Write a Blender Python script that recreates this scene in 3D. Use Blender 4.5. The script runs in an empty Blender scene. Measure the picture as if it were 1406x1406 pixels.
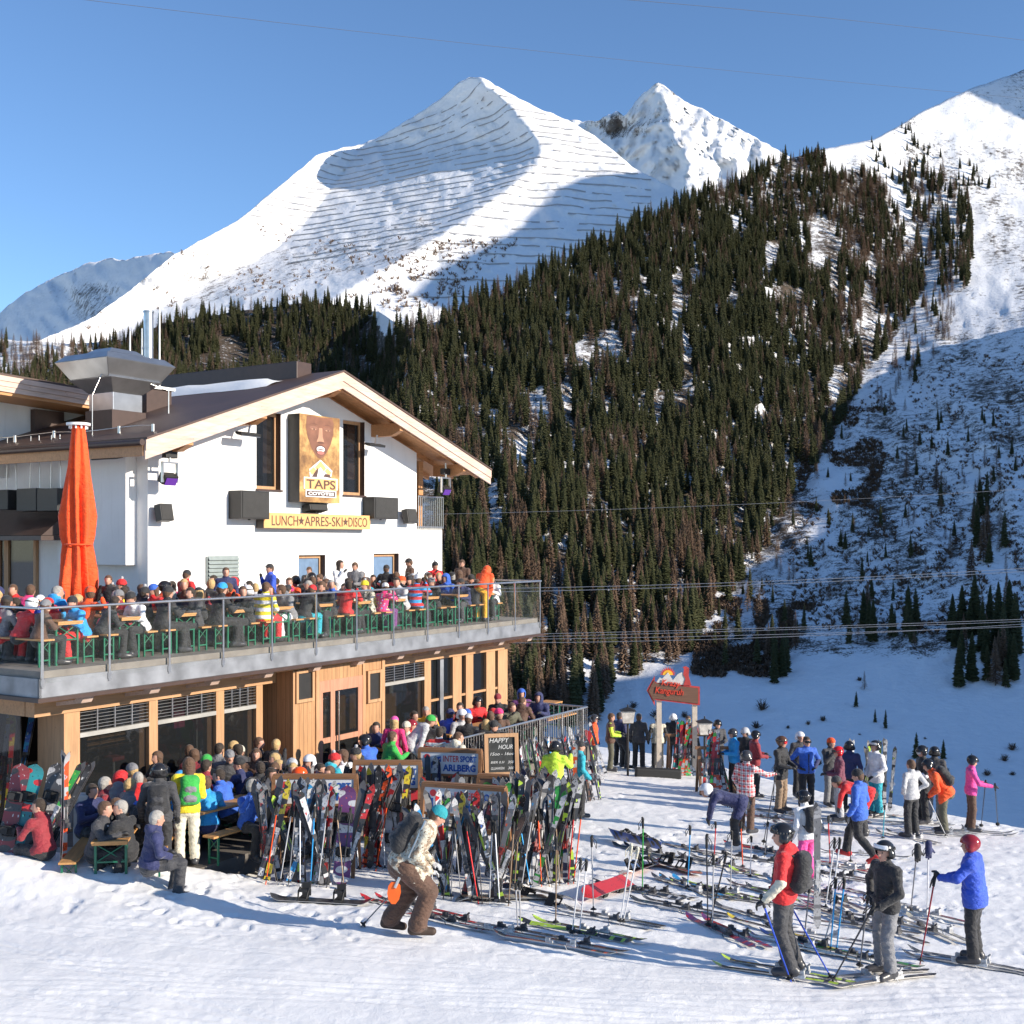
import bpy, math, random
import numpy as np
from mathutils import Vector, Matrix, Euler
R = math.radians
rng = random.Random(7)
nr = np.random.RandomState(11)
scene = bpy.context.scene
COL = scene.collection
F = 1600.0; CX = 703.0; HY = 745.0; EYE = 5.2   # lens constant, picture centre, horizon row of the 1406 px photograph

# ------------------------------------------------------------------ object helpers
def link(o, parent=None):
    COL.objects.link(o)
    if parent is not None: o.parent = parent
    return o
def tag(o, label=None, cat=None, group=None, kind=None):
    if label:
        wd = label.split()
        if len(wd) > 16: wd = [x for x in wd if x not in ('the', 'a', 'and')][:16] if len(wd) < 20 else wd[:16]
        o['label'] = ' '.join(wd)
    if cat: o['category'] = cat
    if group: o['group'] = group
    if kind: o['kind'] = kind
    return o
def empty(name, loc=(0, 0, 0), rz=0.0, mat=None):
    o = bpy.data.objects.new(name, None); COL.objects.link(o)
    o.empty_display_size = .1
    if mat is not None: o.matrix_world = mat
    else: o.location = loc; o.rotation_euler = (0, 0, rz)
    return o
def me_from(name, verts, faces, mats=(), fm=None, smooth=False):
    me = bpy.data.meshes.new(name)
    me.from_pydata([tuple(v) for v in verts], [], [tuple(f) for f in faces])
    for m in mats: me.materials.append(m)
    if fm is not None: me.polygons.foreach_set('material_index', list(fm))
    if smooth: me.polygons.foreach_set('use_smooth', [True] * len(me.polygons))
    me.update(); return me
def me_np(name, V, Q, mats=(), fm=None, smooth=True):
    """numpy mesh, Q is (n,4) or (n,3)"""
    me = bpy.data.meshes.new(name)
    k = Q.shape[1]
    me.vertices.add(len(V)); me.vertices.foreach_set('co', np.asarray(V, np.float32).ravel())
    me.loops.add(Q.size); me.loops.foreach_set('vertex_index', Q.astype(np.int32).ravel())
    me.polygons.add(len(Q)); me.polygons.foreach_set('loop_start', np.arange(0, Q.size, k, dtype=np.int32))
    me.polygons.foreach_set('loop_total', np.full(len(Q), k, np.int32))
    for m in mats: me.materials.append(m)
    if fm is not None: me.polygons.foreach_set('material_index', np.asarray(fm, np.int32))
    me.polygons.foreach_set('use_smooth', np.full(len(Q), smooth))
    me.update(calc_edges=True); me.validate(); return me
def obj(name, me, parent=None, loc=None, rot=None, mat=None):
    o = bpy.data.objects.new(name, me); link(o, parent)
    if loc is not None: o.location = loc
    if rot is not None: o.rotation_euler = rot
    if mat is not None: o.matrix_local = mat
    return o

class MB:
    """collects boxes, tubes, prisms; builds ONE mesh object"""
    def __init__(s): s.v = []; s.f = []; s.m = []; s.sm = []
    def add(s, vs, fs, mi=0, sm=False):
        b = len(s.v); s.v += [tuple(v) for v in vs]
        for f in fs: s.f.append(tuple(i + b for i in f)); s.m.append(mi); s.sm.append(sm)
    def box(s, c, d, mi=0, M=None):
        x, y, z = d[0] / 2, d[1] / 2, d[2] / 2
        vs = [Vector((c[0] + a * x, c[1] + b * y, c[2] + e * z)) for e in (-1, 1) for b in (-1, 1) for a in (-1, 1)]
        if M is not None: vs = [M @ v for v in vs]
        s.add(vs, [(0, 2, 3, 1), (4, 5, 7, 6), (0, 1, 5, 4), (2, 6, 7, 3), (0, 4, 6, 2), (1, 3, 7, 5)], mi)
    def bb(s, x0, x1, y0, y1, z0, z1, mi=0, M=None):
        s.box(((x0 + x1) / 2, (y0 + y1) / 2, (z0 + z1) / 2), (x1 - x0, y1 - y0, z1 - z0), mi, M)
    def tube(s, p, q, r0, r1=None, n=8, mi=0, cap=True):
        r1 = r0 if r1 is None else r1
        p = Vector(p); q = Vector(q); ax = (q - p).normalized()
        a = ax.orthogonal().normalized(); b = ax.cross(a)
        vs = []
        for (c, r) in ((p, r0), (q, r1)):
            for i in range(n):
                t = 2 * math.pi * i / n; vs.append(c + (a * math.cos(t) + b * math.sin(t)) * r)
        fs = [(i, (i + 1) % n, n + (i + 1) % n, n + i) for i in range(n)]
        s.add(vs, fs, mi, True)
        if cap:
            s.add(vs[:n], [tuple(range(n - 1, -1, -1))], mi); s.add(vs[n:], [tuple(range(n))], mi)
    def poly(s, pts, r, n=6, mi=0):
        for a, b in zip(pts[:-1], pts[1:]): s.tube(a, b, r, n=n, mi=mi)
    def beam(s, p, q, w, h, up=(0, 0, 1), mi=0):
        p = Vector(p); q = Vector(q); ax = (q - p).normalized(); up = Vector(up)
        sd = ax.cross(up).normalized(); u = sd.cross(ax).normalized()
        vs = [c + sd * a * w / 2 + u * b * h / 2 for c in (p, q) for b in (-1, 1) for a in (-1, 1)]
        s.add(vs, [(0, 2, 3, 1), (4, 5, 7, 6), (0, 1, 5, 4), (2, 6, 7, 3), (0, 4, 6, 2), (1, 3, 7, 5)], mi)
    def prism(s, pts, e, mi=0):
        """planar polygon pts (3d) extruded by vector e"""
        n = len(pts); pts = [Vector(p) for p in pts]; e = Vector(e)
        vs = pts + [p + e for p in pts]
        nrm = Vector((0, 0, 0))
        for i in range(n): nrm += pts[i].cross(pts[(i + 1) % n])
        fl = nrm.dot(e) > 0
        a = tuple(range(n)); b = tuple(range(n, 2 * n))
        fs = [a[::-1] if fl else a, b if fl else b[::-1]]
        for i in range(n):
            j = (i + 1) % n
            fs.append((i, j, n + j, n + i) if fl else (j, i, n + i, n + j))
        s.add(vs, fs, mi)
    def mesh(s, name, mats):
        me = me_from(name, s.v, s.f, mats if isinstance(mats, (list, tuple)) else [mats], s.m)
        me.polygons.foreach_set('use_smooth', s.sm); return me
    def build(s, name, mats, parent=None, loc=None, rot=None, mat=None, bevel=0):
        o = obj(name, s.mesh(name, mats), parent, loc, rot, mat)
        if bevel:
            b = o.modifiers.new('bevel', 'BEVEL'); b.width = bevel; b.segments = 2; b.limit_method = 'ANGLE'
        return o

# ------------------------------------------------------------------ noise
def _h(ix, iy, s):
    n = (ix.astype(np.int64) * 374761393 + iy.astype(np.int64) * 668265263 + s * 974634777) & 0xffffffff
    n = ((n ^ (n >> 13)) * 1274126177) & 0xffffffff
    return ((n ^ (n >> 16)) & 0xffff) / 65535.0
def vnoise(x, y, s=0):
    x = np.asarray(x, float); y = np.asarray(y, float)
    ix = np.floor(x); iy = np.floor(y); fx = x - ix; fy = y - iy
    fx = fx * fx * (3 - 2 * fx); fy = fy * fy * (3 - 2 * fy)
    a = _h(ix, iy, s); b = _h(ix + 1, iy, s); c = _h(ix, iy + 1, s); d = _h(ix + 1, iy + 1, s)
    return (a + (b - a) * fx) * (1 - fy) + (c + (d - c) * fx) * fy
def fbm(x, y, s=0, o=4, g=.5):
    r = 0; a = 1; t = 0
    for i in range(o):
        r = r + a * (vnoise(x * 2 ** i + 17.3 * i, y * 2 ** i - 9.1 * i, s + i) * 2 - 1); t += a; a *= g
    return r / t
def sstep(a, b, x):
    t = np.clip((np.asarray(x, float) - a) / (b - a), 0, 1); return t * t * (3 - 2 * t)

# ------------------------------------------------------------------ materials
class NT:
    def __init__(s, name):
        s.m = bpy.data.materials.new(name); s.m.use_nodes = True
        s.t = s.m.node_tree; s.b = s.t.nodes['Principled BSDF']
    def n(s, typ, **kw):
        nd = s.t.nodes.new(typ)
        for k, v in kw.items():
            if k in nd.inputs: nd.inputs[k].default_value = v
            else: setattr(nd, k, v)
        return nd
    def l(s, a, b): s.t.links.new(a, b)
    def noise(s, scale, detail=3, rough=.5, coord='Object', vec=None, sc=None):
        nz = s.n('ShaderNodeTexNoise'); nz.inputs['Scale'].default_value = scale
        nz.inputs['Detail'].default_value = detail; nz.inputs['Roughness'].default_value = rough
        if vec is None:
            tc = s.n('ShaderNodeTexCoord'); vec = tc.outputs[coord]
        if sc is not None:
            mp = s.n('ShaderNodeMapping'); mp.inputs['Scale'].default_value = sc; s.l(vec, mp.inputs['Vector']); vec = mp.outputs[0]
        s.l(vec, nz.inputs['Vector']); return nz.outputs['Fac']
    def ramp(s, fac, stops, const=False):
        r = s.n('ShaderNodeValToRGB'); cr = r.color_ramp
        if const: cr.interpolation = 'CONSTANT'
        while len(cr.elements) < len(stops): cr.elements.new(.5)
        for e, (p, c) in zip(cr.elements, stops):
            e.position = p; e.color = (c[0], c[1], c[2], 1) if not isinstance(c, (int, float)) else (c, c, c, 1)
        s.l(fac, r.inputs['Fac']); return r.outputs['Color']
    def math(s, op, a, b=None, clamp=False):
        m = s.n('ShaderNodeMath'); m.operation = op; m.use_clamp = clamp
        for i, v in enumerate((a, b)):
            if v is None: continue
            if isinstance(v, (int, float)): m.inputs[i].default_value = v
            else: s.l(v, m.inputs[i])
        return m.outputs[0]
    def mix(s, f, a, b):
        m = s.n('ShaderNodeMix'); m.data_type = 'RGBA'
        for k, v in ((0, f), (6, a), (7, b)):
            if isinstance(v, (int, float)): m.inputs[k].default_value = v
            elif isinstance(v, (tuple, list)): m.inputs[k].default_value = (v[0], v[1], v[2], 1)
            else: s.l(v, m.inputs[k])
        return m.outputs[2]
    def bump(s, h, st=.3, dist=.02):
        b = s.n('ShaderNodeBump'); b.inputs['Strength'].default_value = st; b.inputs['Distance'].default_value = dist
        s.l(h, b.inputs['Height']); s.l(b.outputs[0], s.b.inputs['Normal'])
    def base(s, c):
        if isinstance(c, (tuple, list)): s.b.inputs['Base Color'].default_value = (c[0], c[1], c[2], 1)
        else: s.l(c, s.b.inputs['Base Color'])
    def set(s, **kw):
        for k, v in kw.items(): s.b.inputs[k.replace('_', ' ')].default_value = v
        return s.m
_mc = {}
def plain(name, c, rough=.6, metal=0.0, var=.12, scale=6, bump=0, bs=40, spec=.5):
    key = ('p', name, tuple(c), rough, metal)
    if key in _mc: return _mc[key]
    t = NT(name)
    f = t.noise(scale, 3)
    a = [max(0, x * (1 - var)) for x in c]; b = [min(1, x * (1 + var)) for x in c]
    t.base(t.ramp(f, [(.3, a), (.7, b)]))
    if bump: t.bump(t.noise(bs, 3), bump, .01)
    t.set(Roughness=rough, Metallic=metal); t.b.inputs['Specular IOR Level'].default_value = spec
    _mc[key] = t.m; return t.m
def cloth(c, kind='plain', c2=None):
    """jacket and trouser fabrics: quilting creases and weave"""
    key = ('c', tuple(c), kind, c2)
    if key in _mc: return _mc[key]
    t = NT('fabric'); tc = t.n('ShaderNodeTexCoord'); ob = tc.outputs['Object']
    f = t.noise(9, 3, vec=ob)
    a = [x * .82 for x in c]; b = [min(1, x * 1.12) for x in c]
    colr = t.ramp(f, [(.3, a), (.7, b)])
    if kind == 'plaid':
        sx = t.n('ShaderNodeSeparateXYZ'); t.l(ob, sx.inputs[0])
        def band(o, fr, w, ph=0):
            return t.math('LESS_THAN', t.math('FRACT', t.math('MULTIPLY', t.math('ADD', o, 10 + ph), fr)), w)
        h = t.math('ADD', sx.outputs[0], sx.outputs[1])
        m1 = t.math('MULTIPLY', t.math('ADD', band(h, 9, .4), band(sx.outputs[2], 9, .4)), .5)
        colr = t.mix(m1, colr, c2)
        m2 = t.math('MAXIMUM', band(h, 9, .09, .05), band(sx.outputs[2], 9, .09, .05))
        colr = t.mix(m2, colr, (.05, .02, .03))
    elif kind == 'camo':
        m = t.ramp(t.noise(13, 4, .7, vec=ob), [(.47, 0), (.56, 1)]); colr = t.mix(m, colr, c2)
        m = t.ramp(t.noise(31, 2, .6, vec=ob), [(.60, 0), (.66, 1)]); colr = t.mix(m, colr, [x * .45 for x in c2])
    elif kind == 'stripe':
        sx = t.n('ShaderNodeSeparateXYZ'); t.l(ob, sx.inputs[0])
        m = t.math('LESS_THAN', t.math('FRACT', t.math('MULTIPLY', sx.outputs[2], 6.5)), .5); colr = t.mix(m, colr, c2)
    elif kind == 'dots':
        v = t.n('ShaderNodeTexVoronoi'); v.inputs['Scale'].default_value = 14; t.l(ob, v.inputs['Vector'])
        colr = t.mix(t.math('LESS_THAN', v.outputs['Distance'], .33), colr, v.outputs['Color'])
    t.base(colr)
    rd = lambda sc_, s3: t.math('ABSOLUTE', t.math('SUBTRACT', t.noise(sc_, 3, .55, vec=ob, sc=s3), .5))
    h = t.math('ADD', t.math('MULTIPLY', rd(7, (1, 1, 1.7)), 2.6), t.math('MULTIPLY', rd(19, (1, 1, 1.4)), .9)); h = t.math('ADD', h, t.math('MULTIPLY', t.noise(240, 2, vec=ob), .05))
    t.bump(h, .6, .03)
    t.set(Roughness=.72); t.b.inputs['Sheen Weight'].default_value = .15
    _mc[key] = t.m; return t.m
def wood(name, c, ax=2, sc=1.0, rough=.6, knots=True, planks=0):
    key = ('w', name, tuple(c), ax, planks)
    if key in _mc: return _mc[key]
    t = NT(name); tc = t.n('ShaderNodeTexCoord'); ob = tc.outputs['Object']
    s3 = [9 * sc] * 3; s3[ax] = .7 * sc
    f = t.noise(2.2, 5, .65, vec=ob, sc=s3)
    colr = t.ramp(f, [(.28, [x * .68 for x in c]), (.5, c), (.75, [min(1, x * 1.22) for x in c])])
    big = t.noise(.8, 2, vec=ob)
    colr = t.mix(t.ramp(big, [(.35, .0), (.7, .35)]), colr, [c[0] * .8, c[1] * .66, c[2] * .55])
    if knots:
        v = t.n('ShaderNodeTexVoronoi'); v.inputs['Scale'].default_value = 2.6; mp = t.n('ShaderNodeMapping')
        q = [2.0] * 3; q[ax] = 1.0; mp.inputs['Scale'].default_value = q; t.l(ob, mp.inputs[0]); t.l(mp.outputs[0], v.inputs['Vector'])
        colr = t.mix(t.ramp(v.outputs['Distance'], [(.02, .75), (.07, 0)]), colr, [c[0] * .4, c[1] * .25, c[2] * .16])
    if planks:
        sx = t.n('ShaderNodeSeparateXYZ'); t.l(ob, sx.inputs[0])
        o = {0: sx.outputs[2], 1: sx.outputs[2], 2: t.math('ADD', sx.outputs[0], sx.outputs[1])}[ax]
        fr = t.math('FRACT', t.math('MULTIPLY', o, planks))
        gap = t.math('LESS_THAN', fr, .07)
        colr = t.mix(gap, colr, [x * .3 for x in c])
    t.base(colr); t.bump(f, .25, .01); t.set(Roughness=rough)
    _mc[key] = t.m; return t.m
HAZE = 0
# ------------------------------------------------------------------ camera, light, sky
cam = bpy.data.cameras.new('camera'); cam.sensor_width = 36; cam.lens = 36 * F / 1406
cam.shift_y = (HY - 703) / 1406; cam.clip_start = .1; cam.clip_end = 60000
co = bpy.data.objects.new('camera', cam); COL.objects.link(co)
co.location = (0, 0, EYE); co.rotation_euler = (R(90), 0, 0); scene.camera = co
SUN = Vector((.925, -.38, 0)).normalized(); SEL = R(20)
sd = Vector((SUN.x * math.cos(SEL), SUN.y * math.cos(SEL), math.sin(SEL)))
sl = bpy.data.lights.new('sun', 'SUN'); sl.energy = 5.0; sl.angle = R(.53); sl.color = (1, .90, .76)
so = bpy.data.objects.new('sun', sl); COL.objects.link(so)
so.rotation_euler = (-sd).to_track_quat('-Z', 'Y').to_euler()
w = bpy.data.worlds.new('World'); scene.world = w; w.use_nodes = True
sky = w.node_tree.nodes.new('ShaderNodeTexSky'); sky.sky_type = 'NISHITA'; sky.sun_disc = False
sky.sun_elevation = SEL; sky.sun_rotation = math.atan2(sd.x, sd.y); sky.altitude = 1800; sky.air_density = 1.1
sky.dust_density = 0; sky.ozone_density = 4.6
bg = w.node_tree.nodes['Background']; bg.inputs[1].default_value = .14
w.node_tree.links.new(sky.outputs[0], bg.inputs[0])
scene.view_settings.view_transform = 'Standard'; scene.view_settings.look = 'None'
scene.view_settings.exposure = .54; scene.view_settings.gamma = 1
scene.cycles.max_bounces = 6; scene.cycles.diffuse_bounces = 3; scene.cycles.transparent_max_bounces = 12

def ray(px, py): return (px - CX) / F, (HY - py) / F
def P(px, py, Y):
    u, v = ray(px, py); return Vector((u * Y, Y, EYE + v * Y))

# ------------------------------------------------------------------ snow plateau
EDGE = [(-70, -60), (70, -60), (70, 6), (30, 19), (15.5, 25.6), (12.4, 27.6), (10.8, 30.0), (9.0, 33.4), (7.6, 38), (6.0, 42.5), (2, 47), (-10, 50), (-70, 60)]
def edge_d(X, Y):
    X = np.asarray(X, float); Y = np.asarray(Y, float)
    dm = np.full(X.shape, 1e9); ins = np.zeros(X.shape, bool); n = len(EDGE)
    for i in range(n):
        (ax, ay), (bx, by) = EDGE[i], EDGE[(i + 1) % n]
        t = np.clip(((X - ax) * (bx - ax) + (Y - ay) * (by - ay)) / ((bx - ax) ** 2 + (by - ay) ** 2), 0, 1)
        dm = np.minimum(dm, np.hypot(X - ax - t * (bx - ax), Y - ay - t * (by - ay)))
        c = ((ay > Y) != (by > Y)) & (X < (bx - ax) * (Y - ay) / (by - ay + 1e-12) + ax); ins ^= c
    return np.where(ins, -dm, dm)
_tr = random.Random(4)
TRACKS = [(_tr.uniform(-9, -2), _tr.uniform(10, 15.5), _tr.uniform(1, 9), _tr.uniform(9.5, 14.5), _tr.uniform(-.8, .8)) for i in range(13)]
def gz(X, Y, fine=False):
    X = np.asarray(X, float); Y = np.asarray(Y, float)
    z = .1 - .085 * (Y - 15) - .04 * (X + 2)
    z = np.where(Y < 13, .1 + .17 - .05 * (Y - 13) - .04 * (X + 2), z)
    # bank of shovelled snow in front of the patio on the left
    yb = 17.95 + .05 * (X + 6)
    z = z + .32 * sstep(-3.6, -6.6, X) * np.exp(-((Y - yb) / 1.3) ** 2) * (1 + .25 * fbm(X * .9, Y * .9, 5))
    z = z - .9 * sstep(-3.2, -4.4, X) * sstep(18.3, 19.3, Y) * sstep(60, 40, Y) * .3
    z = z + .05 * fbm(X * .35, Y * .35, 3)
    if fine:
        tr = sstep(13.4, 16.0, Y + .16 * X + .8 * fbm(X * .5, Y * .5, 8)) * (.35 + .65 * sstep(-.15, .25, fbm(X * .33, Y * .33, 14, 2)))
        z = z + (.018 + .018 * tr) * fbm(X * 1.1, Y * 1.1, 21) + (.005 + .020 * tr) * fbm(X * 4.2, Y * 4.2, 22, 3, .6) + (.003 + .004 * tr) * fbm(X * 16, Y * 16, 35, 2)
        # boot prints
        cx_, cy_ = np.floor(X / .36), np.floor(Y / .36); best = np.full(X.shape, 9.)
        for i in (-1, 0, 1):
            for j in (-1, 0, 1):
                a, b = cx_ + i, cy_ + j; qx = (a + _h(a, b, 3)) * .36; qy = (b + _h(a, b, 4)) * .36; an = _h(a, b, 5) * 6.28; keep = _h(a, b, 6) < .55
                dx_, dy_ = X - qx, Y - qy; u_ = dx_ * np.cos(an) + dy_ * np.sin(an); w_ = -dx_ * np.sin(an) + dy_ * np.cos(an)
                best = np.minimum(best, np.where(keep, np.hypot(u_ / 1.0, w_ / .45), 9.))
        z = z - .034 * tr * sstep(.17, .10, best) + .010 * tr * np.exp(-((best - .20) / .035) ** 2)
        # ski tracks
        for (ax, ay, bx, by, cv) in TRACKS:
            L_ = math.hypot(bx - ax, by - ay); ux, uy = (bx - ax) / L_, (by - ay) / L_
            al = (X - ax) * ux + (Y - ay) * uy; pe_ = -(X - ax) * uy + (Y - ay) * ux + cv * (al / L_ * (1 - al / L_)) * 4
            on = sstep(0, .4, al) * sstep(L_, L_ - .4, al)
            for o_ in (0, .17): d_ = np.abs(pe_ - o_); z = z + on * (-.009 * sstep(.060, .030, d_) + .003 * np.exp(-((d_ - .075) / .02) ** 2))
    d = edge_d(X, Y); d = np.maximum(d + .6, 0)
    return np.where(d > 0, z - .10 * d ** 2 * np.exp(-d / 7) - .62 * d * (1 - np.exp(-d / 5)), z)
def G(px, py):
    """point where the pixel's ray meets the snow"""
    u, v = ray(px, py); Y = 8.0
    while Y < 60 and EYE + v * Y > float(gz(u * Y, Y)): Y += .05
    return Vector((u * Y, Y, float(gz(u * Y, Y))))
def gp(X, Y, dz=0): return Vector((X, Y, float(gz(X, Y)) + dz))

def snow_mat():
    t = NT('snow'); tc = t.n('ShaderNodeTexCoord'); ob = tc.outputs['Object']
    f = t.noise(.8, 4, vec=ob)
    c = t.ramp(f, [(.3, (.87, .86, .84)), (.7, (.92, .91, .89))])
    dirt = t.noise(5.5, 6, .75, vec=ob)
    c = t.mix(t.ramp(dirt, [(.60, 0), (.80, .16)]), c, (.45, .43, .40))
    t.base(c)
    h = t.math('ADD', t.noise(11, 6, .7, vec=ob), t.math('MULTIPLY', t.noise(55, 3, .7, vec=ob), .35))
    t.bump(h, .38, .035)
    t.set(Roughness=.55); t.b.inputs['Subsurface Weight'].default_value = 0.0
    return t.m
M_SNOW = snow_mat()
Ys = 8.5 * 1.0042 ** np.arange(int(math.log(64 / 8.5) / math.log(1.0042)) + 1)
us = np.arange(-.62, .6201, .0022)
YY, UU = np.meshgrid(Ys, us, indexing='ij'); XX = UU * YY
ZZ = gz(XX, YY, True)
def grid_q(a, b):
    i = np.arange(a * b).reshape(a, b)
    return np.stack([i[:-1, :-1], i[:-1, 1:], i[1:, 1:], i[1:, :-1]], -1).reshape(-1, 4)
tag(obj('snow_ground', me_np('snow_ground', np.stack([XX, YY, ZZ], -1).reshape(-1, 3), grid_q(*YY.shape), [M_SNOW])), kind='structure')
gx, gy = np.meshgrid(np.linspace(-70, 180, 140), np.linspace(-60, 180, 150))
zz = np.maximum(gz(gx, gy) - .35, -80)
tag(obj('snow_slope', me_np('snow_slope', np.stack([gx, gy, zz], -1).reshape(-1, 3), grid_q(*gx.shape), [M_SNOW])), kind='structure')
gx, gy = np.meshgrid(np.linspace(-5900, 5900, 40), np.linspace(-790, 6900, 40))
tag(obj('valley_floor', me_np('valley_floor', np.stack([gx, gy, gx * 0 - 84], -1).reshape(-1, 3), grid_q(*gx.shape), [M_SNOW])), kind='structure')

# ------------------------------------------------------------------ mountains
def mtn_mat(name, snow=(.84, .84, .85), rock=(.10, .09, .085), scrub=(.075, .055, .04), s=1.0, s2=1.0, bump=1.0, aniso=(1, 1, 1)):
    t = NT(name); tc = t.n('ShaderNodeTexCoord'); ob = tc.outputs['Object']
    at = t.n('ShaderNodeAttribute'); at.attribute_name = 'rock'
    n1 = t.noise(.011 * s, 6, .72, vec=ob, sc=aniso); n2 = t.noise(.075 * s, 4, .7, vec=ob)
    n = t.math('ADD', t.math('MULTIPLY', n1, .55), t.math('MULTIPLY', n2, .45))
    thr = t.math('SUBTRACT', .78, t.math('MULTIPLY', at.outputs['Fac'], .42))
    m = t.math('MULTIPLY', t.math('SUBTRACT', n, thr), 14, True)
    rc = t.ramp(t.noise(.03 * s2, 4, .7, vec=ob), [(.4, rock), (.6, scrub)])
    sn = t.ramp(t.noise(.006, 4, vec=ob), [(.3, [x * .93 for x in snow]), (.7, snow)])
    t.base(t.mix(m, sn, rc))
    h = t.math('ADD', t.noise(.02 * s, 8, .62, vec=ob), t.math('MULTIPLY', m, .10))
    t.bump(h, .5 * bump, 22.0 / s); t.set(Roughness=.8)
    t.b.inputs['Specular IOR Level'].default_value = .15
    return t.m

class Slope:
    """a mountainside: rows of points from its foot to its crest, closed by a back slope"""
    def __init__(s, name, sil, pyb, depth, rock, mat, px0, px1, step, rows, silr=2.0, seed=0, back=.55, rough=.004):
        s.depth = depth; s.sx = [a for a, b in sil]; s.sy = [b for a, b in sil]; s.seed = seed; s.silr = silr
        px = np.arange(px0, px1 + 1, step, dtype=float)
        top = s.top(px); t = np.linspace(0, 1, rows) ** 1.0
        PY = pyb + (top[None, :] - pyb) * t[:, None]; PX = np.broadcast_to(px, PY.shape)
        Y = s.Y(PX, PY)
        if rough: Y = Y * (1 + rough * fbm(PX / 9, PY / 9, seed + 50, 4, .6) * sstep(1, .96, t)[:, None])
        X = (PX - CX) / F * Y; Z = EYE + (HY - PY) / F * Y
        Xs = [X]; Yy = [Y]; Zs = [Z]; rk = [rock(PX, PY)]
        for k in (1, 2, 3, 5, 9, 16):          # back slope
            dy = 22.0 * k * (1 + .02 * k)
            Xs.append(X[-1:] * (1 + dy / Y[-1:])); Yy.append(Y[-1:] + dy); Zs.append(Z[-1:] - dy * back); rk.append(rk[0][-1:])
        V = np.stack([np.concatenate(Xs), np.concatenate(Yy), np.concatenate(Zs)], -1)
        me = me_np(name, V.reshape(-1, 3), grid_q(V.shape[0], V.shape[1]), [mat])
        a = me.attributes.new('rock', 'FLOAT', 'POINT'); a.data.foreach_set('value', np.concatenate(rk).astype(np.float32).ravel())
        s.o = tag(obj(name, me), kind='structure')
    def top(s, px):
        return np.interp(px, s.sx, s.sy) + s.silr * fbm(np.asarray(px) / 11, np.asarray(px) * 0 + s.seed, s.seed, 4, .65)
    def Y(s, px, py): return s.depth(np.asarray(px, float), np.asarray(py, float))
    def pt(s, px, py):
        Y = s.Y(px, py); return (px - CX) / F * Y, Y, EYE + (HY - py) / F * Y

def ip(xs, pts): return np.interp(xs, [p[0] for p in pts], [p[1] for p in pts])
def smooth_ip(x, pts, w):
    return sum(ip(x + o * w, pts) * k for o, k in ((-1, .15), (-.5, .22), (0, .26), (.5, .22), (1, .15)))

# --- near hillside: forest spur on the left, scrub slope and meadow on the right
B_DE = [(-200, 2100), (0, 1830), (100, 1610), (200, 1400), (300, 1230), (400, 1030), (560, 800), (700, 640), (880, 480), (950, 430), (1140, 300), (1400, 180)]
GUL = [(150, 1290), (250, 1262), (380, 1262), (500, 1195), (640, 1105), (850, 1000), (950, 870), (1050, 800), (1400, 700)]
def y_de(px, py):
    Y = smooth_ip(py, B_DE, 40)
    dx = px - smooth_ip(py, GUL, 40)
    dep = ip(py, [(120, .05), (230, .10), (400, .15), (800, .13), (950, .03), (1400, 0)])
    g = np.where(dx < 0, 1 - np.clip(-dx / 330, 0, 1), 1 - ip(py, [(250, -.1), (440, 1.25)]) * np.clip(dx / 330, 0, 1.3))
    Y = Y * (1 + dep * g)
    Y = Y * (1 + .33 * sstep(575, 500, px) * sstep(620, 480, py))
    n = fbm(px / 70, py / 55, 61, 3) ; n2 = fbm(px / 22, py / 16, 63, 3)
    am = ip(py, [(150, .35), (300, .35), (480, 1), (850, 1), (930, .25), (1400, .1)])
    rt = sstep(0, 40, dx) * sstep(520, 440, py)
    return Y * (1 + am * (.028 * n * (1 - .45 * rt) + .007 * n2 * (1 - .8 * rt)))
SIL_DE = [(-500, 458), (0, 466), (100, 472), (180, 464), (230, 442), (330, 427), (430, 414), (520, 428), (556, 452), (600, 442), (700, 398), (800, 345), (900, 294), (960, 270), (1000, 255), (1060, 224), (1125, 206), (1200, 191), (1235, 172), (1270, 151), (1330, 123), (1406, 96), (1500, 68), (1900, 30)]
def inpoly(px, py, poly):
    px = np.asarray(px, float); py = np.asarray(py, float); c = np.zeros(np.broadcast(px, py).shape, bool); n = len(poly)
    for i in range(n):
        (ax, ay), (bx, by) = poly[i], poly[(i + 1) % n]
        c ^= ((ay > py) != (by > py)) & (px < (bx - ax) * (py - ay) / (by - ay + 1e-9) + ax)
    return c
FOREST = [(535, 470), (556, 448), (600, 432), (700, 388), (800, 334), (900, 284), (1000, 243), (1062, 212), (1130, 200), (1133, 236), (1185, 232), (1218, 262), (1245, 330), (1272, 392), (1225, 470), (1195, 505), (1165, 560), (1120, 640), (1085, 700), (1045, 770), (1015, 815), (975, 855), (940, 905), (860, 935), (835, 980), (760, 1010), (620, 1010), (500, 800), (480, 620)]
LEFTF = [(180, 468), (230, 436), (330, 420), (430, 408), (500, 418), (535, 470), (540, 700), (200, 700), (0, 560), (0, 520), (120, 500)]
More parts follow.
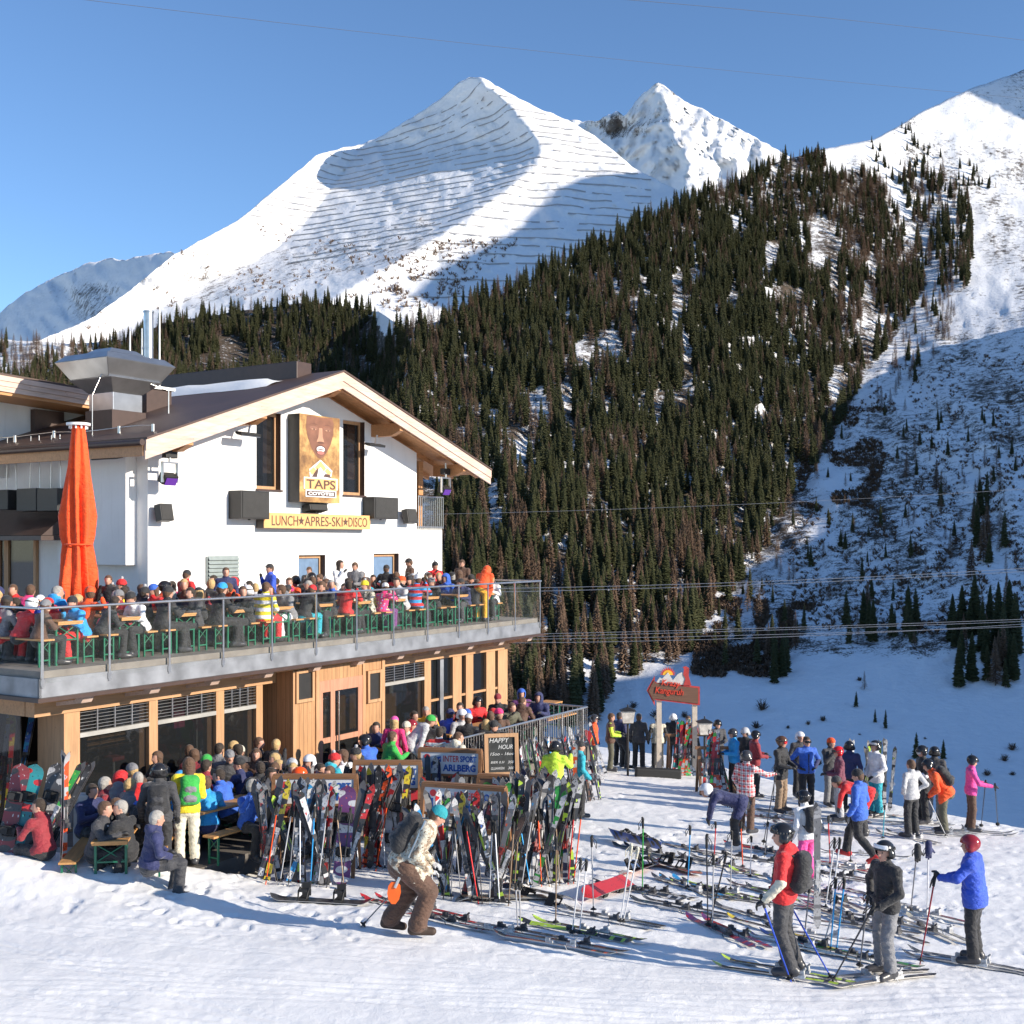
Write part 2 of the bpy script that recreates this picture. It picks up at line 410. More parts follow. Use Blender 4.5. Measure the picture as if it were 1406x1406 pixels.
def r_de(px, py):
    gx = smooth_ip(py, GUL, 20)
    r = .42 + .35 * fbm(px / 38, py / 26, 29, 4, .65) + .16 * sstep(1120, 1200, px)
    r = np.where(inpoly(px, py, FOREST), .80 + .32 * fbm(px / 22, py / 22, 19, 3), r)
    r = np.where(inpoly(px, py, LEFTF), .95, r)
    e = sstep(-30, 10, px - gx + 12 * fbm(px / 14, py / 14, 41, 3)) * sstep(330, 450, py - .10 * (px - 1200)) * sstep(945, 880, py + 18 * fbm(px / 30, py / 30, 3))
    r = np.maximum(r, e * (.60 + .34 * fbm(px / 60, py / 60, 71) + .14 * sstep(620, 800, py) * sstep(1400, 1250, px)))
    r = np.where((py > 250) & (py < 420) & (px > gx + 40), np.maximum(r, .38 + .3 * fbm(px / 40, py / 40, 77)), r)
    r = np.where(py + 14 * fbm(px / 26, py / 26, 5) > 905 + .0 * px, .04, r)
    return r
M_DE = mtn_mat('hillside_snow', s=14, s2=14, rock=(.045, .04, .03), scrub=(.10, .07, .05), bump=1.0)
DE = Slope('hillside', SIL_DE, 1400, y_de, r_de, M_DE, -520, 1900, 5, 330, silr=2.0, seed=3)

# --- the main peak with its avalanche barriers
RIB = [(80, 640), (107, 657), (150, 705), (205, 748), (245, 715), (300, 640), (350, 560), (400, 470), (460, 400), (560, 330)]
VAL = [(80, 560), (150, 540), (198, 500), (250, 462), (300, 425), (350, 370), (400, 250), (460, 150), (560, 60)]
B_A = [(60, 3000), (107, 2900), (200, 2640), (300, 2330), (400, 2010), (520, 1620), (620, 1400)]
def y_a(px, py):
    Y = smooth_ip(py, B_A, 30); r = smooth_ip(py, RIB, 10); v = smooth_ip(py, VAL, 25)
    f = (r - px) / np.maximum(r - v, 20)
    left = .178 * np.clip(f, 0, 1) * np.clip((r - v) / 200, .35, 1.2)
    far = -.16 * np.clip((v - px) / 200, 0, 1.5)
    right = .035 * np.clip((px - r) / 200, 0, 2) - .0
    Y = Y * (1 + np.where(px < r, left + far, right))
    Y = Y * (1 - .012 * np.exp(-((px - r) / 26) ** 2))
    return Y * (1 + .012 * fbm(px / 55, py / 40, 81, 3) + .0035 * fbm(px / 12, py / 10, 83, 3))
SIL_A = [(-420, 520), (-100, 500), (60, 465), (120, 440), (170, 405), (235, 352), (290, 322), (330, 300), (352, 282), (375, 262), (405, 238), (435, 213), (470, 203), (497, 198), (520, 188), (560, 165), (600, 139), (630, 113), (644, 107), (662, 107), (680, 117), (730, 144), (780, 165), (815, 186), (870, 230), (935, 264), (1010, 300), (1150, 340)]
def r_a(px, py):
    r = .17 + .20 * sstep(360, 300, px) + .12 * fbm(px / 30, py / 24, 15, 3)
    r = np.maximum(r, .55 * np.exp(-((px - (430 - (py - 215) * 1.15)) / 22) ** 2) * (py < 330))          # craggy left arete
    r = np.maximum(r, .42 * sstep(520, 600, px) * sstep(700, 560, px) * sstep(170, 110, py))
    b = sstep(16, 0, abs(py - (330 + (560 - px) * .22)) - 24) * (px < 600) * (px > 250)
    r = np.maximum(r, .62 * b)
    r = np.maximum(r, .52 * sstep(385, 430, py + 14 * fbm(px / 30, py / 30, 9)) * (px > 330))
    r = np.maximum(r, .3 * sstep(300, 200, abs(px - 600)) * sstep(250, 300, py))
    return r
M_A = mtn_mat('mountain_snow', s=3.2, s2=2.5, rock=(.09, .085, .085), scrub=(.13, .095, .07), bump=.9)
A = Slope('mountain', SIL_A, 640, y_a, r_a, M_A, -420, 1150, 4, 190, silr=2.2, seed=8)

# --- second peak, far left ridge
def y_c(px, py):
    Y = ip(py, [(80, 5200), (300, 4300), (420, 3700)])
    rib = 903 + (py - 113) * .35
    Y = Y * (1 + np.where(px < rib, .0009 * (rib - px), .0002 * (px - rib)))
    return Y * (1 + .045 * (np.abs(fbm((px + py * .4) / 34, py / 60, 91, 5, .55)) - .2))
def r_c(px, py): return .27 + .42 * np.exp(-((py - 175) / 35) ** 2) * (px < 960) * (fbm(px / 30, py / 20, 93) > -.1) + .3 * np.exp(-((px - 845) / 18) ** 2 - ((py - 172) / 18) ** 2)
M_C = mtn_mat('peak_snow', s=3.4, s2=2, rock=(.15, .14, .14), scrub=(.14, .125, .11), bump=1.3, aniso=(1.3, 1, .6))
Slope('far_peak', [(600, 260), (740, 190), (780, 163), (800, 167), (822, 166), (836, 158), (848, 153), (858, 160), (872, 140), (888, 124), (903, 113), (918, 122), (940, 138), (970, 152), (1000, 170), (1040, 190), (1080, 212), (1150, 250), (1300, 300)], 420, y_c, r_c, M_C, 600, 1300, 4, 110, silr=3.5, seed=13, rough=.003)
def y_b(px, py):
    Y = ip(py, [(330, 5200), (520, 3900)])
    return Y * (1 - .0013 * (np.clip(px, -300, 250) - 100)) * (1 + .03 * (np.abs(fbm((px - py * .5) / 36, py / 60, 96, 4, .55)) - .2))
def r_b(px, py): return .25 + .45 * np.exp(-((px - 130) / 60) ** 2) * sstep(370, 400, py) + .2 * fbm(px / 30, py / 30, 4)
Slope('far_ridge', [(-500, 560), (-100, 470), (0, 428), (30, 405), (65, 384), (95, 372), (125, 360), (150, 355), (172, 357), (185, 352), (200, 351), (232, 345), (260, 350), (330, 380), (500, 420)], 560, y_b, r_b, M_C, -500, 500, 4, 80, silr=3.0, seed=17, rough=.003)

# --- unseen ridges added right of the picture, crests shaped to cast shade on the slopes
def cone_hill(name, pts, base, slope, mat, seed):
    """ridge through pts (x,y,z) falling off on both sides"""
    xs = [p[0] for p in pts]; ys = [p[1] for p in pts]; L = max(p[2] - base for p in pts) / slope
    gx, gy = np.meshgrid(np.linspace(min(xs) - L, max(xs) + L, 110), np.linspace(min(ys) - L, max(ys) + L, 110))
    z = np.full(gx.shape, base - 30.)
    for a, b in zip(pts[:-1], pts[1:]):
        a = np.array(a); b = np.array(b); d = b - a
        t = np.clip(((gx - a[0]) * d[0] + (gy - a[1]) * d[1]) / (d[0] ** 2 + d[1] ** 2), 0, 1)
        z = np.maximum(z, a[2] + t * d[2] - slope * np.hypot(gx - a[0] - t * d[0], gy - a[1] - t * d[1]))
    z = z + 6 * fbm(gx / 60, gy / 60, seed)
    me = me_np(name, np.stack([gx, gy, z], -1).reshape(-1, 3), grid_q(*gx.shape), [mat])
    a = me.attributes.new('rock', 'FLOAT', 'POINT'); a.data.foreach_set('value', np.full(gx.size, .5, np.float32))
    tag(obj(name, me), kind='structure')
cone_hill('occluder_ridge', [(500, 40, 152), (500, 238, 150), (500, 285, 127), (500, 326, 124), (500, 440, 133), (500, 515, 139), (505, 560, 146), (505, 620, 168), (510, 740, 208), (520, 860, 226), (530, 950, 242)], -80, .8, M_DE, 31)  # unseen occluder, crest set to shade the meadow and scrub slope
cone_hill('occluder_mountain', [(1395, 1230, 640), (1395, 1320, 780), (1395, 1390, 1070), (1395, 1500, 1120), (1395, 1760, 1190), (1397, 1950, 1280), (1400, 2050, 1290), (1500, 2300, 1300)], -80, 2.6, M_A, 37)  # unseen occluder, crest set to shade the main peak's lower right

# --- avalanche barriers on the main peak: one thing per row
M_BAR = plain('barrier_steel', (.36, .355, .36), .8)
PYg = np.arange(100, 520, 1.0)
nbar = 0
for k in range(34):
    z0 = 1120 - k * 24.5 + rng.uniform(-3, 3)
    if k > 24 and k % 2: continue
    px = 300.0 + max(0, (k - 16)) * 6; pts = []; lim = 900
    while px < lim:
        top = float(A.top(px)) + 4
        col = EYE + (HY - PYg) / F * A.Y(np.full(PYg.shape, px), PYg)
        py = float(np.interp(-z0, -col, PYg)) + 2.5 * float(fbm(px / 60, k * 3.3, 7, 2))
        hide = py < top or py > 428 or (px < 395 and py > 300) or float(vnoise(px / 34, k * 7.7, 9)) < .16 or py > 235 + (px - 300) * .9 + 130
        if k > 22 and px < 560: hide = True
        if not hide:
            x, y, z = A.pt(px, py); pts.append(Vector((float(x), float(y) - 1, float(z))))
        if (hide or len(pts) > rng.randint(12, 22) or px + 9 >= lim) and pts:
            if len(pts) > 1:
                m = MB()
                for a, b in zip(pts[:-1], pts[1:]): m.beam(a + Vector((0, 0, 1.0)), b + Vector((0, 0, 1.0)), 1.2, 2.2)
                tag(m.build('avalanche_barrier', M_BAR), 'grey avalanche barrier fence running level across the snowy peak', 'barrier', 'avalanche barriers on the peak')
            pts = []
        px += 9

# ------------------------------------------------------------------ the air of the valley
if HAZE:
    hz = MB(); hz.bb(-6000, 6000, -800, 7000, -86, 2300)
    t = NT('haze_air'); t.t.nodes.remove(t.b); v = t.t.nodes.new('ShaderNodeVolumePrincipled'); v.inputs['Color'].default_value = (.80, .88, 1, 1); v.inputs['Density'].default_value = HAZE; v.inputs['Anisotropy'].default_value = .2
    t.l(v.outputs[0], t.t.nodes['Material Output'].inputs['Volume']); o = hz.build('haze', [t.m]); tag(o, 'thin blue mountain air over the valley', 'haze', kind='stuff')
# ------------------------------------------------------------------ trees
def leaf_mat(name, a, b, rough=.7, tr=0.0):
    t = NT(name); tc = t.n('ShaderNodeTexCoord')
    oi = t.n('ShaderNodeObjectInfo'); geo = t.n('ShaderNodeNewGeometry')
    f = t.math('ADD', t.math('MULTIPLY', geo.outputs['Random Per Island'], .6), t.math('MULTIPLY', oi.outputs['Random'], .4))
    t.base(t.ramp(f, [(0, a), (1, b)])); t.set(Roughness=rough); t.b.inputs['Specular IOR Level'].default_value = .1
    return t.m
M_SPR = leaf_mat('spruce_needles', (.028, .036, .016), (.088, .088, .042))
M_LAR = leaf_mat('larch_twigs', (.10, .065, .042), (.24, .16, .11))
M_BARK = plain('bark', (.09, .065, .05), .9)
def conifer(seed, H, W, n, kind):
    """trunk and drooping branch blades; returns verts, quads, material ids (0 crown, 1 trunk)"""
    r = random.Random(seed); V = []; Q = []; Mi = []
    def quad(a, b, c, d, m):
        k = len(V); V.extend((a, b, c, d)); Q.append((k, k + 1, k + 2, k + 3)); Mi.append(m)
    for i in range(4):
        a0 = i * math.pi / 2; a1 = a0 + math.pi / 2; rb = .013 * H; rt = .003 * H
        quad((math.cos(a0) * rb, math.sin(a0) * rb, -1.0), (math.cos(a1) * rb, math.sin(a1) * rb, -1.0), (math.cos(a1) * rt, math.sin(a1) * rt, H * .97), (math.cos(a0) * rt, math.sin(a0) * rt, H * .97), 1)
    lean = (r.uniform(-.02, .02) * H, r.uniform(-.02, .02) * H)
    for i in range(n):
        t = (i + r.random()) / n; t = t ** .85
        z = H * (.07 + .93 * t)
        rad = W * .88 * (1 - t) ** .64 * (.62 + .38 * r.random()) + .12
        if kind == 'larch': rad = W * (1 - t) ** .85 * (.45 + .55 * r.random()) + .15
        a = i * 2.39996 + r.uniform(-.4, .4)
        ca, sa = math.cos(a), math.sin(a)
        droop = rad * (.42 if kind == 'spruce' else .12) * (1 - .5 * t)
        wd = rad * (.44 if kind == 'spruce' else .15) + .10
        tk = (.55 if kind == 'spruce' else .35) * (.5 + .5 * (1 - t)) * H / 24
        lx, ly = lean[0] * t, lean[1] * t
        o = (lx, ly, z + tk); md = (lx + ca * rad * .6, ly + sa * rad * .6, z - droop * .4 + tk * .4); tip = (lx + ca * rad, ly + sa * rad, z - droop)
        px_, py_ = -sa * wd, ca * wd
        quad(o, (md[0] + px_, md[1] + py_, md[2] - .25 * wd - tk), tip, (md[0] - px_, md[1] - py_, md[2] - .25 * wd - tk), 0)
        if kind == 'spruce':
            quad(o, (md[0], md[1], md[2] - .1), tip, (lx + ca * rad * .35, ly + sa * rad * .35, z - tk * 1.6 - droop), 0)
    # leader
    return np.array(V, np.float32), np.array(Q, np.int32), np.array(Mi, np.int32)
def tmesh(name, seed, H, W, n, kind, mat):
    V, Q, Mi = conifer(seed, H, W, n, kind)
    return me_np(name, V, Q, [mat, M_BARK], Mi, smooth=False)
SPR = [tmesh('spruce', i, 22, rng.uniform(3.9, 5.6), 230, 'spruce', M_SPR) for i in range(7)]
LAR = [tmesh('larch', 40 + i, 21, rng.uniform(3.6, 5.0), 340, 'larch', M_LAR) for i in range(5)]
GAPS = [((1078, 408), 30, 15), ((1125, 345), 12, 45), ((832, 478), 20, 16), ((930, 420), 9, 45), ((905, 560), 7, 30), ((945, 520), 8, 40), ((740, 560), 12, 26), ((700, 605), 7, 22), ((1060, 355), 10, 16),
        ((320, 490), 22, 26), ((380, 490), 12, 10), ((850, 500), 12, 14), ((1150, 540), 14, 30), ((945, 700), 6, 22), ((720, 640), 5, 30), ((1190, 430), 8, 40), ((770, 765), 16, 22), ((840, 815), 8, 12),
        ((522, 470), 7, 40), ((1008, 410), 5, 26), ((880, 640), 6, 20), ((955, 385), 7, 20), ((1140, 480), 5, 20), ((640, 500), 4, 30)]
spots = []
def scatter(poly, n, smin, seed, larch, hs=1.0):
    r = np.random.RandomState(seed); xs = [p[0] for p in poly]; ys = [p[1] for p in poly]; got = 0
    while got < n:
        px = r.uniform(min(xs), max(xs)); py = r.uniform(min(ys), max(ys))
        if not inpoly(px, py, poly): continue
        # nearer ground shows larger, so fewer trees per pixel there
        Y = float(DE.Y(px, py))
        if r.rand() > min(1, (Y / 1150.) ** 2 * 1.05): got += .15; continue
        if py < float(DE.top(px)) + 2: continue
        g = False
        for (c, a, b) in GAPS:
            if ((px - c[0]) / a) ** 2 + ((py - c[1]) / b) ** 2 < 1: g = True
        if g: continue
        if float(vnoise(px / 26, py / 34, 12)) < smin: continue
        x, y, z = DE.pt(px, py)
        lp = larch(px, py) if callable(larch) else larch
        spots.append((float(x), float(y), float(z), 'larch' if r.rand() < lp else 'spruce', hs * .95 * r.choice([r.uniform(.5, .85), r.uniform(.75, 1.1), r.uniform(.85, 1.2)]))); got += 1
def larch_p(px, py):
    l = .05 + .45 * float(sstep(.5, .75, vnoise(px / 45, py / 45, 44)))
    if py > 700: l += .22
    if py > 860: l += .3
    if px > 1100 and py < 480: l += .22
    if 1150 < px < 1290: l += .15
    return l
scatter(FOREST, 7400, .17, 1, larch_p)
scatter([(860, 935), (835, 985), (760, 1020), (640, 1020), (640, 900), (760, 880), (850, 890)], 60, 0, 22, .8)
scatter(LEFTF, 2000, .05, 2, lambda a, b: .12 if b < 500 else .3)
scatter([(-60, 468), (100, 474), (180, 468), (235, 452), (240, 540), (0, 560), (-60, 560)], 560, .03, 3, .85, .9)
scatter([(1236, 232), (1300, 244), (1328, 268), (1336, 330), (1330, 395), (1292, 392), (1256, 345)], 230, .0, 4, .4, 1.15)
scatter([(1130, 206), (1240, 175), (1340, 220), (1376, 262), (1260, 262), (1170, 235)], 70, .3, 5, .1, .75)
scatter([(1290, 385), (1330, 380), (1300, 480), (1220, 570), (1190, 560), (1230, 480)], 80, 0, 6, .85, .8)
scatter([(1305, 850), (1398, 850), (1400, 945), (1360, 952), (1310, 945)], 60, 0, 7, .25, 1.0)
scatter([(1340, 640), (1378, 640), (1380, 760), (1330, 800)], 22, 0, 8, .5, 1.0)
scatter([(1195, 640), (1300, 650), (1290, 740), (1190, 740)], 12, 0, 9, .8, .9)
scatter([(1155, 850), (1265, 850), (1270, 892), (1160, 885)], 24, 0, 10, .2, .8)
scatter([(955, 800), (1110, 840), (1100, 905), (1060, 945), (960, 905)], 30, 0, 13, .45, .7)
scatter([(1100, 560), (1400, 560), (1400, 840), (1000, 830)], 170, 0, 14, .6, .5)
scatter([(1180, 915), (1400, 1050), (1400, 1100), (1250, 1060), (1130, 960)], 14, 0, 15, .2, .35)
scatter([(1060, 900), (1090, 895), (1088, 950), (1058, 948)], 12, 0, 16, .1, .9)
# keep the ones hidden behind the house out of it
def seen(s):
    px = CX + s[0] / s[1] * F; py = HY - (s[2] + 20 - EYE) / s[1] * F
    if px < 600 and py > 560: return False
    if 600 <= px < 700 and py > 960: return False
    return -90 < px < 1500
spots = [s for s in spots if seen(s)]
spots.sort(key=lambda s: s[1] / s[4])
cnt = {'spruce': 0, 'larch': 0}; rest = []
LBL = {'spruce': 'dark green spruce tree on the steep forested hillside', 'larch': 'bare brown larch tree on the steep forested hillside'}
GRP = {'spruce': 'spruce trees on the hillside', 'larch': 'bare larch trees on the hillside'}
for s in spots:
    k = s[3]
    if cnt[k] < 300:
        ms = SPR if k == 'spruce' else LAR
        o = obj(k + '_tree', ms[cnt[k] % len(ms)]); cnt[k] += 1
        o.location = s[:3]; o.rotation_euler = (0, 0, rng.uniform(0, 6.28)); o.scale = (s[4], s[4], s[4] * rng.uniform(.92, 1.1))
        tag(o, LBL[k], 'tree', GRP[k])
    else: rest.append(s)
def merged(name, kind, lst, mats, label):
    vs = [conifer(100 + i, 22 if kind == 'spruce' else 21, random.Random(i).uniform(4.0, 5.6), 88 if kind == 'spruce' else 115, kind) for i in range(6)]
    Vs = []; Qs = []; Ms = []; off = 0
    for i, s in enumerate(lst):
        V, Q, Mi = vs[i % 6]; a = (i * 2.399) % 6.28; c, sn = math.cos(a), math.sin(a)
        W_ = np.empty_like(V); W_[:, 0] = (V[:, 0] * c - V[:, 1] * sn) * s[4] + s[0]; W_[:, 1] = (V[:, 0] * sn + V[:, 1] * c) * s[4] + s[1]; W_[:, 2] = V[:, 2] * s[4] + s[2]
        Vs.append(W_); Qs.append(Q + off); Ms.append(Mi); off += len(V)
    o = obj(name, me_np(name, np.concatenate(Vs), np.concatenate(Qs), mats, np.concatenate(Ms), smooth=False))
    tag(o, label, 'forest', kind='stuff')
for k, ms, lb in (('spruce', [M_SPR, M_BARK], 'dense dark spruce forest higher up the mountainside'), ('larch', [M_LAR, M_BARK], 'brown leafless larches scattered higher up the mountainside')):
    l = [s for s in rest if s[3] == k]
    if l: merged(k + '_forest', k, l, ms, lb)
print('trees', len(spots), cnt, len(rest))
# ------------------------------------------------------------------ scrub: low leafless bushes on the shaded slope and on the peak's foot
def scrub(name, slope, rects, n, size, mat, seed, label):
    r = np.random.RandomState(seed); Vs = []; Qs = []; off = 0; got = 0
    while got < n:
        poly = rects[r.randint(len(rects))]
        xs = [p[0] for p in poly]; ys = [p[1] for p in poly]
        px = r.uniform(min(xs), max(xs)); py = r.uniform(min(ys), max(ys))
        if not inpoly(px, py, poly) or vnoise(px / 18, py / 18, seed) < .42: continue
        if py < float(slope.top(px)) + 2: continue
        x, y, z = [float(q) for q in slope.pt(px, py)]; s = size * r.uniform(.5, 1.5)
        nb = 11
        a = r.uniform(0, 6.28, nb); l = r.uniform(.5, 1, nb) * s; u = r.uniform(.35, 1.1, nb)
        for j in range(nb):
            c, sn = math.cos(a[j]), math.sin(a[j]); w_ = .06 * s + .03
            tip = (x + c * l[j], y + sn * l[j], z + u[j] * s)
            Vs += [(x - sn * w_, y + c * w_, z - .2), (x + sn * w_, y - c * w_, z - .2), (tip[0] + sn * w_ * 1.6, tip[1] - c * w_ * 1.6, tip[2]), (tip[0] - sn * w_ * 1.6, tip[1] + c * w_ * 1.6, tip[2] + .2)]
            Qs.append((off, off + 1, off + 2, off + 3)); off += 4
        got += 1
    tag(obj(name, me_np(name, np.array(Vs), np.array(Qs), [mat], smooth=False)), label, 'bushes', kind='stuff')
M_SCR = leaf_mat('scrub_twigs', (.05, .04, .03), (.17, .11, .075))
scrub('scrub', DE, [[(1215, 500), (1406, 480), (1450, 880), (1010, 860), (1080, 760), (1130, 640)], [(960, 820), (1120, 830), (1060, 930), (950, 930)], [(1080, 560), (1230, 560), (1200, 700), (1100, 700)]], 5800, 1.5, M_SCR, 5, 'low bare scrub covering the shaded snowy slope')
scrub('bushes', A, [[(330, 300), (620, 330), (640, 400), (300, 420)], [(60, 420), (260, 330), (330, 330), (240, 420), (80, 470)], [(560, 330), (720, 330), (600, 430), (520, 430)]], 520, 5, M_LAR, 6, 'brown bushes dotted over the lower peak')
# shrubs alone on the meadow
def shrub(s, seed):
    r = random.Random(seed); m = MB()
    for i in range(46):
        a = r.uniform(0, 6.28); e = r.uniform(.25, 1.3); l = s * r.uniform(.5, 1)
        tip = Vector((math.cos(a) * math.cos(e) * l, math.sin(a) * math.cos(e) * l, math.sin(e) * l * 1.1))
        m.tube((0, 0, -.1), tip, .03 * s, .012 * s, 4, 0, False)
        for k in range(3):
            b = tip * r.uniform(.4, .95); m.tube(b, b + Vector((r.uniform(-1, 1), r.uniform(-1, 1), r.uniform(0, 1))) * .28 * s, .018 * s, .006 * s, 3, 0, False)
    return m.mesh('shrub', M_SCR)
SH = [shrub(2.6, i) for i in range(3)]
for i, (px, py, s) in enumerate([(1046, 975, 1.5), (1038, 1000, 1.1), (1130, 990, .8), (1110, 995, .6), (1082, 1000, .5), (1180, 935, .7), (1180, 1010, .35), (1270, 1015, .35), (1390, 1030, 1.0), (1380, 1045, .9), (1300, 1060, .6), (1355, 1065, .8), (1165, 1045, .45), (940, 985, 1.0), (900, 985, 1.2), (870, 972, 1.0), (1125, 1050, .7), (1390, 1065, .6)]):
    x, y, z = [float(q) for q in DE.pt(px, py)]
    o = obj('shrub', SH[i % 3], loc=(x, y, z), rot=(0, 0, i)); o.scale = (s,) * 3
    tag(o, 'small leafless shrub standing alone on the shaded snow meadow', 'shrub', 'lone shrubs on the meadow')
# ------------------------------------------------------------------ the house, in its own frame: x along the terrace edge, y into the house, z up
TH = math.atan2(997, 1600); DX, DY = math.sin(TH), math.cos(TH)
O0 = Vector((-7.9, 19.5, 0))
BM = Matrix(((DX, -DY, 0, O0.x), (DY, DX, 0, O0.y), (0, 0, 1, 0), (0, 0, 0, 1)))
BRZ = math.atan2(DY, DX)
def W(s, y, z=0): return BM @ Vector((s, y, z))
def FS(px, py, yin):
    """where the ray of a pixel meets the plane y = yin of the house: s, z"""
    u, v = ray(px, py); ax, ay = O0.x - DY * yin, O0.y + DX * yin
    s = (u * ay - ax) / (DX - u * DY); return s, EYE + v * (ay + DY * s)
def SS(px, py, s):
    """the same for a plane of constant s: y, z"""
    u, v = ray(px, py); ax, ay = O0.x + DX * s, O0.y + DY * s
    y = (ax - u * ay) / (DY + u * DX); return y, EYE + v * (ay + DX * y)
ZD = 3.04; YF = 5.0
def plaster():
    t = NT('white_plaster'); ob = t.n('ShaderNodeTexCoord').outputs['Object']
    c = t.ramp(t.noise(.7, 5, .65, vec=ob), [(.3, (.74, .73, .71)), (.7, (.82, .81, .79))])
    st = t.noise(1.6, 5, .7, vec=ob, sc=(4, 4, .35)); c = t.mix(t.ramp(st, [(.55, 0), (.8, .35)]), c, (.52, .50, .46))
    t.base(c); t.bump(t.noise(60, 3, vec=ob), .3, .01); t.set(Roughness=.88); return t.m
M_PLAS = plaster()
M_BARGE = wood('bargeboard_wood', (.60, .45, .37), 0, 1.0)
M_SOF = wood('soffit_wood', (.52, .26, .11), 0, 1.0)
M_TIM = wood('larch_timber', (.48, .275, .14), 2, 1.0)
M_TIMH = wood('larch_beam', (.48, .275, .14), 0, 1.0)
M_PLANK = wood('larch_planks', (.45, .245, .115), 2, 1.0, planks=7.5)
M_DOOR = wood('red_larch_door', (.50, .24, .15), 2, 1.0, knots=False)
M_ROOF = plain('brown_roof_sheet', (.085, .05, .038), .55, var=.12, scale=1.2)
M_BRN = plain('brown_metal', (.06, .035, .028), .45)
M_CONC = plain('concrete', (.36, .35, .33), .85, var=.15, scale=3, bump=.3, bs=25)
M_FASC = plain('zinc_fascia', (.25, .26, .28), .45, metal=.3, var=.35, scale=2.2)
M_STEEL = plain('stainless_steel', (.62, .60, .57), .28, metal=.9)
M_GALV = plain('galvanised_sheet', (.45, .46, .47), .3, metal=.85, var=.1, scale=3)
M_BLK = plain('black_box', (.022, .021, .02), .5)
M_BLKR = plain('black_rubber', (.015, .015, .015), .65)
M_DARK = plain('interior_shade_paint', (.022, .016, .013), .8, var=.4, scale=1.5)  # near-black colour stands in for the shade of unlit rooms
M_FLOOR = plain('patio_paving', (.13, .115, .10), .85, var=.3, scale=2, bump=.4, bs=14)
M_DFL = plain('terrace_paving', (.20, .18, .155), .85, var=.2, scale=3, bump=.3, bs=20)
def glass_mat(name, c, alpha, rough=.03, ior=1.5):
    t = NT(name); t.base(c); t.set(Roughness=rough, Alpha=alpha); t.b.inputs['Specular IOR Level'].default_value = .8
    return t.m
M_WIN = glass_mat('window_glass', (.018, .02, .022), .50)
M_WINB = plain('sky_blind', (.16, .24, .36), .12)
def pane_mat():
    t = NT('railing_glass'); f = t.noise(3, 5, .7, sc=(1, 1, 1))
    t.base((.34, .38, .35)); t.l(t.ramp(f, [(.45, .015), (.75, .06)]), t.b.inputs['Alpha']); t.set(Roughness=.08)
    return t.m
M_PANE = pane_mat()

bld = empty('restaurant_building', mat=BM)
tag(bld, 'white plastered mountain restaurant with brown gabled roof and timber framed ground floor', 'building')
EAVL, EAVR, RDG = (5.49, 7.57), (19.75, 7.62), (12.3, 9.93)
def zroof(s): return EAVL[1] + (s - EAVL[0]) * (RDG[1] - EAVL[1]) / (RDG[0] - EAVL[0]) if s < RDG[0] else RDG[1] - (s - RDG[0]) * (RDG[1] - EAVR[1]) / (EAVR[0] - RDG[0])
SL, SR = FS(203, 700, YF)[0], FS(607, 700, YF)[0]
S572 = FS(572, 700, YF)[0]; ZB = FS(590, 728, YF)[1]
win_px = [(352, 385, 566, 672, 1), (471, 500, 578, 680, 1), (410, 446, 762, 842, 0), (513, 547, 760, 842, 0)]
ops = []
for a, b, t_, b_, k in win_px:
    s0, _ = FS(a, 700, YF); s1, _ = FS(b, 700, YF); mid = (a + b) / 2
    ops.append((s0, s1, FS(mid, b_, YF)[1] if k else ZD, FS(mid, t_, YF)[1], k))
m = MB()
xs = sorted([SL, RDG[0], S572] + [o[0] for o in ops] + [o[1] for o in ops])
for a, b in zip(xs[:-1], xs[1:]):
    if b - a < .01: continue
    holes = sorted([(o[2], o[3]) for o in ops if o[0] <= a + .01 and o[1] >= b - .01]); z = ZD - .02
    for h0, h1 in holes:
        if h0 - z > .05: m.bb(a, b, YF, YF + .35, z, h0)
        z = h1
    za, zb = zroof(a) - .36, zroof(b) - .36
    m.prism([(a, YF, z), (b, YF, z), (b, YF, zb), (a, YF, za)], (0, .35, 0))
m.bb(S572, SR, YF, YF + .35, ZD, ZB)
m.bb(SL, SL + .35, YF + .35, 19, ZD - .02, zroof(SL) - .38)          # left wall
m.bb(SR - .35, SR, YF + .35, 19, ZD - .02, ZB)                       # right wall
m.bb(SL + .35, SR - .35, YF + 3, YF + 3.2, ZD, 7.3)
m.build('wall', [M_PLAS], bld)
m = MB(); m.bb(6.26, SL, 5.40, 7.9, 4.66, zroof(SL) - .45); m.build('bay', [M_PLAS], bld, bevel=.01)
m = MB(); m.bb(S572, SR, YF, YF + 2.2, ZB, ZB + .12)
m.build('balcony_floor', [M_CONC], bld)
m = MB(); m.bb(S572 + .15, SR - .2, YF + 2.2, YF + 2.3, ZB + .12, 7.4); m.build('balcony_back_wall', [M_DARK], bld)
m = MB(); s, z = FS(590, 700, YF); m.bb(s - .12, s + .12, YF + .35, YF + .6, ZB + .12, zroof(s) - .35); m.build('balcony_post', [M_SOF], bld)
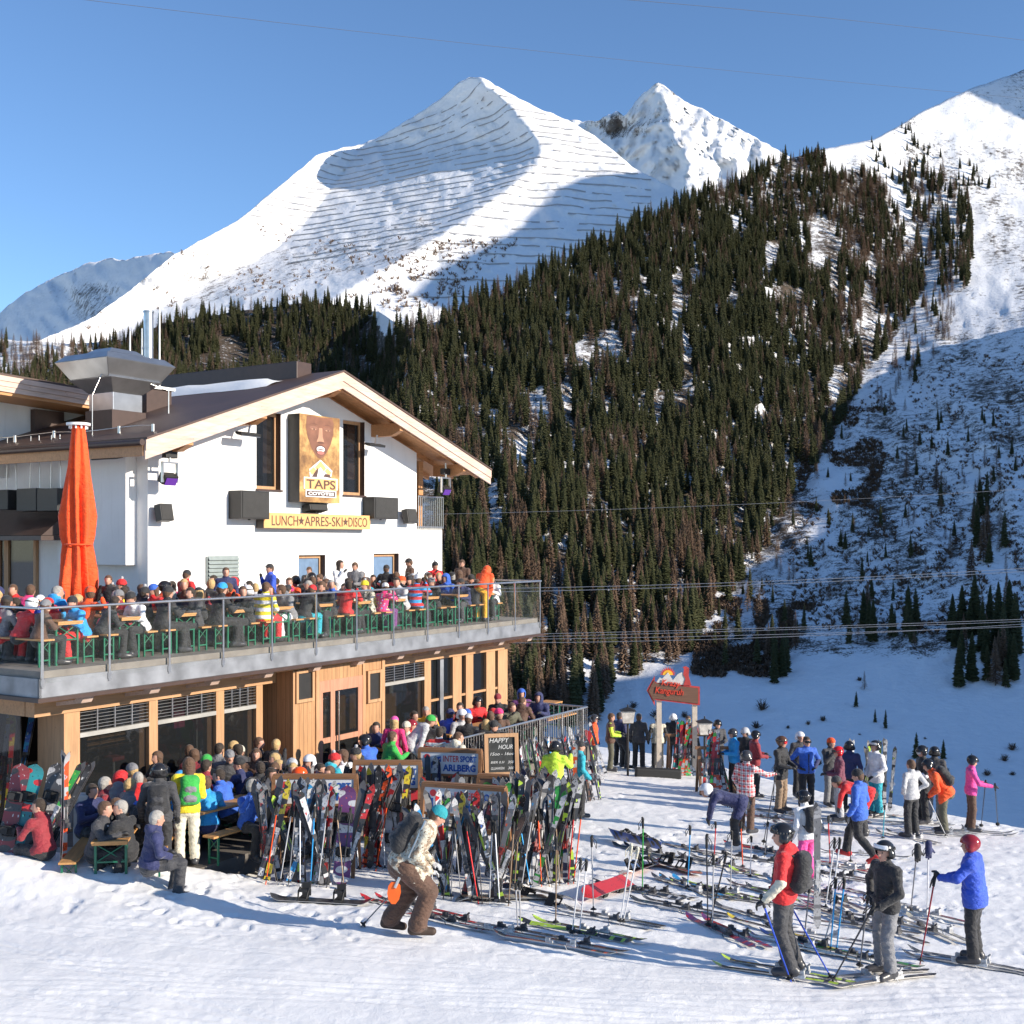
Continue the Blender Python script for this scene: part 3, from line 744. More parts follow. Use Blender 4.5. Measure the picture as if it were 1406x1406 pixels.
for (s0, s1, z0, z1, k) in ops:
    w = empty('window'); w.parent = bld
    f = MB(); t = .09
    y0, y1 = YF + .13, YF + .21
    f.bb(s0, s0 + t, y0, y1, z0, z1); f.bb(s1 - t, s1, y0, y1, z0, z1); f.bb(s0 + t, s1 - t, y0, y1, z0, z0 + t); f.bb(s0 + t, s1 - t, y0, y1, z1 - t, z1)
    f.build('frame', [M_TIM], w)
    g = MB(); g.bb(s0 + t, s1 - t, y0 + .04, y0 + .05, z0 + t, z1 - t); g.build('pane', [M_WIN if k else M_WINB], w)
    g = MB(); g.bb(s0 - .01, s0 + .004, YF + .005, YF + .13, z0, z1); g.bb(s1 - .025, s1 - .003, YF - .02, YF + .13, z0, z1); g.build('reveal_lining', [M_BRN], w)
    if k:
        g = MB(); g.bb(s0 - .03, s1 + .05, YF - .05, YF + .1, z0 - .05, z0 + .0); g.build('sill', [M_BRN], w)
        g = MB(); g.bb(s0 + .05, s1 - .05, YF + .6, YF + .64, z0, z1); g.build('dark_backing', [M_DARK], w)  # near-black sheet puts the room's shade behind the pane
# roof
Y0, Y1 = 3.8, 19.0
def slab(m, p, q, t0, t1, y0, y1, mi=0):
    """plank of roof from p to q (s, z of the top), between depths t0 and t1 below it"""
    m.prism([(p[0], y0, p[1] - t1), (q[0], y0, q[1] - t1), (q[0], y0, q[1] - t0), (p[0], y0, p[1] - t0)], (0, y1 - y0, 0), mi)
m = MB(); slab(m, EAVL, RDG, 0, .05, Y0 - .04, Y1); slab(m, RDG, EAVR, 0, .05, Y0 - .04, Y1)
rf = m.build('roof', [M_ROOF], bld)
m = MB(); slab(m, EAVL, RDG, .055, .17, Y0 + .06, Y1); slab(m, RDG, EAVR, .055, .17, Y0 + .06, Y1)
for i in range(9):
    y = Y0 + .5 + i * 1.0
    for a, b in ((EAVL, RDG), (RDG, EAVR)):
        pa = (a[0] + (.15 if a is EAVL else .05), a[1] - .17); 
        slab(m, (a[0] + .1, zroof(a[0] + .1) if a is EAVL else zroof(a[0] + .1)), (b[0] - .1, zroof(b[0] - .1)), .175, .32, y - .06, y + .06)
m.build('soffit', [M_SOF], rf)
m = MB(); slab(m, EAVL, RDG, .053, .30, Y0 - .01, Y0 + .05); slab(m, RDG, EAVR, .053, .30, Y0 - .01, Y0 + .05)
slab(m, EAVL, (RDG[0], RDG[1]), .30, .50, Y0 + .02, Y0 + .07); slab(m, RDG, EAVR, .30, .50, Y0 + .02, Y0 + .07)
m.build('bargeboard', [M_BARGE], rf)
m = MB(); m.bb(EAVL[0] - .02, EAVL[0] + .04, Y0 + .08, Y1, EAVL[1] - .42, EAVL[1] - .05); m.build('eaves_board', [M_TIMH], rf)
m = MB(); m.tube((EAVL[0] - .10, Y0, EAVL[1] - .12), (EAVL[0] - .10, Y1, EAVL[1] - .12), .075, n=10); m.build('gutter', [M_BRN], rf)
s0 = 11.6
m = MB(); m.bb(11.75, 12.35, 5.0, 16, RDG[1] - .3, RDG[1] + .28); m.build('ridge_cap', [M_BRN], rf, bevel=.02)
for s, zz, w_ in ((6.9, 0, .2), (9.35, 0, .22), (12.3, .0, .22), (15.1, 0, .22), (18.4, 0, .22), ):
    m = MB(); zt = zroof(s) - .34
    m.prism([(s - w_ / 2, Y0 + .12, zt - .22), (s - w_ / 2, Y0 + .12, zt), (s - w_ / 2, YF + .1, zt), (s - w_ / 2, YF + .1, zt - .36), (s - w_ / 2, Y0 + .45, zt - .36)], (w_, 0, 0))
    m.build('purlin', [M_SOF], rf)
# snow left lying on the roof
def drift(name, pts, w_, h, seed, parent):
    V = []; Q = []; n = len(pts)
    for i, p in enumerate(pts):
        for j in range(9):
            t = j / 8 - .5; r_ = 1 + .35 * float(fbm(i * .7, j * .5, seed))
            s = p[0] + t * w_ * r_ * (.6 if i in (0, n - 1) else 1); y = p[1]
            V.append((s, y, zroof(s) + .012 + h * max(0, 1 - (2 * t) ** 2) * r_ * (.2 if i in (0, n - 1) else 1)))
    for i in range(n - 1):
        for j in range(8): Q.append((i * 9 + j, i * 9 + j + 1, (i + 1) * 9 + j + 1, (i + 1) * 9 + j))
    me = me_np(name, np.array(V), np.array(Q), [M_SNOW]); return obj(name, me, parent)
drift('snow', [(11.1, 5.2 + i * .5) for i in range(24)], 1.0, .16, 3, rf)
drift('snow', [(10.2, 9.6 + i * .35) for i in range(14)], 1.7, .2, 5, rf)
# upper wing behind on the left
wg = MB(); wg.prism([(2.0, 9.0, 9.47), (10.6, 9.0, 9.17), (10.6, 9.0, 9.23), (2.0, 9.0, 9.53)], (0, 10, 0)); wr = wg.build('wing_roof', [M_ROOF], bld)
wg = MB()
for k in range(3): wg.prism([(2.0, 8.97 + k * .02, 9.47 - .13 * (k + 1)), (10.6, 8.97 + k * .02, 9.17 - .13 * (k + 1)), (10.6, 8.97 + k * .02, 9.165 - .13 * k), (2.0, 8.97 + k * .02, 9.465 - .13 * k)], (0, .06, 0))
wg.build('bargeboard', [M_BARGE], wr)
wg = MB(); wg.prism([(2.0, 9.06, 9.0), (10.6, 9.06, 8.7), (10.6, 9.06, 9.16), (2.0, 9.06, 9.46)], (0, 10, 0)); wg.build('soffit', [M_SOF], wr)
wg = MB(); wg.bb(2.4, 10.4, 10.3, 18, 6.9, 8.85); wg.build('wing_wall', [M_PLAS], bld)
wg = MB(); wg.bb(7.2, 8.1, 10.1, 10.3, 7.4, 8.75); wg.build('wing_window', [M_BRN], bld); wg = MB(); wg.bb(4.0, 5.1, 10.2, 10.3, 7.7, 8.8); wg.build('wing_window', [M_BRN], bld)
# left rear facade window and lean-to hood
for px0, px1, py0, py1 in ((2, 12, 742, 830), (14, 52, 742, 830)):
    y0, z1 = SS(px0, py0, SL); y1, z0 = SS(px1, py1, SL)
    w = empty('window'); w.parent = bld
    g = MB(); g.bb(SL - .05, SL - .02, y1, y0, z0, z1); g.build('pane', [M_WIN], w)
    g = MB()
    for q in (y1, y0): g.bb(SL - .10, SL - .01, q - .05, q + .05, z0, z1)
    g.bb(SL - .10, SL - .01, y1, y0, z1, z1 + .09); g.build('frame', [M_TIM], w)
ya, za = SS(62, 735, SL - .9); yb, zb = SS(0, 690, SL)
m = MB(); m.prism([(SL - 1.0, ya, za), (SL, ya, za), (SL, ya, za + .75)], (0, 4.5, 0)); m.bb(SL - 1.04, SL, ya - .03, ya + 4.5, za - .12, za - .01)
m.build('window_hood', [M_BRN], bld)

# ---- terrace slab and ground floor
SE = 16.35
m = MB(); m.bb(0, SE, 0, YF, ZD - .22, ZD); m.bb(0, SL, YF, 19, ZD - .22, ZD); m.build('terrace_floor', [M_DFL], bld)
m = MB(); m.bb(-.05, SE + .05, -.05, -.003, 2.60, ZD - .12); m.bb(-.05, -.003, -.05, 19, 2.60, ZD - .12); m.bb(SE + .003, SE + .05, -.003, 6, 2.60, ZD - .12)
m.build('zinc_fascia', [M_FASC], bld)
m = MB(); m.bb(-.12, SE + .12, -.12, .25, 2.53, 2.598); m.bb(-.12, .25, .25, 19, 2.53, 2.598); m.build('drip_edge', [M_BRN], bld)
m = MB(); m.bb(.25, SE - .1, .25, 8, 2.45, 2.80); m.build('terrace_ceiling', [M_SOF], bld)
YG = .8
def sg(px): return FS(px, 950, YG)[0]
m = MB(); m.bb(.45, SE - .35, YG - .03, YG + .22, 2.15, 2.45); m.build('timber_beam', [M_TIMH], bld)
for i in range(11):
    s = 1.0 + i * 1.5
    m = MB(); m.prism([(s - .11, -.0, 2.53), (s - .11, YG, 2.53), (s - .11, YG, 2.30), (s - .11, .1, 2.40)], (.22, 0, 0)); m.build('rafter_end', [M_BARGE], bld)
posts = [(66, 110, .85), (205, 217, 0), (297, 308, 0), (352, 361, 0), (518, 528, 0), (583, 592, 0), (622, 634, 0), (640, 650, 0), (668, 680, 0), (684, 697, 0)]
pr = []
for a, b, dp in posts:
    s0, s1 = sg(a), sg(b)
    if dp: s0 = sg(88); dpp = .75
    else: dpp = .2
    m = MB(); m.bb(s0, s1, YG, YG + dpp, -.05, 2.148); m.build('timber_post', [M_TIM], bld, bevel=.008); pr.append((s0, s1))
# the beam and glass round the corner on the left
m = MB(); m.bb(.45, .7, YG + .24, 9, 2.15, 2.45); m.build('side_beam', [M_TIMH], bld)
m = MB(); m.bb(.75, .78, YG + .8, 9, 0, 2.15); w = m.build('side_glazing', [M_WIN], bld)
bays = [(pr[0][1], pr[1][0]), (pr[1][1], pr[2][0]), (pr[2][1], pr[3][0]), (pr[4][1], pr[5][0])]
for a, b in bays:
    w = empty('window'); w.parent = bld
    m = MB()
    for k in range(6): m.tube((a, YG + .03, 1.80 + k * .062), (b, YG + .03, 1.80 + k * .062), .008, n=5)
    for k in range(1, 4): m.bb(a + (b - a) * k / 4 - .012, a + (b - a) * k / 4 + .012, YG + .015, YG + .04, 1.74, 2.15)
    m.build('bars', [M_STEEL], w)
    m = MB(); m.bb(a, b, YG, YG + .08, 1.66, 1.74); m.build('transom', [M_CONC], w)
    m = MB(); m.bb(a, b, YG + .09, YG + .10, .0, 2.15); m.build('pane', [M_WIN], w)
    m = MB(); m.bb(b - .14, b - .02, YG + .12, YG + .22, 0, 2.14); m.build('mullion', [M_TIM], w)
for a, b in ((pr[5][1], pr[6][0]), (pr[6][1], pr[7][0]), (pr[7][1], pr[8][0]), (pr[8][1], pr[9][0])):
    w = empty('window'); w.parent = bld
    m = MB(); m.bb(a, b, YG + .09, YG + .10, .0, 2.15); m.build('pane', [M_WIN], w)
    m = MB(); m.bb(a, b, YG + .02, YG + .08, 1.05, 1.11); m.build('transom', [M_TIM], w)
m = MB(); s = sg(606); m.bb(s - .08, s + .08, YG - .02, YG + .08, 0, 2.12); m.build('door_edge', [M_FASC], bld)
# inside: floor, back wall with room shade in its colour, counter, stools and shelves seen dimly through the glass
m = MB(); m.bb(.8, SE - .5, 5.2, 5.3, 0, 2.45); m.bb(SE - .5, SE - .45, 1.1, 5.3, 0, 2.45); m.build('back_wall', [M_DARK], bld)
M_IN = [plain('inside_red', (.25, .03, .03), .6), plain('inside_pink', (.5, .06, .2), .6), plain('inside_pale', (.3, .33, .32), .5), plain('inside_wood', (.3, .17, .07), .6)]
m = MB()
for k in range(5): m.bb(3.3, 4.6, 3.0, 3.04, .9 + k * .12, .96 + k * .12, 3)
m.bb(5.05, 5.35, 2.4, 2.45, 1.2, 1.7, 1); m.bb(5.5, 6.1, 2.2, 2.3, .6, 1.8, 2)
for k in range(6): m.bb(1.8 + k * .9, 2.1 + k * .9, 2.6, 2.9, .7, .78, 0); m.tube((1.95 + k * .9, 2.75, 0), (1.95 + k * .9, 2.75, .7), .03, n=6, mi=2)
m.bb(11, 14.6, 3.6, 4.1, 0, 1.05, 3); m.bb(13.2, 13.9, 3.0, 3.05, 1.0, 1.9, 2)
m.build('interior_fittings', M_IN, bld)
# porch with the door
PY0 = .28
sa, sb = FS(402, 950, PY0)[0], FS(527, 950, PY0)[0]; d0, d1 = FS(437, 950, PY0)[0], FS(497, 950, PY0)[0]
pc = empty('porch'); pc.parent = bld
m = MB(); m.bb(sa, d0, PY0, PY0 + .12, -.05, 2.44); m.bb(d1, sb, PY0, PY0 + .12, -.05, 2.44); m.bb(d0, d1, PY0, PY0 + .12, 2.12, 2.44); m.bb(sa, sa + .12, PY0 + .12, 2.4, -.05, 2.44)
m.bb(sb - .12, sb, PY0 + .12, 1.0, -.05, 2.44)
m.build('cladding', [M_PLANK], pc)
for a in (sa - .02, d0 - .10, d1, sb - .10):
    m = MB(); m.bb(a, a + .11, PY0 - .03, PY0 + .0, -.05, 2.43); m.build('corner_trim', [M_TIM], pc)
for a, b in ((407, 426), (505, 519)):
    s0, s1 = FS(a, 950, PY0)[0], FS(b, 950, PY0)[0]; z1, z0 = FS(a, 925, PY0)[1], FS(a, 961, PY0)[1]
    f = MB(); t = .07
    f.bb(s0 - t, s0, PY0 - .07, PY0 - .003, z0 - t, z1 + t); f.bb(s1, s1 + t, PY0 - .07, PY0 - .003, z0 - t, z1 + t); f.bb(s0, s1, PY0 - .07, PY0 - .003, z0 - t, z0); f.bb(s0, s1, PY0 - .07, PY0 - .003, z1, z1 + t)
    o = f.build('loudspeaker_frame', [M_TIM], pc)
    f = MB(); f.bb(s0, s1, PY0 - .03, PY0 - .005, z0, z1); f.build('grille', [M_BLK], o)
dr = empty('door'); dr.parent = bld
m = MB(); dy0, dy1 = PY0 - .02, PY0 + .05; mid = d0 + (d1 - d0) * .30
for a, b in ((d0 + .01, d0 + .13), (mid - .06, mid + .09), (d1 - .16, d1 - .0)): m.bb(a, b, dy0, dy1, 0, 2.12)
for z0, z1 in ((1.86, 2.12), (.72, .84), (0, .14)): m.bb(d0 + .13, mid - .06, dy0 + .003, dy1 - .003, z0, z1); m.bb(mid + .09, d1 - .16, dy0 + .003, dy1 - .003, z0, z1)
m.build('frame', [M_DOOR], dr)
m = MB(); m.bb(d0 + .13, d1 - .16, dy0 + .03, dy0 + .04, .1, 1.9); m.build('pane', [M_WIN], dr)
m = MB(); m.tube((mid + .15, dy0 - .06, .3), (mid + .15, dy0 - .06, 1.85), .018, n=8)
for z in (.5, 1.6): m.tube((mid + .15, dy0 - .06, z), (mid + .15, dy0 + .02, z), .012, n=6)
m.build('handle', [M_STEEL], dr)

# patio floor
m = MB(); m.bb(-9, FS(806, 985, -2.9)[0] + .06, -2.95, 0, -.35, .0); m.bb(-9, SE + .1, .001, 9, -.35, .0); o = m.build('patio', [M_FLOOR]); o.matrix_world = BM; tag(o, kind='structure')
# ---- terrace railing
rl = empty('terrace_railing', mat=BM)
tag(rl, 'stainless steel railing with glass panels along the upper terrace edge', 'railing')
PP = SE / 12; ZR = 4.10
for k in range(13):
    m = MB(); m.bb(k * PP - .02, k * PP + .02, -.075, -.052, 2.76, ZR); m.bb(k * PP - .035, k * PP + .035, -.078, -.045, 2.8, 2.9); m.build('post', [M_STEEL], rl)
for k in range(1, 4):
    m = MB(); m.bb(-.075, -.052, k * 1.5 - .02, k * 1.5 + .02, 2.76, ZR); m.build('post', [M_STEEL], rl)
    m = MB(); m.bb(SE + .052, SE + .075, k * 1.5 - .02, k * 1.5 + .02, 2.76, ZR); m.build('post', [M_STEEL], rl)
m = MB(); m.poly([(-.063, 12, ZR), (-.063, -.063, ZR), (SE + .063, -.063, ZR), (SE + .063, 5.2, ZR)], .024, 8); m.build('handrail', [M_STEEL], rl)
for k in range(12):
    m = MB(); m.bb(k * PP + .04, (k + 1) * PP - .04, -.068, -.058, 2.84, ZR - .09); m.build('glass_panel', [M_PANE], rl)
for k in range(4):
    m = MB(); m.bb(-.068, -.058, k * 1.5 + .04, (k + 1) * 1.5 - .04, 2.84, ZR - .09); m.build('glass_panel', [M_PANE], rl)
    if k < 3: m = MB(); m.bb(SE + .058, SE + .068, k * 1.5 + .04, (k + 1) * 1.5 - .04, 2.84, ZR - .09); m.build('glass_panel', [M_PANE], rl)
# balcony rail
br = empty('balcony_railing', mat=BM); tag(br, 'small steel balcony railing with upright bars at the right end of the white facade', 'railing')
s0, s1 = S572 + .05, SR
m = MB()
for k in range(13): s = s0 + (s1 - s0) * k / 12; m.tube((s, YF - .04, ZB + .05), (s, YF - .04, ZB + 1.05), .012, n=6)
m.build('bars', [M_STEEL], br)
m = MB(); m.tube((s0, YF - .04, ZB + 1.07), (s1, YF - .04, ZB + 1.07), .025); m.tube((s0, YF - .04, ZB + .1), (s1, YF - .04, ZB + .1), .015); m.build('handrail', [M_STEEL], br)
# patio railing at the right end: runs beside the raised patio
pr_ = empty('patio_railing', mat=BM); tag(pr_, 'steel bar railing round the raised patio with skis leaning against it', 'railing')
NY = -2.9; SA, SB = 7.2, FS(806, 985, -2.9)[0]
m = MB(); m.tube((SA, NY, 1.0), (SB, NY, 1.0), .025); m.tube((SB, NY, 1.0), (SB, NY + 2.4, 1.0), .025); m.tube((SA, NY, .12), (SB, NY, .12), .015); m.tube((SB, NY, .12), (SB, NY + 2.4, .12), .015); m.build('handrail', [M_STEEL], pr_)
m = MB(); n = 62
for k in range(n + 1): s = SA + (SB - SA) * k / n; m.tube((s, NY, .12), (s, NY, 1.0), .022 if k % 10 == 0 else .008, n=5)
for k in range(1, 18): m.tube((SB, NY + k * .14, .12), (SB, NY + k * .14, 1.0), .008, n=5)
m.build('bars', [M_STEEL], pr_)

# ---- text
def text_me(body, size, mat, extrude=.006, offset=0.0, sx=1.0, align='CENTER', shear=0.0, spacing=1.0):
    cu = bpy.data.curves.new('lettering', 'FONT'); cu.body = body; cu.size = size; cu.extrude = extrude; cu.offset = offset
    cu.align_x = align; cu.align_y = 'CENTER'; cu.shear = shear; cu.space_character = spacing; cu.resolution_u = 4
    o = bpy.data.objects.new('tmp', cu); COL.objects.link(o); bpy.context.view_layer.update()
    me = bpy.data.meshes.new_from_object(o.evaluated_get(bpy.context.evaluated_depsgraph_get()))
    bpy.data.objects.remove(o); bpy.data.curves.remove(cu)
    me.transform(Matrix.Diagonal((sx, 1, 1, 1))); me.materials.clear(); me.materials.append(mat); me.name = 'lettering'; return me
def fit_text(body, w_, h, mat, **k):
    me = text_me(body, 1.0, mat, **k); xs = [v.co.x for v in me.vertices]; ys = [v.co.y for v in me.vertices]
    a, b, c, d = min(xs), max(xs), min(ys), max(ys)
    me.transform(Matrix.Diagonal((w_ / (b - a), h / (d - c), 1, 1)) @ Matrix.Translation((-(a + b) / 2, -(c + d) / 2, 0))); return me
FRONT = Matrix(((1, 0, 0, 0), (0, 0, -1, 0), (0, 1, 0, 0), (0, 0, 0, 1)))     # text plane (x, y) -> (x, z), facing -y
def put(me, parent, x, y, z, name='lettering'):
    return obj(name, me, parent, mat=Matrix.Translation((x, y, z)) @ FRONT)
def flat(name, pts, y, mat, parent, th=.006):
    m = MB(); m.prism([(p[0], y, p[1]) for p in pts], (0, -th, 0)); return m.build(name, [mat], parent)
def ell(cx, cz, rx, rz, n=28, a0=0): return [(cx + rx * math.cos(2 * math.pi * i / n + a0), cz + rz * math.sin(2 * math.pi * i / n + a0)) for i in range(n)]
M_YEL = plain('sign_yellow', (.74, .41, .16), .5, var=.04); M_TXB = plain('sign_brown', (.10, .055, .04), .5); M_WHT = plain('sign_white', (.8, .8, .78), .5, var=.03)
# LUNCH board
sg_ = empty('lettered_board', mat=BM); tag(sg_, 'long yellow board reading LUNCH APRES-SKI DISCO on the white facade', 'sign')
yb_ = YF - .28; s0, z1 = FS(362, 706, yb_); s1, _ = FS(508, 706, yb_); zt, zb_ = FS(440, 706, yb_)[1], FS(440, 726, yb_)[1]
m = MB(); m.bb(s0, s1, yb_, YF - .005, zb_, zt); m.build('board', [plain('sign_box_dark', (.07, .06, .05), .6)], sg_)
m = MB(); m.bb(s0, s1, yb_ - .012, yb_ - .002, zb_, zt); m.build('face_plate', [M_YEL], sg_)
cx_ = (s0 + s1) / 2; L_ = s1 - s0; zc = (zt + zb_) / 2; hh = (zt - zb_) * .66
for txt, f0, f1 in (('LUNCH', .065, .295), ('APRES-SKI', .355, .715), ('DISCO', .775, .965)):
    put(fit_text(txt, (f1 - f0) * L_, hh, M_TXB, extrude=.004), sg_, s0 + L_ * (f0 + f1) / 2, yb_ - .016, zc)
for f in (.325, .745):
    pts = [(s0 + L_ * f + (.13 if i % 2 == 0 else .055) * math.sin(i * math.pi / 5), zc + (.13 if i % 2 == 0 else .055) * math.cos(i * math.pi / 5)) for i in range(10)]
    flat('star', pts, yb_ - .013, M_TXB, sg_)
# poster
ps = empty('poster_sign', mat=BM); tag(ps, 'tall framed poster of a face above a yellow TAPS COYOTES logo between two windows', 'sign')
yp = YF - .42; s0, _ = FS(411, 600, yp); s1, _ = FS(466, 600, yp); zt, zb_ = FS(438, 571, yp)[1], FS(438, 690, yp)[1]
m = MB(); m.bb(s0, s1, yp, YF - .004, zb_, zt); m.build('case', [plain('poster_case', (.05, .048, .045), .5)], ps, bevel=.01)
t = NT('poster_print'); tc = t.n('ShaderNodeTexCoord'); n1 = t.noise(1.4, 5, .7, vec=tc.outputs['Object'])
t.base(t.ramp(n1, [(.32, (.10, .045, .02)), (.5, (.32, .17, .06)), (.66, (.62, .39, .14))])); t.set(Roughness=.5)
m = MB(); m.bb(s0, s1, yp - .012, yp - .002, zb_, zt); m.build('picture', [t.m], ps)
PW = s1 - s0; PH = zt - zb_
def pp(x, z): return (s0 + PW * x, zb_ + PH * z)
def pe(x, z, rx, rz, n=26): return [(pp(x, z)[0] + rx * PW * math.cos(6.2832 * i / n), pp(x, z)[1] + rz * PH * math.sin(6.2832 * i / n)) for i in range(n)]
M_FC = plain('print_skin', (.20, .085, .05), .55, var=.25, scale=4); M_FL = plain('print_skin_light', (.42, .23, .14), .55, var=.1); M_FD = plain('print_skin_dark', (.13, .055, .035), .55)
face = [pp(*q) for q in ((.17, .985), (.15, .86), (.19, .74), (.27, .64), (.36, .56), (.44, .515), (.5, .505), (.58, .525), (.68, .60), (.77, .69), (.83, .80), (.84, .93), (.80, .985))]
flat('print', face, yp - .013, M_FC, ps, .003)
flat('print', [pp(*q) for q in ((.47, .86), (.45, .75), (.41, .70), (.47, .685), (.55, .685), (.60, .70), (.56, .76), (.55, .86))], yp - .017, M_FL, ps, .002)
for sx_ in (-1, 1):
    c = .5 + sx_ * .175 + .01
    flat('print', pe(c, .850, .10, .024), yp - .017, plain('print_shade', (.24, .11, .07), .55), ps, .002); flat('print', pe(c, .838, .06, .008), yp - .020, M_FL, ps, .002); flat('print', pe(c + .01, .838, .022, .009), yp - .023, M_FD, ps, .002)
    flat('print', [pp(c - .11, .885), pp(c, .902), pp(c + .11, .888), pp(c + .11, .892), pp(c, .908), pp(c - .11, .889)], yp - .017, M_FD, ps, .002)
flat('print', pe(.515, .692, .085, .012), yp - .020, M_FD, ps, .002)
flat('print', pe(.51, .605, .145, .058), yp - .017, M_FD, ps, .002); flat('print', pe(.51, .615, .10, .034), yp - .020, M_WHT, ps, .002); flat('print', pe(.51, .612, .085, .006), yp - .023, M_FD, ps, .002); flat('print', pe(.51, .575, .09, .022), yp - .021, plain('print_lip', (.45, .16, .13), .5), ps, .002)
def band(a, b, w_):  # diagonal roof shape
    dx, dz = b[0] - a[0], b[1] - a[1]; L = math.hypot(dx, dz); nx, nz = -dz / L * w_, dx / L * w_
    return [(a[0] + nx, a[1] + nz), (a[0] - nx, a[1] - nz), (b[0] - nx, b[1] - nz), (b[0] + nx, b[1] + nz)]
flat('logo', [pp(.22, .375), pp(.49, .49), pp(.51, .49), pp(.80, .375), pp(.76, .285), pp(.24, .285)], yp - .024, M_WHT, ps, .003)
flat('logo', [pp(.36, .40), pp(.49, .475), pp(.51, .475), pp(.64, .40), pp(.58, .36), pp(.50, .41), pp(.42, .36)], yp - .028, M_YEL, ps, .002)
flat('logo', [pp(.22, .355), pp(.33, .405), pp(.40, .365), pp(.29, .31)], yp - .028, M_YEL, ps, .002); flat('logo', [pp(.78, .355), pp(.67, .405), pp(.60, .365), pp(.71, .31)], yp - .028, M_YEL, ps, .002)
flat('logo', [pp(.28, .29), pp(.36, .35), pp(.43, .40), pp(.44, .36), pp(.41, .29)], yp - .0285, M_TXB, ps, .002); flat('logo', [pp(.56, .30), pp(.62, .335), pp(.73, .33), pp(.77, .29)], yp - .0285, M_TXB, ps, .002)
flat('plate', [pp(.09, .15), pp(.09, .285), pp(.93, .285), pp(.93, .15)], yp - .024, M_WHT, ps, .003); flat('plate', [pp(.115, .14), pp(.115, .272), pp(.905, .272), pp(.905, .14)], yp - .028, M_YEL, ps, .002)
flat('plate', [pp(.13, .06), pp(.13, .142), pp(.895, .142), pp(.895, .06)], yp - .031, M_WHT, ps, .003); flat('plate', [pp(.155, .072), pp(.155, .13), pp(.87, .13), pp(.87, .072)], yp - .035, M_TXB, ps, .002)
put(fit_text('TAPS', PW * .72, PH * .105, M_TXB, extrude=.003, offset=.012), ps, *[pp(.51, .205)[0], yp - .034, pp(.51, .208)[1]])
put(fit_text('COYOTES', PW * .64, PH * .036, M_WHT, extrude=.003, offset=.035), ps, *[pp(.51, .1)[0], yp - .042, pp(.51, .101)[1]])

# ---- loudspeakers, lamps, louvre on the facade
def fbox(name, px0, px1, py0, py1, d_, mat, label, cat, group=None, off=.0, tilt=0, extra=None):
    ym = YF - off - d_; s0, z1 = FS(px0, py0, ym); s1, z0 = FS(px1, py1, ym)
    e = empty(name, mat=BM @ Matrix.Translation(((s0 + s1) / 2, YF - off - d_ / 2, (z0 + z1) / 2)) @ Matrix.Rotation(tilt, 4, 'X'))
    tag(e, label, cat, group); w_, h = s1 - s0, z1 - z0
    m = MB(); m.box((0, 0, 0), (w_, d_, h)); m.build('cabinet', [mat], e, bevel=.012)
    if extra == 'grille':
        m = MB(); m.box((0, -d_ / 2 - .006, 0), (w_ * .9, .01, h * .9)); m.build('grille', [plain('speaker_grille', (.035, .034, .032), .7, bump=.8, bs=150)], e)
        m = MB(); m.bb(-w_ * .1, w_ * .1, d_ / 2, d_ / 2 + off, -.04, .04) if off > .02 else m.bb(-.03, .03, -.02, .02, -h / 2 - .03, -h / 2)
        m.build('bracket', [M_BLK], e)
    return e
fbox('loudspeaker', 331, 370, 673, 713, .45, M_BLK, 'large black loudspeaker left of the poster on the white facade', 'loudspeaker', extra='grille')
fbox('loudspeaker', 514, 547, 682, 713, .45, M_BLK, 'large black loudspeaker right of the poster on the white facade', 'loudspeaker', extra='grille')
fbox('loudspeaker', 221, 238, 692, 716, .22, M_BLK, 'small black loudspeaker near the left corner of the white facade', 'loudspeaker', off=.15, tilt=-.2, extra='grille')
fbox('loudspeaker', 560, 573, 699, 719, .22, M_BLK, 'small black loudspeaker beside the balcony railing', 'loudspeaker', off=.15, tilt=-.2, extra='grille')
fbox('loudspeaker', 426, 450, 692, 703, .3, M_BLK, 'flat black loudspeaker directly beneath the poster', 'loudspeaker', off=.02, tilt=-.25, extra='grille')
M_PUR = NT('purple_lens'); M_PUR.base((.12, .04, .30)); M_PUR.set(Roughness=.1); M_PUR = M_PUR.m
def flood(px, py, sc, label, s_off):
    ym = YF - .55; s, z = FS(px, py, ym)
    e = empty('stage_light', mat=BM @ Matrix.Translation((s, ym, z))); tag(e, label, 'lamp', 'stage lights under the eaves')
    m = MB(); m.box((0, 0, -.12), (.42, .22, .24), M=Matrix.Rotation(.5, 4, 'X')); m.build('housing', [M_BLK], e, bevel=.02)
    m = MB(); m.box((0, -.13, -.14), (.34, .02, .18), M=Matrix.Rotation(.5, 4, 'X')); m.build('lens', [M_PUR], e)
    m = MB(); m.bb(-.24, -.2, -.03, .03, -.2, .25); m.bb(.2, .24, -.03, .03, -.2, .25); m.bb(-.24, .24, -.03, .03, .25, .29); m.tube((0, 0, .29), (0, 0, .75), .03); m.build('yoke', [M_STEEL], e)
    m = MB(); m.box((.05, .05, .48), (.36, .16, .2)); m.build('upper_lamp', [M_BLK], e, bevel=.02)
flood(233, 651, 1, 'black stage light with purple lens hanging at the left corner of the gable', 0)
flood(612, 668, 1, 'black stage light with purple lens hanging under the right eaves', 0)
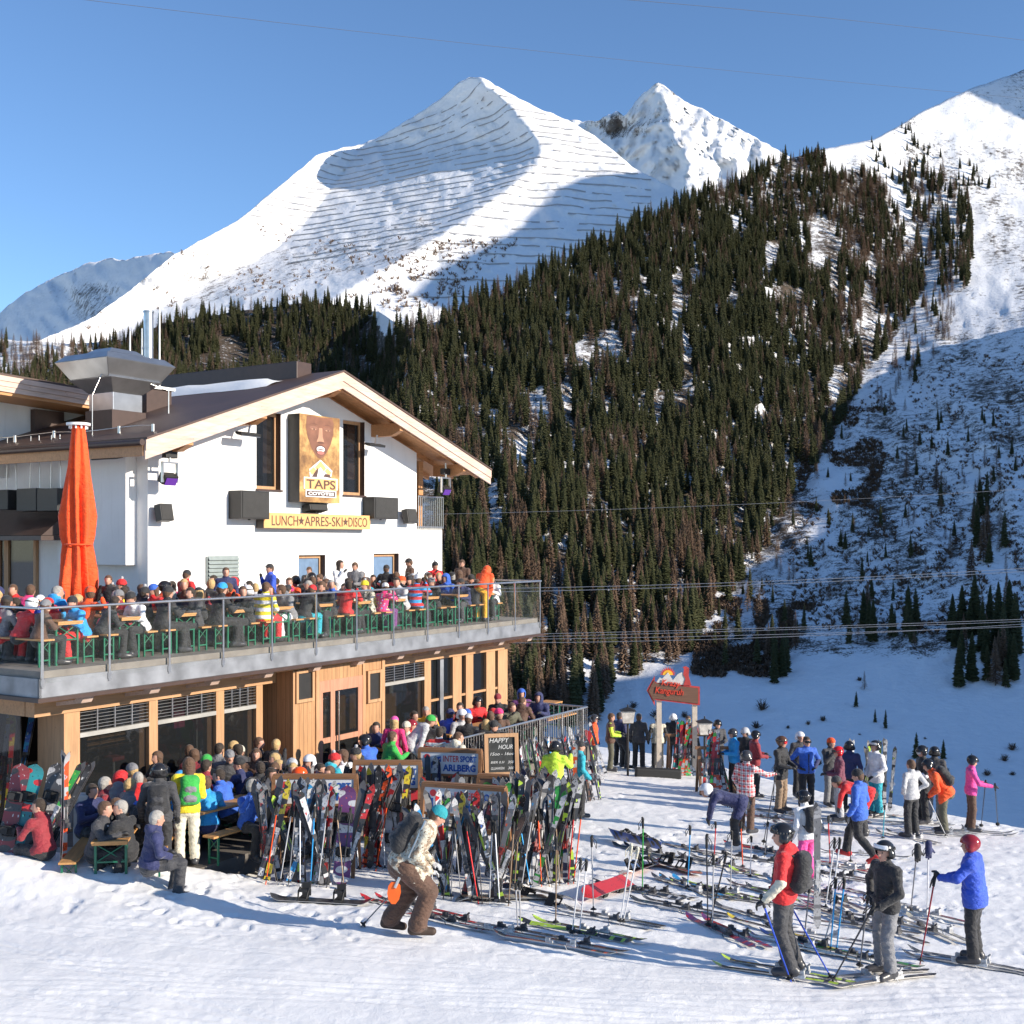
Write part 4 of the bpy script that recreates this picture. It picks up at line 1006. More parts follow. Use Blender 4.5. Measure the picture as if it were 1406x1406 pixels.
for px, py, lb in ((341, 596, 'flat infrared heater lamp under the left purlin of the gable'), (515, 611, 'flat infrared heater lamp under the right purlin of the gable')):
    s, z = FS(px, py, YF - .5); e = empty('heater_lamp', mat=BM @ Matrix.Translation((s, YF - .5, z)) @ Matrix.Rotation(.25, 4, 'X')); tag(e, lb, 'lamp')
    m = MB(); m.box((0, 0, 0), (.72, .22, .07)); m.build('housing', [M_BLK], e, bevel=.01); m = MB(); m.box((0, -.02, -.04), (.66, .18, .02)); m.build('reflector', [M_STEEL], e)
    m = MB(); m.bb(-.02, .02, -.02, .02, .03, .3); m.build('rod', [M_STEEL], e)
y_, z_ = SS(147, 628, SL - .5); e = empty('heater_lamp', mat=BM @ Matrix.Translation((SL - .5, y_, z_)) @ Matrix.Rotation(-.2, 4, 'Y')); tag(e, 'flat infrared heater lamp under the eaves beside the orange parasol', 'lamp')
m = MB(); m.box((0, 0, 0), (.22, .9, .08)); m.build('housing', [M_BLK], e, bevel=.01); m = MB(); m.bb(-.02, .02, -.02, .02, .03, .3); m.build('rod', [M_STEEL], e)
M_LOU = plain('louvre_grey', (.25, .29, .28), .5)
e = fbox('louvre', 284, 328, 764, 800, .05, M_LOU, 'grey metal ventilation louvre low on the white facade', 'louvre')
ym = YF - .05; s0, z1 = FS(284, 764, ym); s1, z0 = FS(328, 800, ym)
for k in range(7):
    m = MB(); zz = (z1 - z0) * (k - 3) / 7; m.prism([(-(s1 - s0) * .47, -.03, zz), (-(s1 - s0) * .47, -.09, zz - .05), (-(s1 - s0) * .47, -.03, zz + .06)], ((s1 - s0) * .94, 0, 0)); m.build('slat', [M_LOU], e)
fbox('access_panel', 212, 239, 758, 793, .02, plain('panel_white', (.7, .7, .69), .7), 'pale square access panel low on the white facade', 'panel')
# hanging black loudspeakers at the far left
for k, (a, b, c, d_) in enumerate(((48, 76, 670, 702), (20, 47, 670, 702), (-6, 8, 672, 700))):
    y0, z1 = SS(b, c, SL - .9); y1, z0 = SS(a, d_, SL - .9)
    e = empty('loudspeaker', mat=BM @ Matrix.Translation((SL - .6, (y0 + y1) / 2, (z0 + z1) / 2))); tag(e, ['black loudspeaker hung on wires, nearest the orange parasol', 'black loudspeaker hung on wires, second from the orange parasol', 'black loudspeaker at the far left edge above the brown hood'][k], 'loudspeaker')
    m = MB(); m.box((0, 0, 0), (.5, abs(y1 - y0), abs(z1 - z0))); m.build('cabinet', [M_BLK], e, bevel=.015)
    m = MB()
    for q in (-.2, .2): m.tube((0, q, (z1 - z0) / 2), (0, q * .8, 1.6), .012, n=5)
    m.build('wire', [M_STEEL], e)

# ---- roof plant: kitchen extract hood, flue, masts, roof cable
Yv = 29.4; c = P(152, 580, Yv); sv = (BM.inverted() @ c)
e = empty('roof_vent', mat=BM @ Matrix.Translation((7.2, 6.9, 8.05))); tag(e, 'big galvanised kitchen extract hood standing on the brown roof', 'roof vent')
def frus(m, z0, z1, a0, a1, b0=None, b1=None, mi=0):
    b0 = a0 if b0 is None else b0; b1 = a1 if b1 is None else b1
    vs = [(-a0, -b0, z0), (a0, -b0, z0), (a0, b0, z0), (-a0, b0, z0), (-a1, -b1, z1), (a1, -b1, z1), (a1, b1, z1), (-a1, b1, z1)]
    m.add(vs, [(0, 3, 2, 1), (4, 5, 6, 7), (0, 1, 5, 4), (1, 2, 6, 5), (2, 3, 7, 6), (3, 0, 4, 7)], mi)
m = MB(); m.bb(-.52, .52, -.5, .5, -.6, .42); m.build('base', [M_BRN], e)
m = MB(); frus(m, .42, .86, .45, .45); frus(m, .862, 1.18, .455, .80); m.build('duct', [M_GALV], e, bevel=.01)
m = MB(); frus(m, 1.182, 1.60, .80, 1.06, .72, .98); frus(m, 1.602, 1.78, 1.07, .88, .99, .78); m.build('hood', [M_GALV], e, bevel=.01)
m = MB(); m.bb(-.5, .5, -.4, .4, 1.782, 1.85); frus(m, 1.852, 1.97, .55, .38, .45, .3); m.build('cap', [M_GALV], e)
m = MB(); m.poly([(.9, -.9, -.1), (.9, -.9, 1.0), (.4, -.7, 1.15)], .02); m.poly([(-1.1, -.5, -.3), (-1.1, -.5, .7), (-.8, -.5, 1.3)], .012); m.build('stay', [M_STEEL], e)
def on_roof(px, py, y):
    s, z = FS(px, py, y); return s, y, z
s, y, z = on_roof(204, 500, 8.6)
e = empty('flue', mat=BM @ Matrix.Translation((s, y, z))); tag(e, 'tall shiny steel flue pipe rising behind the roof vent', 'chimney')
Hf = FS(204, 427, 8.6)[1] - z
m = MB(); m.tube((0, 0, -1.2), (0, 0, Hf - .05), .13, n=20); m.tube((0, 0, Hf * .3), (0, 0, Hf * .3 + .04), .14, n=20); m.build('pipe', [M_STEEL], e); m = MB(); m.tube((0, 0, Hf - .05), (0, 0, Hf), .15, n=20); m.build('rim', [M_GALV], e)
for px, t_, b_, lb, yy in ((219, 408, 522, 'tall thin white mast beside the steel flue', 8.0), (195, 451, 498, 'thin rod close to the left of the steel flue', 8.7), (178.5, 455, 482, 'short thin rod above the roof vent', 8.8)):
    s, z = FS(px, b_, yy); h = FS(px, t_, yy)[1] - z
    m = MB(); m.tube((0, 0, -.8), (0, 0, h), .028, .02, n=8); o = m.build('mast', [M_WHT]); o.matrix_world = BM @ Matrix.Translation((s, yy, z)); tag(o, lb, 'mast')
s, z = FS(208, 530, 7.6)
m = MB(); m.bb(-.42, .42, -.3, .3, -.5, .2); m.bb(-.5, .5, -.36, .36, .2, .28, 1); o = m.build('skylight_box', [M_BRN, M_WHT]); o.matrix_world = BM @ Matrix.Translation((s, 7.6, zroof(s) + .3)); tag(o, 'brown box with a pale lid on the roof right of the vent', 'roof box')
m = MB(); prev = None
pts = [Vector((EAVL[0] + .55 + .12 * math.sin(i * 1.3), 4.2 + i * .62, 0)) for i in range(22)]
for p in pts: p.z = zroof(p.x) + .14
m.poly(pts, .013, 5)
for p in pts[::2]: m.tube(p - Vector((0, 0, .14)), p + Vector((0, 0, .03)), .045, n=6)
o = m.build('snow_guard_cable', [M_STEEL]); o.matrix_world = BM; tag(o, 'steel cable on small white holders above the left eaves', 'cable')

# ---- closed orange parasol on the terrace
sp, yp2 = 3.27, 3.25
e = empty('parasol', mat=BM @ Matrix.Translation((sp, yp2, ZD))); tag(e, 'tall closed orange parasol on the upper terrace', 'parasol')
prof = [(.98, .34), (1.1, .47), (1.35, .46), (1.6, .43), (1.9, .38), (2.12, .33), (2.3, .37), (2.7, .40), (3.2, .35), (3.7, .28), (4.2, .22), (4.5, .18), (4.56, .165)]
V = []; Q = []; n = 72
for z, r in prof:
    r = r * .84
    for i in range(n):
        a = 2 * math.pi * i / n; fold = .80 + .17 * math.cos(8 * a + .9 * math.sin(z * 1.1 + a)) + .07 * math.sin(13 * a + z * 2.6) + .12 * math.sin(2 * a + z * 1.4) + .06 * math.sin(3 * a - z * 2.3) + .04 * float(fbm(a * 3, z * 2.5, 5, 2))
        if z < 1.1: zz = z + .14 * math.sin(5 * a)
        else: zz = z
        V.append((r * fold * math.cos(a), r * fold * math.sin(a), zz))
for j in range(len(prof) - 1):
    for i in range(n): Q.append((j * n + i, j * n + (i + 1) % n, (j + 1) * n + (i + 1) % n, (j + 1) * n + i))
M_ORG = cloth((.90, .085, .008)); cn = obj('canopy', me_np('canopy', np.array(V), np.array(Q), [M_ORG]), e)
m = MB(); m.tube((0, 0, 0), (0, 0, 4.6), .035, n=10); m.build('pole', [M_STEEL], e)
m = MB(); m.tube((0, 0, 4.57), (0, 0, 4.62), .24, n=20)
for i in range(10): a = i * .628; m.tube((.17 * math.cos(a), .17 * math.sin(a), 4.5), (.17 * math.cos(a), .17 * math.sin(a), 4.58), .02, n=5)
m.build('crown', [M_WHT], e)
m = MB()
for i in range(40): a, b = i * .157, (i + 1) * .157; m.tube((.27 * math.cos(a), .27 * math.sin(a), 2.12), (.27 * math.cos(b), .27 * math.sin(b), 2.12), .02, n=5)
m.build('strap', [M_ORG], e)
m = MB(); m.bb(-.35, .35, -.35, .35, 0, .1); m.build('foot', [M_CONC], e)
def squig(lb, cx, cz): pass
# ------------------------------------------------------------------ people: one continuous skin per body, grown from a posed skeleton
BIG = 9.0
def nets(f, g, o, h):
    """surface nets on field f (negative inside), group ids g -> verts, quads, group per quad"""
    s = f < 0; A_, B_, C_ = f.shape
    e = [np.zeros((A_ - 1, B_ - 1, C_ - 1), np.float32) for _ in range(4)]
    cs = lambda a, i, j, k: a[i:A_ - 1 + i, j:B_ - 1 + j, k:C_ - 1 + k]
    cor = [(i, j, k) for i in (0, 1) for j in (0, 1) for k in (0, 1)]
    cnt = sum(cs(s, *c).astype(np.int8) for c in cor); act = (cnt > 0) & (cnt < 8)
    idx = np.argwhere(act); vi = -np.ones(act.shape, np.int64); vi[act] = np.arange(len(idx))
    acc = np.zeros((len(idx), 3)); n = np.zeros(len(idx))
    I = idx.T
    for a in range(8):
        for b in range(a + 1, 8):
            ca, cb = np.array(cor[a]), np.array(cor[b])
            if abs(ca - cb).sum() != 1: continue
            fa = f[I[0] + ca[0], I[1] + ca[1], I[2] + ca[2]]; fb = f[I[0] + cb[0], I[1] + cb[1], I[2] + cb[2]]
            x = (fa < 0) != (fb < 0); t = np.where(x, fa / np.where(x, fa - fb, 1), 0)
            acc += np.where(x[:, None], ca + t[:, None] * (cb - ca), 0); n += x
    V = o + (idx + acc / np.maximum(n, 1)[:, None]) * h
    Q = []; Gp = []
    for ax in range(3):
        u, v = [(1, 2), (2, 0), (0, 1)][ax]
        sl0 = [slice(None)] * 3; sl1 = [slice(None)] * 3; sl0[ax] = slice(0, -1); sl1[ax] = slice(1, None)
        s0, s1 = s[tuple(sl0)], s[tuple(sl1)]; P_ = np.argwhere(s0 != s1)
        P_ = P_[(P_[:, u] > 0) & (P_[:, v] > 0) & (P_[:, u] < f.shape[u] - 1) & (P_[:, v] < f.shape[v] - 1)]
        if not len(P_): continue
        du = np.zeros(3, int); du[u] = 1; dv = np.zeros(3, int); dv[v] = 1; da = np.zeros(3, int); da[ax] = 1
        q = [vi[tuple((P_ - a_).T)] for a_ in (du + dv, dv, 0 * du, du)]
        q = np.stack(q, 1); ins = s0[tuple(P_.T)]
        q[~ins] = q[~ins][:, ::-1]
        gi = np.where(ins, g[tuple(P_.T)], g[tuple((P_ + da).T)])
        ok = (q >= 0).all(1); Q.append(q[ok]); Gp.append(gi[ok])
    return V, np.concatenate(Q), np.concatenate(Gp)
def vec(*a): return np.array(a, float)
class Body:
    def __init__(s): s.p = []
    def cap(s, a, b, ra, rb=None, g=1, k=.025, flat=None):
        """tapered limb; flat = (axis, factor) makes it thinner along an axis"""
        s.p.append(('c', vec(*a), vec(*b), ra, ra if rb is None else rb, g, k, flat))
    def ell(s, c, r, g=0, k=.012, rot=None): s.p.append(('e', vec(*c), vec(*r), 0, 0, g, k, rot))
    def mesh(s, name, h, mats, wr=.0, seed=0, hem=None):
        lo = np.full(3, 9.); hi = -lo
        for q in s.p:
            if q[0] == 'c': R_ = max(q[3], q[4]); lo = np.minimum(lo, np.minimum(q[1], q[2]) - R_); hi = np.maximum(hi, np.maximum(q[1], q[2]) + R_)
            else: lo = np.minimum(lo, q[1] - q[2].max()); hi = np.maximum(hi, q[1] + q[2].max())
        lo -= 3 * h; hi += 3 * h; n = np.ceil((hi - lo) / h).astype(int) + 1
        f = np.full(n, BIG, np.float32); fm = np.full(n, BIG, np.float32); g = np.zeros(n, np.int8)
        for q in s.p:
            pad = .07
            if q[0] == 'c': R_ = max(q[3], q[4]); a = np.minimum(q[1], q[2]) - R_ - pad; b = np.maximum(q[1], q[2]) + R_ + pad
            else: a = q[1] - q[2].max() - pad; b = q[1] + q[2].max() + pad
            i0 = np.maximum(0, ((a - lo) / h).astype(int)); i1 = np.minimum(n, ((b - lo) / h).astype(int) + 2)
            sl = tuple(slice(x, y) for x, y in zip(i0, i1))
            ax = [lo[d] + h * np.arange(i0[d], i1[d]) for d in range(3)]
            X = np.stack(np.meshgrid(*ax, indexing='ij'), -1)
            if q[0] == 'c':
                p0, p1 = q[1], q[2]; fl = q[7]
                if fl is not None:
                    w_ = np.asarray(fl[0], float); w_ /= np.linalg.norm(w_); kx = 1 / fl[1] - 1
                    mid = p0; X = X + ((X - mid) @ w_)[..., None] * w_ * kx
                    p1 = p1 + ((p1 - mid) @ w_) * w_ * kx
                d = p1 - p0; L = max(d @ d, 1e-9); t = np.clip(((X - p0) @ d) / L, 0, 1)
                D = np.linalg.norm(X - p0 - t[..., None] * d, axis=-1) - (q[3] + (q[4] - q[3]) * t)
                if fl is not None: D *= .8
            else:
                Z = X - q[1]
                if q[7] is not None: Z = Z @ q[7]
                Z = Z / q[2]; r = np.linalg.norm(Z, axis=-1); D = (r - 1) * q[2].min() * .5 + (r - 1) * q[2].mean() * .5
            D = D.astype(np.float32); F0 = f[sl]; M0 = fm[sl]
            g[sl] = np.where(D < M0, q[5], g[sl]); fm[sl] = np.minimum(M0, D)
            k = q[6]; hh = np.maximum(k - np.abs(F0 - D), 0) / k
            f[sl] = np.minimum(F0, D) - hh * hh * k * .25
        if hem is not None:
            pel, up, fw, dn, fmax = hem
            ax = [lo[d] + h * np.arange(n[d]) for d in range(3)]
            X = np.stack(np.meshgrid(*ax, indexing='ij'), -1) - pel; u_ = X @ up; w_ = X @ fw
            inj = (u_ > -dn) & (u_ < .25) & (w_ < fmax) & ((g == 2) | (g == 1)) & (np.abs(X[..., 0]) < .24)
            g = np.where(inj, 1, np.where((g == 1) & (u_ <= -dn) & (u_ > -.4), 2, g)).astype(np.int8)
            f = f - np.where(inj & (u_ < .06), .012, 0).astype(np.float32)
        if wr:
            ax = [lo[d] + h * np.arange(n[d]) for d in range(3)]
            X, Y_, Z = np.meshgrid(*ax, indexing='ij')
            wv = np.sin(X * 31 + 2.1 * np.sin(Z * 17 + seed) + seed) * np.sin(Z * 43 + 2.3 * np.sin(Y_ * 19 + X * 13)) + .6 * np.sin(Z * 71 + 3 * np.sin(X * 23 - Y_ * 29 + seed))
            fo = np.sin(Z * 58 + 3.5 * np.sin(X * 9 + Y_ * 11 + seed) + 2 * np.sin(Z * 13)) * (.5 + .5 * np.sin(X * 15 + Z * 6.5 + seed)); f = f + np.where((g == 1) | (g == 2) | (g == 5), wr * (.7 * wv + 1.1 * fo), 0).astype(np.float32)
        V, Q, Gp = nets(f, g, lo, h)
        return me_np(name, V, Q, mats, Gp)

def person_mesh(name, J, h=.02, fingers=False, wr=.004, seed=0, long=0.0, slim=1.0, flare=1.0, hood=False, sleeve5=False, leg=1.0):
    """J: pose. keys pel, che, head, yaw, pitch, elL.., haL.., knL.., anL.., toL.. (local metres, y forward)"""
    B = Body(); pel, che = vec(*J['pel']), vec(*J['che']); up = che - pel; up = up / np.linalg.norm(up)
    shl, shr = vec(*J['shL']), vec(*J['shR']); sh = shr - shl; sh /= np.linalg.norm(sh); fw = np.cross(up, sh); fw /= np.linalg.norm(fw)
    if h < .0145:
        for i in range(12): q = pel + up * (-.08 + i * .038) + fw * (.140 + .012 * math.sin(i * .3)); B.ell(q, (.010, .012, .022), 8, .004)
        for x in (-1, 1):
            q = pel + up * .04 + fw * .118 + sh * x * .10; B.cap(q - sh * .035, q + sh * .035, .014, .014, 1, .006)
            hh_ = vec(*J['hip' + 'LR'[x > 0]]); kk_ = vec(*J['kn' + 'LR'[x > 0]]); q = hh_ + (kk_ - hh_) * .55 + sh * x * .082; B.ell(q, (.022, .06, .075), 2, .02)
    hipx = vec(*J['hipR']) - vec(*J['hipL']); hipx /= np.linalg.norm(hipx)
    s = slim
    B.cap(pel + up * .10, che - up * .05, .168 * s, .182 * s, 1, .03, (fw, .74))
    B.cap(pel - up * (.02 + long), pel + up * .14, .184 * s * flare, .168 * s, 1, .02, (fw, .78))
    B.cap(shl - up * .02, shr - up * .02, .082 * s, .082 * s, 1, .05)
    nk = che + up * .10; hd = vec(*J['head'])
    B.cap(che + up * .03, nk + (hd - nk) * .22, .092, .074, 1, .03)       # collar
    B.cap(nk, hd, .060, .056, 0, .01)
    if hood: B.ell(nk - fw * .085 + up * .0, (.11, .075, .09), 1, .03)
    ya, pi_ = J.get('yaw', 0), J.get('pitch', 0)
    Rm = np.array((Matrix.Rotation(ya, 3, 'Z') @ Matrix.Rotation(pi_, 3, 'X')))
    def hp(x, y, z): return hd + Rm @ vec(x, y, z)
    B.ell(hd + Rm @ vec(0, -.008, .02), (.078, .096, .10), 0, .02, Rm); B.ell(hp(0, .016, -.045), (.056, .068, .068), 0, .03, Rm)
    B.cap(hp(0, .082, .012), hp(0, .100, -.022), .010, .015, 0, .012)
    for x in (-1, 1):
        B.ell(hp(x * .078, -.005, -.005), (.012, .022, .032), 0, .008, Rm)
        if h < .014: B.ell(hp(x * .031, .080, .014), (.013, .010, .008), 6, .002, Rm)
    if h < .014: B.ell(hp(0, .083, -.052), (.024, .010, .008), 7, .003, Rm)
    for S, sx in (('L', -1), ('R', 1)):
        a = shl if S == 'L' else shr; el = vec(*J['el' + S]); ha = vec(*J['ha' + S]); g5 = 5 if sleeve5 else 1
        B.cap(a, el, .067 * s, .058 * s, 5 if sleeve5 == 2 else 1, .03); B.cap(el, el + (ha - el) * .95, .060 * s, .047 * s, g5, .02)
        d = ha - el; d /= np.linalg.norm(d)
        tgt = J.get('dir' + S); dd = d if tgt is None else vec(*tgt) / np.linalg.norm(tgt)
        side = np.cross(dd, vec(0, 0, 1)); side = side / (np.linalg.norm(side) + 1e-6); nn_ = np.cross(side, dd)
        pm = ha + d * .03
        B.cap(ha, pm + dd * .05, .036, .040, 4, .015, (nn_, .7))
        if fingers:
            cu = J.get('curl', .6)
            for i, (o, L) in enumerate(((-.031, .062), (-.010, .074), (.011, .070), (.031, .054))):
                b0 = pm + dd * .065 + side * o * 1.15; b1 = b0 + (dd * math.cos(cu) - nn_ * math.sin(cu)) * L * .5; b2 = b1 + (dd * math.cos(cu * 2.4) - nn_ * math.sin(cu * 2.4)) * L * .55
                B.cap(b0, b1, .0125, .0115, 4, .004); B.cap(b1, b2, .0115, .010, 4, .004)
            t0 = pm + dd * .015 + side * (.034 * -sx); B.cap(t0, t0 + (dd * .7 + side * -sx * .6 - nn_ * .3) * .055, .0145, .012, 4, .008)
        else: B.cap(pm + dd * .05, pm + dd * .10 - nn_ * .03, .036, .024, 4, .02, (nn_, .7))
        hip = vec(*J['hip' + S]); kn = vec(*J['kn' + S]); an = vec(*J['an' + S]); to = vec(*J['to' + S])
        B.cap(hip, kn, .104 * s * leg, .080 * leg, 2, .03); B.cap(kn, an + (kn - an) * .10, .080 * leg, .082 * leg, 2, .02)
        fd = to - an; fd[2] = min(fd[2], 0) * .3; fl = np.linalg.norm(fd) + 1e-6; fd = fd / fl
        B.cap(an + (kn - an) * .2, an, .076, .070, 3, .01); B.cap(an - fd * .05 - vec(0, 0, .04), to + vec(0, 0, .005), .062, .050, 3, .03)
    me = B.mesh(name, h, [], wr, seed, (pel, up, fw, (.12 if J['pel'][2] > .7 else .05) + long, J.get('fmax', .3 if J['pel'][2] > .7 else .10)))
    return me
def pose(**k):
    d = dict(pel=(0, 0, .98), che=(0, .01, 1.36), head=(0, .04, 1.605), shL=(-.185, 0, 1.405), shR=(.185, 0, 1.405), hipL=(-.095, 0, .93), hipR=(.095, 0, .93),
             elL=(-.27, -.03, 1.14), elR=(.27, -.03, 1.14), haL=(-.27, .10, .92), haR=(.27, .10, .92),
             knL=(-.11, .03, .52), knR=(.11, .03, .52), anL=(-.12, -.01, .11), anR=(.12, -.01, .11), toL=(-.15, .17, .045), toR=(.15, .17, .045))
    d.update(k); return d
def sit(**k):
    """seated on a bench, z = 0 is the floor"""
    d = dict(pel=(0, 0, .56), che=(0, .10, .93), head=(0, .16, 1.175), shL=(-.185, .09, .975), shR=(.185, .09, .975), hipL=(-.095, .03, .53), hipR=(.095, .03, .53),
             elL=(-.27, .20, .76), elR=(.27, .20, .76), haL=(-.14, .42, .84), haR=(.14, .42, .84), dirL=(.3, 1, 0), dirR=(-.3, 1, 0),
             knL=(-.13, .43, .53), knR=(.13, .43, .53), anL=(-.14, .38, .11), anR=(.14, .38, .11), toL=(-.16, .56, .05), toR=(.16, .56, .05))
    d.update(k); return d
def shift(J, top, f, keys=None):
    """lean the upper body: rotate everything above the pelvis about the hips by f radians forward, sideways"""
    p = Vector(J['pel']); M = Matrix.Rotation(-f[0], 3, 'X') @ Matrix.Rotation(f[1], 3, 'Y') @ Matrix.Rotation(f[2] if len(f) > 2 else 0, 3, 'Z'); J = dict(J)
    for k in ('che', 'head', 'shL', 'shR', 'elL', 'elR', 'haL', 'haR'):
        if k in top: continue
        J[k] = tuple(p + M @ (Vector(J[k]) - p))
    return J
# ---- headwear and packs, all in the head's frame (y forward) or the back's frame
def sdf_piece(name, fill, h, seed=0):
    B = Body(); fill(B); me = B.mesh(name, h, [], 0); me['n'] = 1; return me
def cutmesh(me, fn):
    import bmesh
    bm = bmesh.new(); bm.from_mesh(me); bmesh.ops.delete(bm, geom=[f for f in bm.faces if not fn(f.calc_center_median())], context='FACES'); bm.to_mesh(me); bm.free(); return me
HW = {}
def piece(kind):
    if kind in HW: return HW[kind]
    B = Body(); h = .011; cut = None
    if kind == 'beanie':
        B.ell((0, -.012, .045), (.096, .113, .105), 0); cut = lambda c: c.z > .028 + .25 * (c.y * .0) - .18 * min(0, c.y) * -1
    elif kind == 'pompom':
        B.ell((0, -.012, .045), (.096, .113, .108), 0); B.ell((0, -.02, .17), (.035, .035, .035), 1, .006); cut = lambda c: c.z > .028 + .18 * min(0, c.y)
    elif kind == 'helmet':
        B.ell((0, -.015, .045), (.118, .137, .118), 0); B.cap((-.095, -.03, -.02), (.095, -.03, -.02), .05, .05, 0, .05); cut = lambda c: (c.z > .045) or (c.y < .035 and c.z > -.075)
    elif kind == 'hair':
        B.ell((0, -.02, .035), (.088, .106, .098), 0, .01); B.ell((0, -.055, -.02), (.075, .062, .075), 0, .03); cut = lambda c: c.z > .065 or c.y < .025
    elif kind == 'longhair':
        B.ell((0, -.02, .035), (.092, .110, .100), 0, .01); B.cap((0, -.055, 0), (0, -.085, -.21), .088, .06, 0, .04, ((0, 1, 0), .6))
        B.cap((-.07, -.02, 0), (-.075, -.01, -.19), .035, .028, 0, .03); B.cap((.07, -.02, 0), (.075, -.01, -.19), .035, .028, 0, .03); cut = lambda c: c.z > .065 or c.y < .03
    elif kind == 'hood':
        B.ell((0, -.025, .03), (.118, .135, .135), 0, .02); B.cap((0, -.05, -.05), (0, -.09, -.14), .11, .10, 0, .04); cut = lambda c: c.z > .085 or c.y < .055
    elif kind == 'cap':
        B.ell((0, -.012, .045), (.092, .110, .095), 0); B.cap((-.03, .09, .055), (.03, .09, .055), .05, .05, 0, .02, ((0, 0, 1), .22)); cut = lambda c: c.z > .040
    elif kind == 'goggles':
        for i in range(-4, 5):
            a = i * .20; B.ell((math.sin(a) * .088, .012 + math.cos(a) * .085, .018), (.022, .016, .034), 0, .01)
    elif kind == 'goggles_up':
        for i in range(-4, 5):
            a = i * .22; B.ell((math.sin(a) * .118, -.012 + math.cos(a) * .122, .085), (.024, .018, .036), 0, .012)
    elif kind == 'strap':
        for i in range(24):
            a = i * 6.2832 / 24; B.ell((math.sin(a) * .119, -.015 + math.cos(a) * .138, .062), (.021, .012, .016), 0, .012)
    elif kind == 'pack':
        B.cap((-.09, -.03, -.17), (.09, -.03, -.17), .085, .085, 0, .05); B.cap((-.07, -.03, .14), (.07, -.03, .14), .075, .075, 0, .05); B.cap((-.06, -.04, -.1), (-.05, -.04, .12), .10, .085, 0, .06); B.cap((.06, -.04, -.1), (.05, -.04, .12), .10, .085, 0, .06)
        B.cap((-.05, -.12, -.14), (.05, -.12, -.14), .05, .05, 1, .02); B.cap((-.05, -.115, .0), (.05, -.115, .0), .045, .045, 1, .02)
        for x in (-1, 1): B.cap((x * .10, .02, .17), (x * .15, .17, .17), .022, .022, 2, .01); B.cap((x * .15, .17, .17), (x * .16, .20, -.02), .02, .02, 2, .01); B.cap((x * .16, .20, -.02), (x * .12, .04, -.18), .018, .018, 2, .01)
    elif kind == 'horns':
        for x in (-1, 1): B.cap((x * .09, 0, .07), (x * .15, 0, .12), .022, .018, 0, .01); B.cap((x * .15, 0, .12), (x * .16, 0, .20), .018, .006, 0, .01)
    me = B.mesh(kind, h if kind != 'pack' else .016, [], 0)
    if cut: me = cutmesh(me, cut)
    HW[kind] = me; return me
SKIN = plain('skin', (.50, .27, .19), .5, var=.06); EYE_M = plain('eye', (.03, .025, .02), .3); LIP = plain('lip', (.38, .12, .10), .5)
BOOTM = plain('ski_boot', (.045, .045, .05), .35); BOOTW = plain('ski_boot_pale', (.55, .55, .56), .35)
GLV = plain('glove', (.02, .02, .022), .6)
C = dict(black=(.018, .018, .02), charcoal=(.045, .045, .05), grey=(.20, .20, .21), lightgrey=(.48, .48, .49), white=(.75, .75, .76), cream=(.62, .58, .46), navy=(.022, .028, .10), blue=(.03, .12, .52), royal=(.03, .09, .55), skyblue=(.02, .30, .66),
         turquoise=(.02, .36, .46), teal=(.01, .28, .32), red=(.60, .015, .018), darkred=(.26, .02, .03), orange=(.85, .09, .01), yellow=(.80, .62, .02), lime=(.55, .80, .05), green=(.03, .36, .05), brown=(.10, .05, .03), tan=(.28, .19, .12), khaki=(.10, .095, .06),
         pink=(.80, .03, .18), hotpink=(.85, .08, .35), purple=(.16, .04, .18), maroon=(.17, .04, .07), mustard=(.85, .42, .02), blond=(.50, .33, .14), darkhair=(.03, .018, .01), brownhair=(.10, .05, .025), greyhair=(.34, .32, .29))
WORD = dict(lightgrey='light grey', skyblue='sky blue', darkred='dark red', hotpink='bright pink', royal='royal blue')
def cw(c): return WORD.get(c, c)
_pm = {}; used_labels = {}
def head_mat(J, sc=1.0):
    return Matrix.Translation(Vector(J['head'])) @ Matrix.Rotation(J.get('yaw', 0), 4, 'Z') @ Matrix.Rotation(J.get('pitch', 0), 4, 'X')
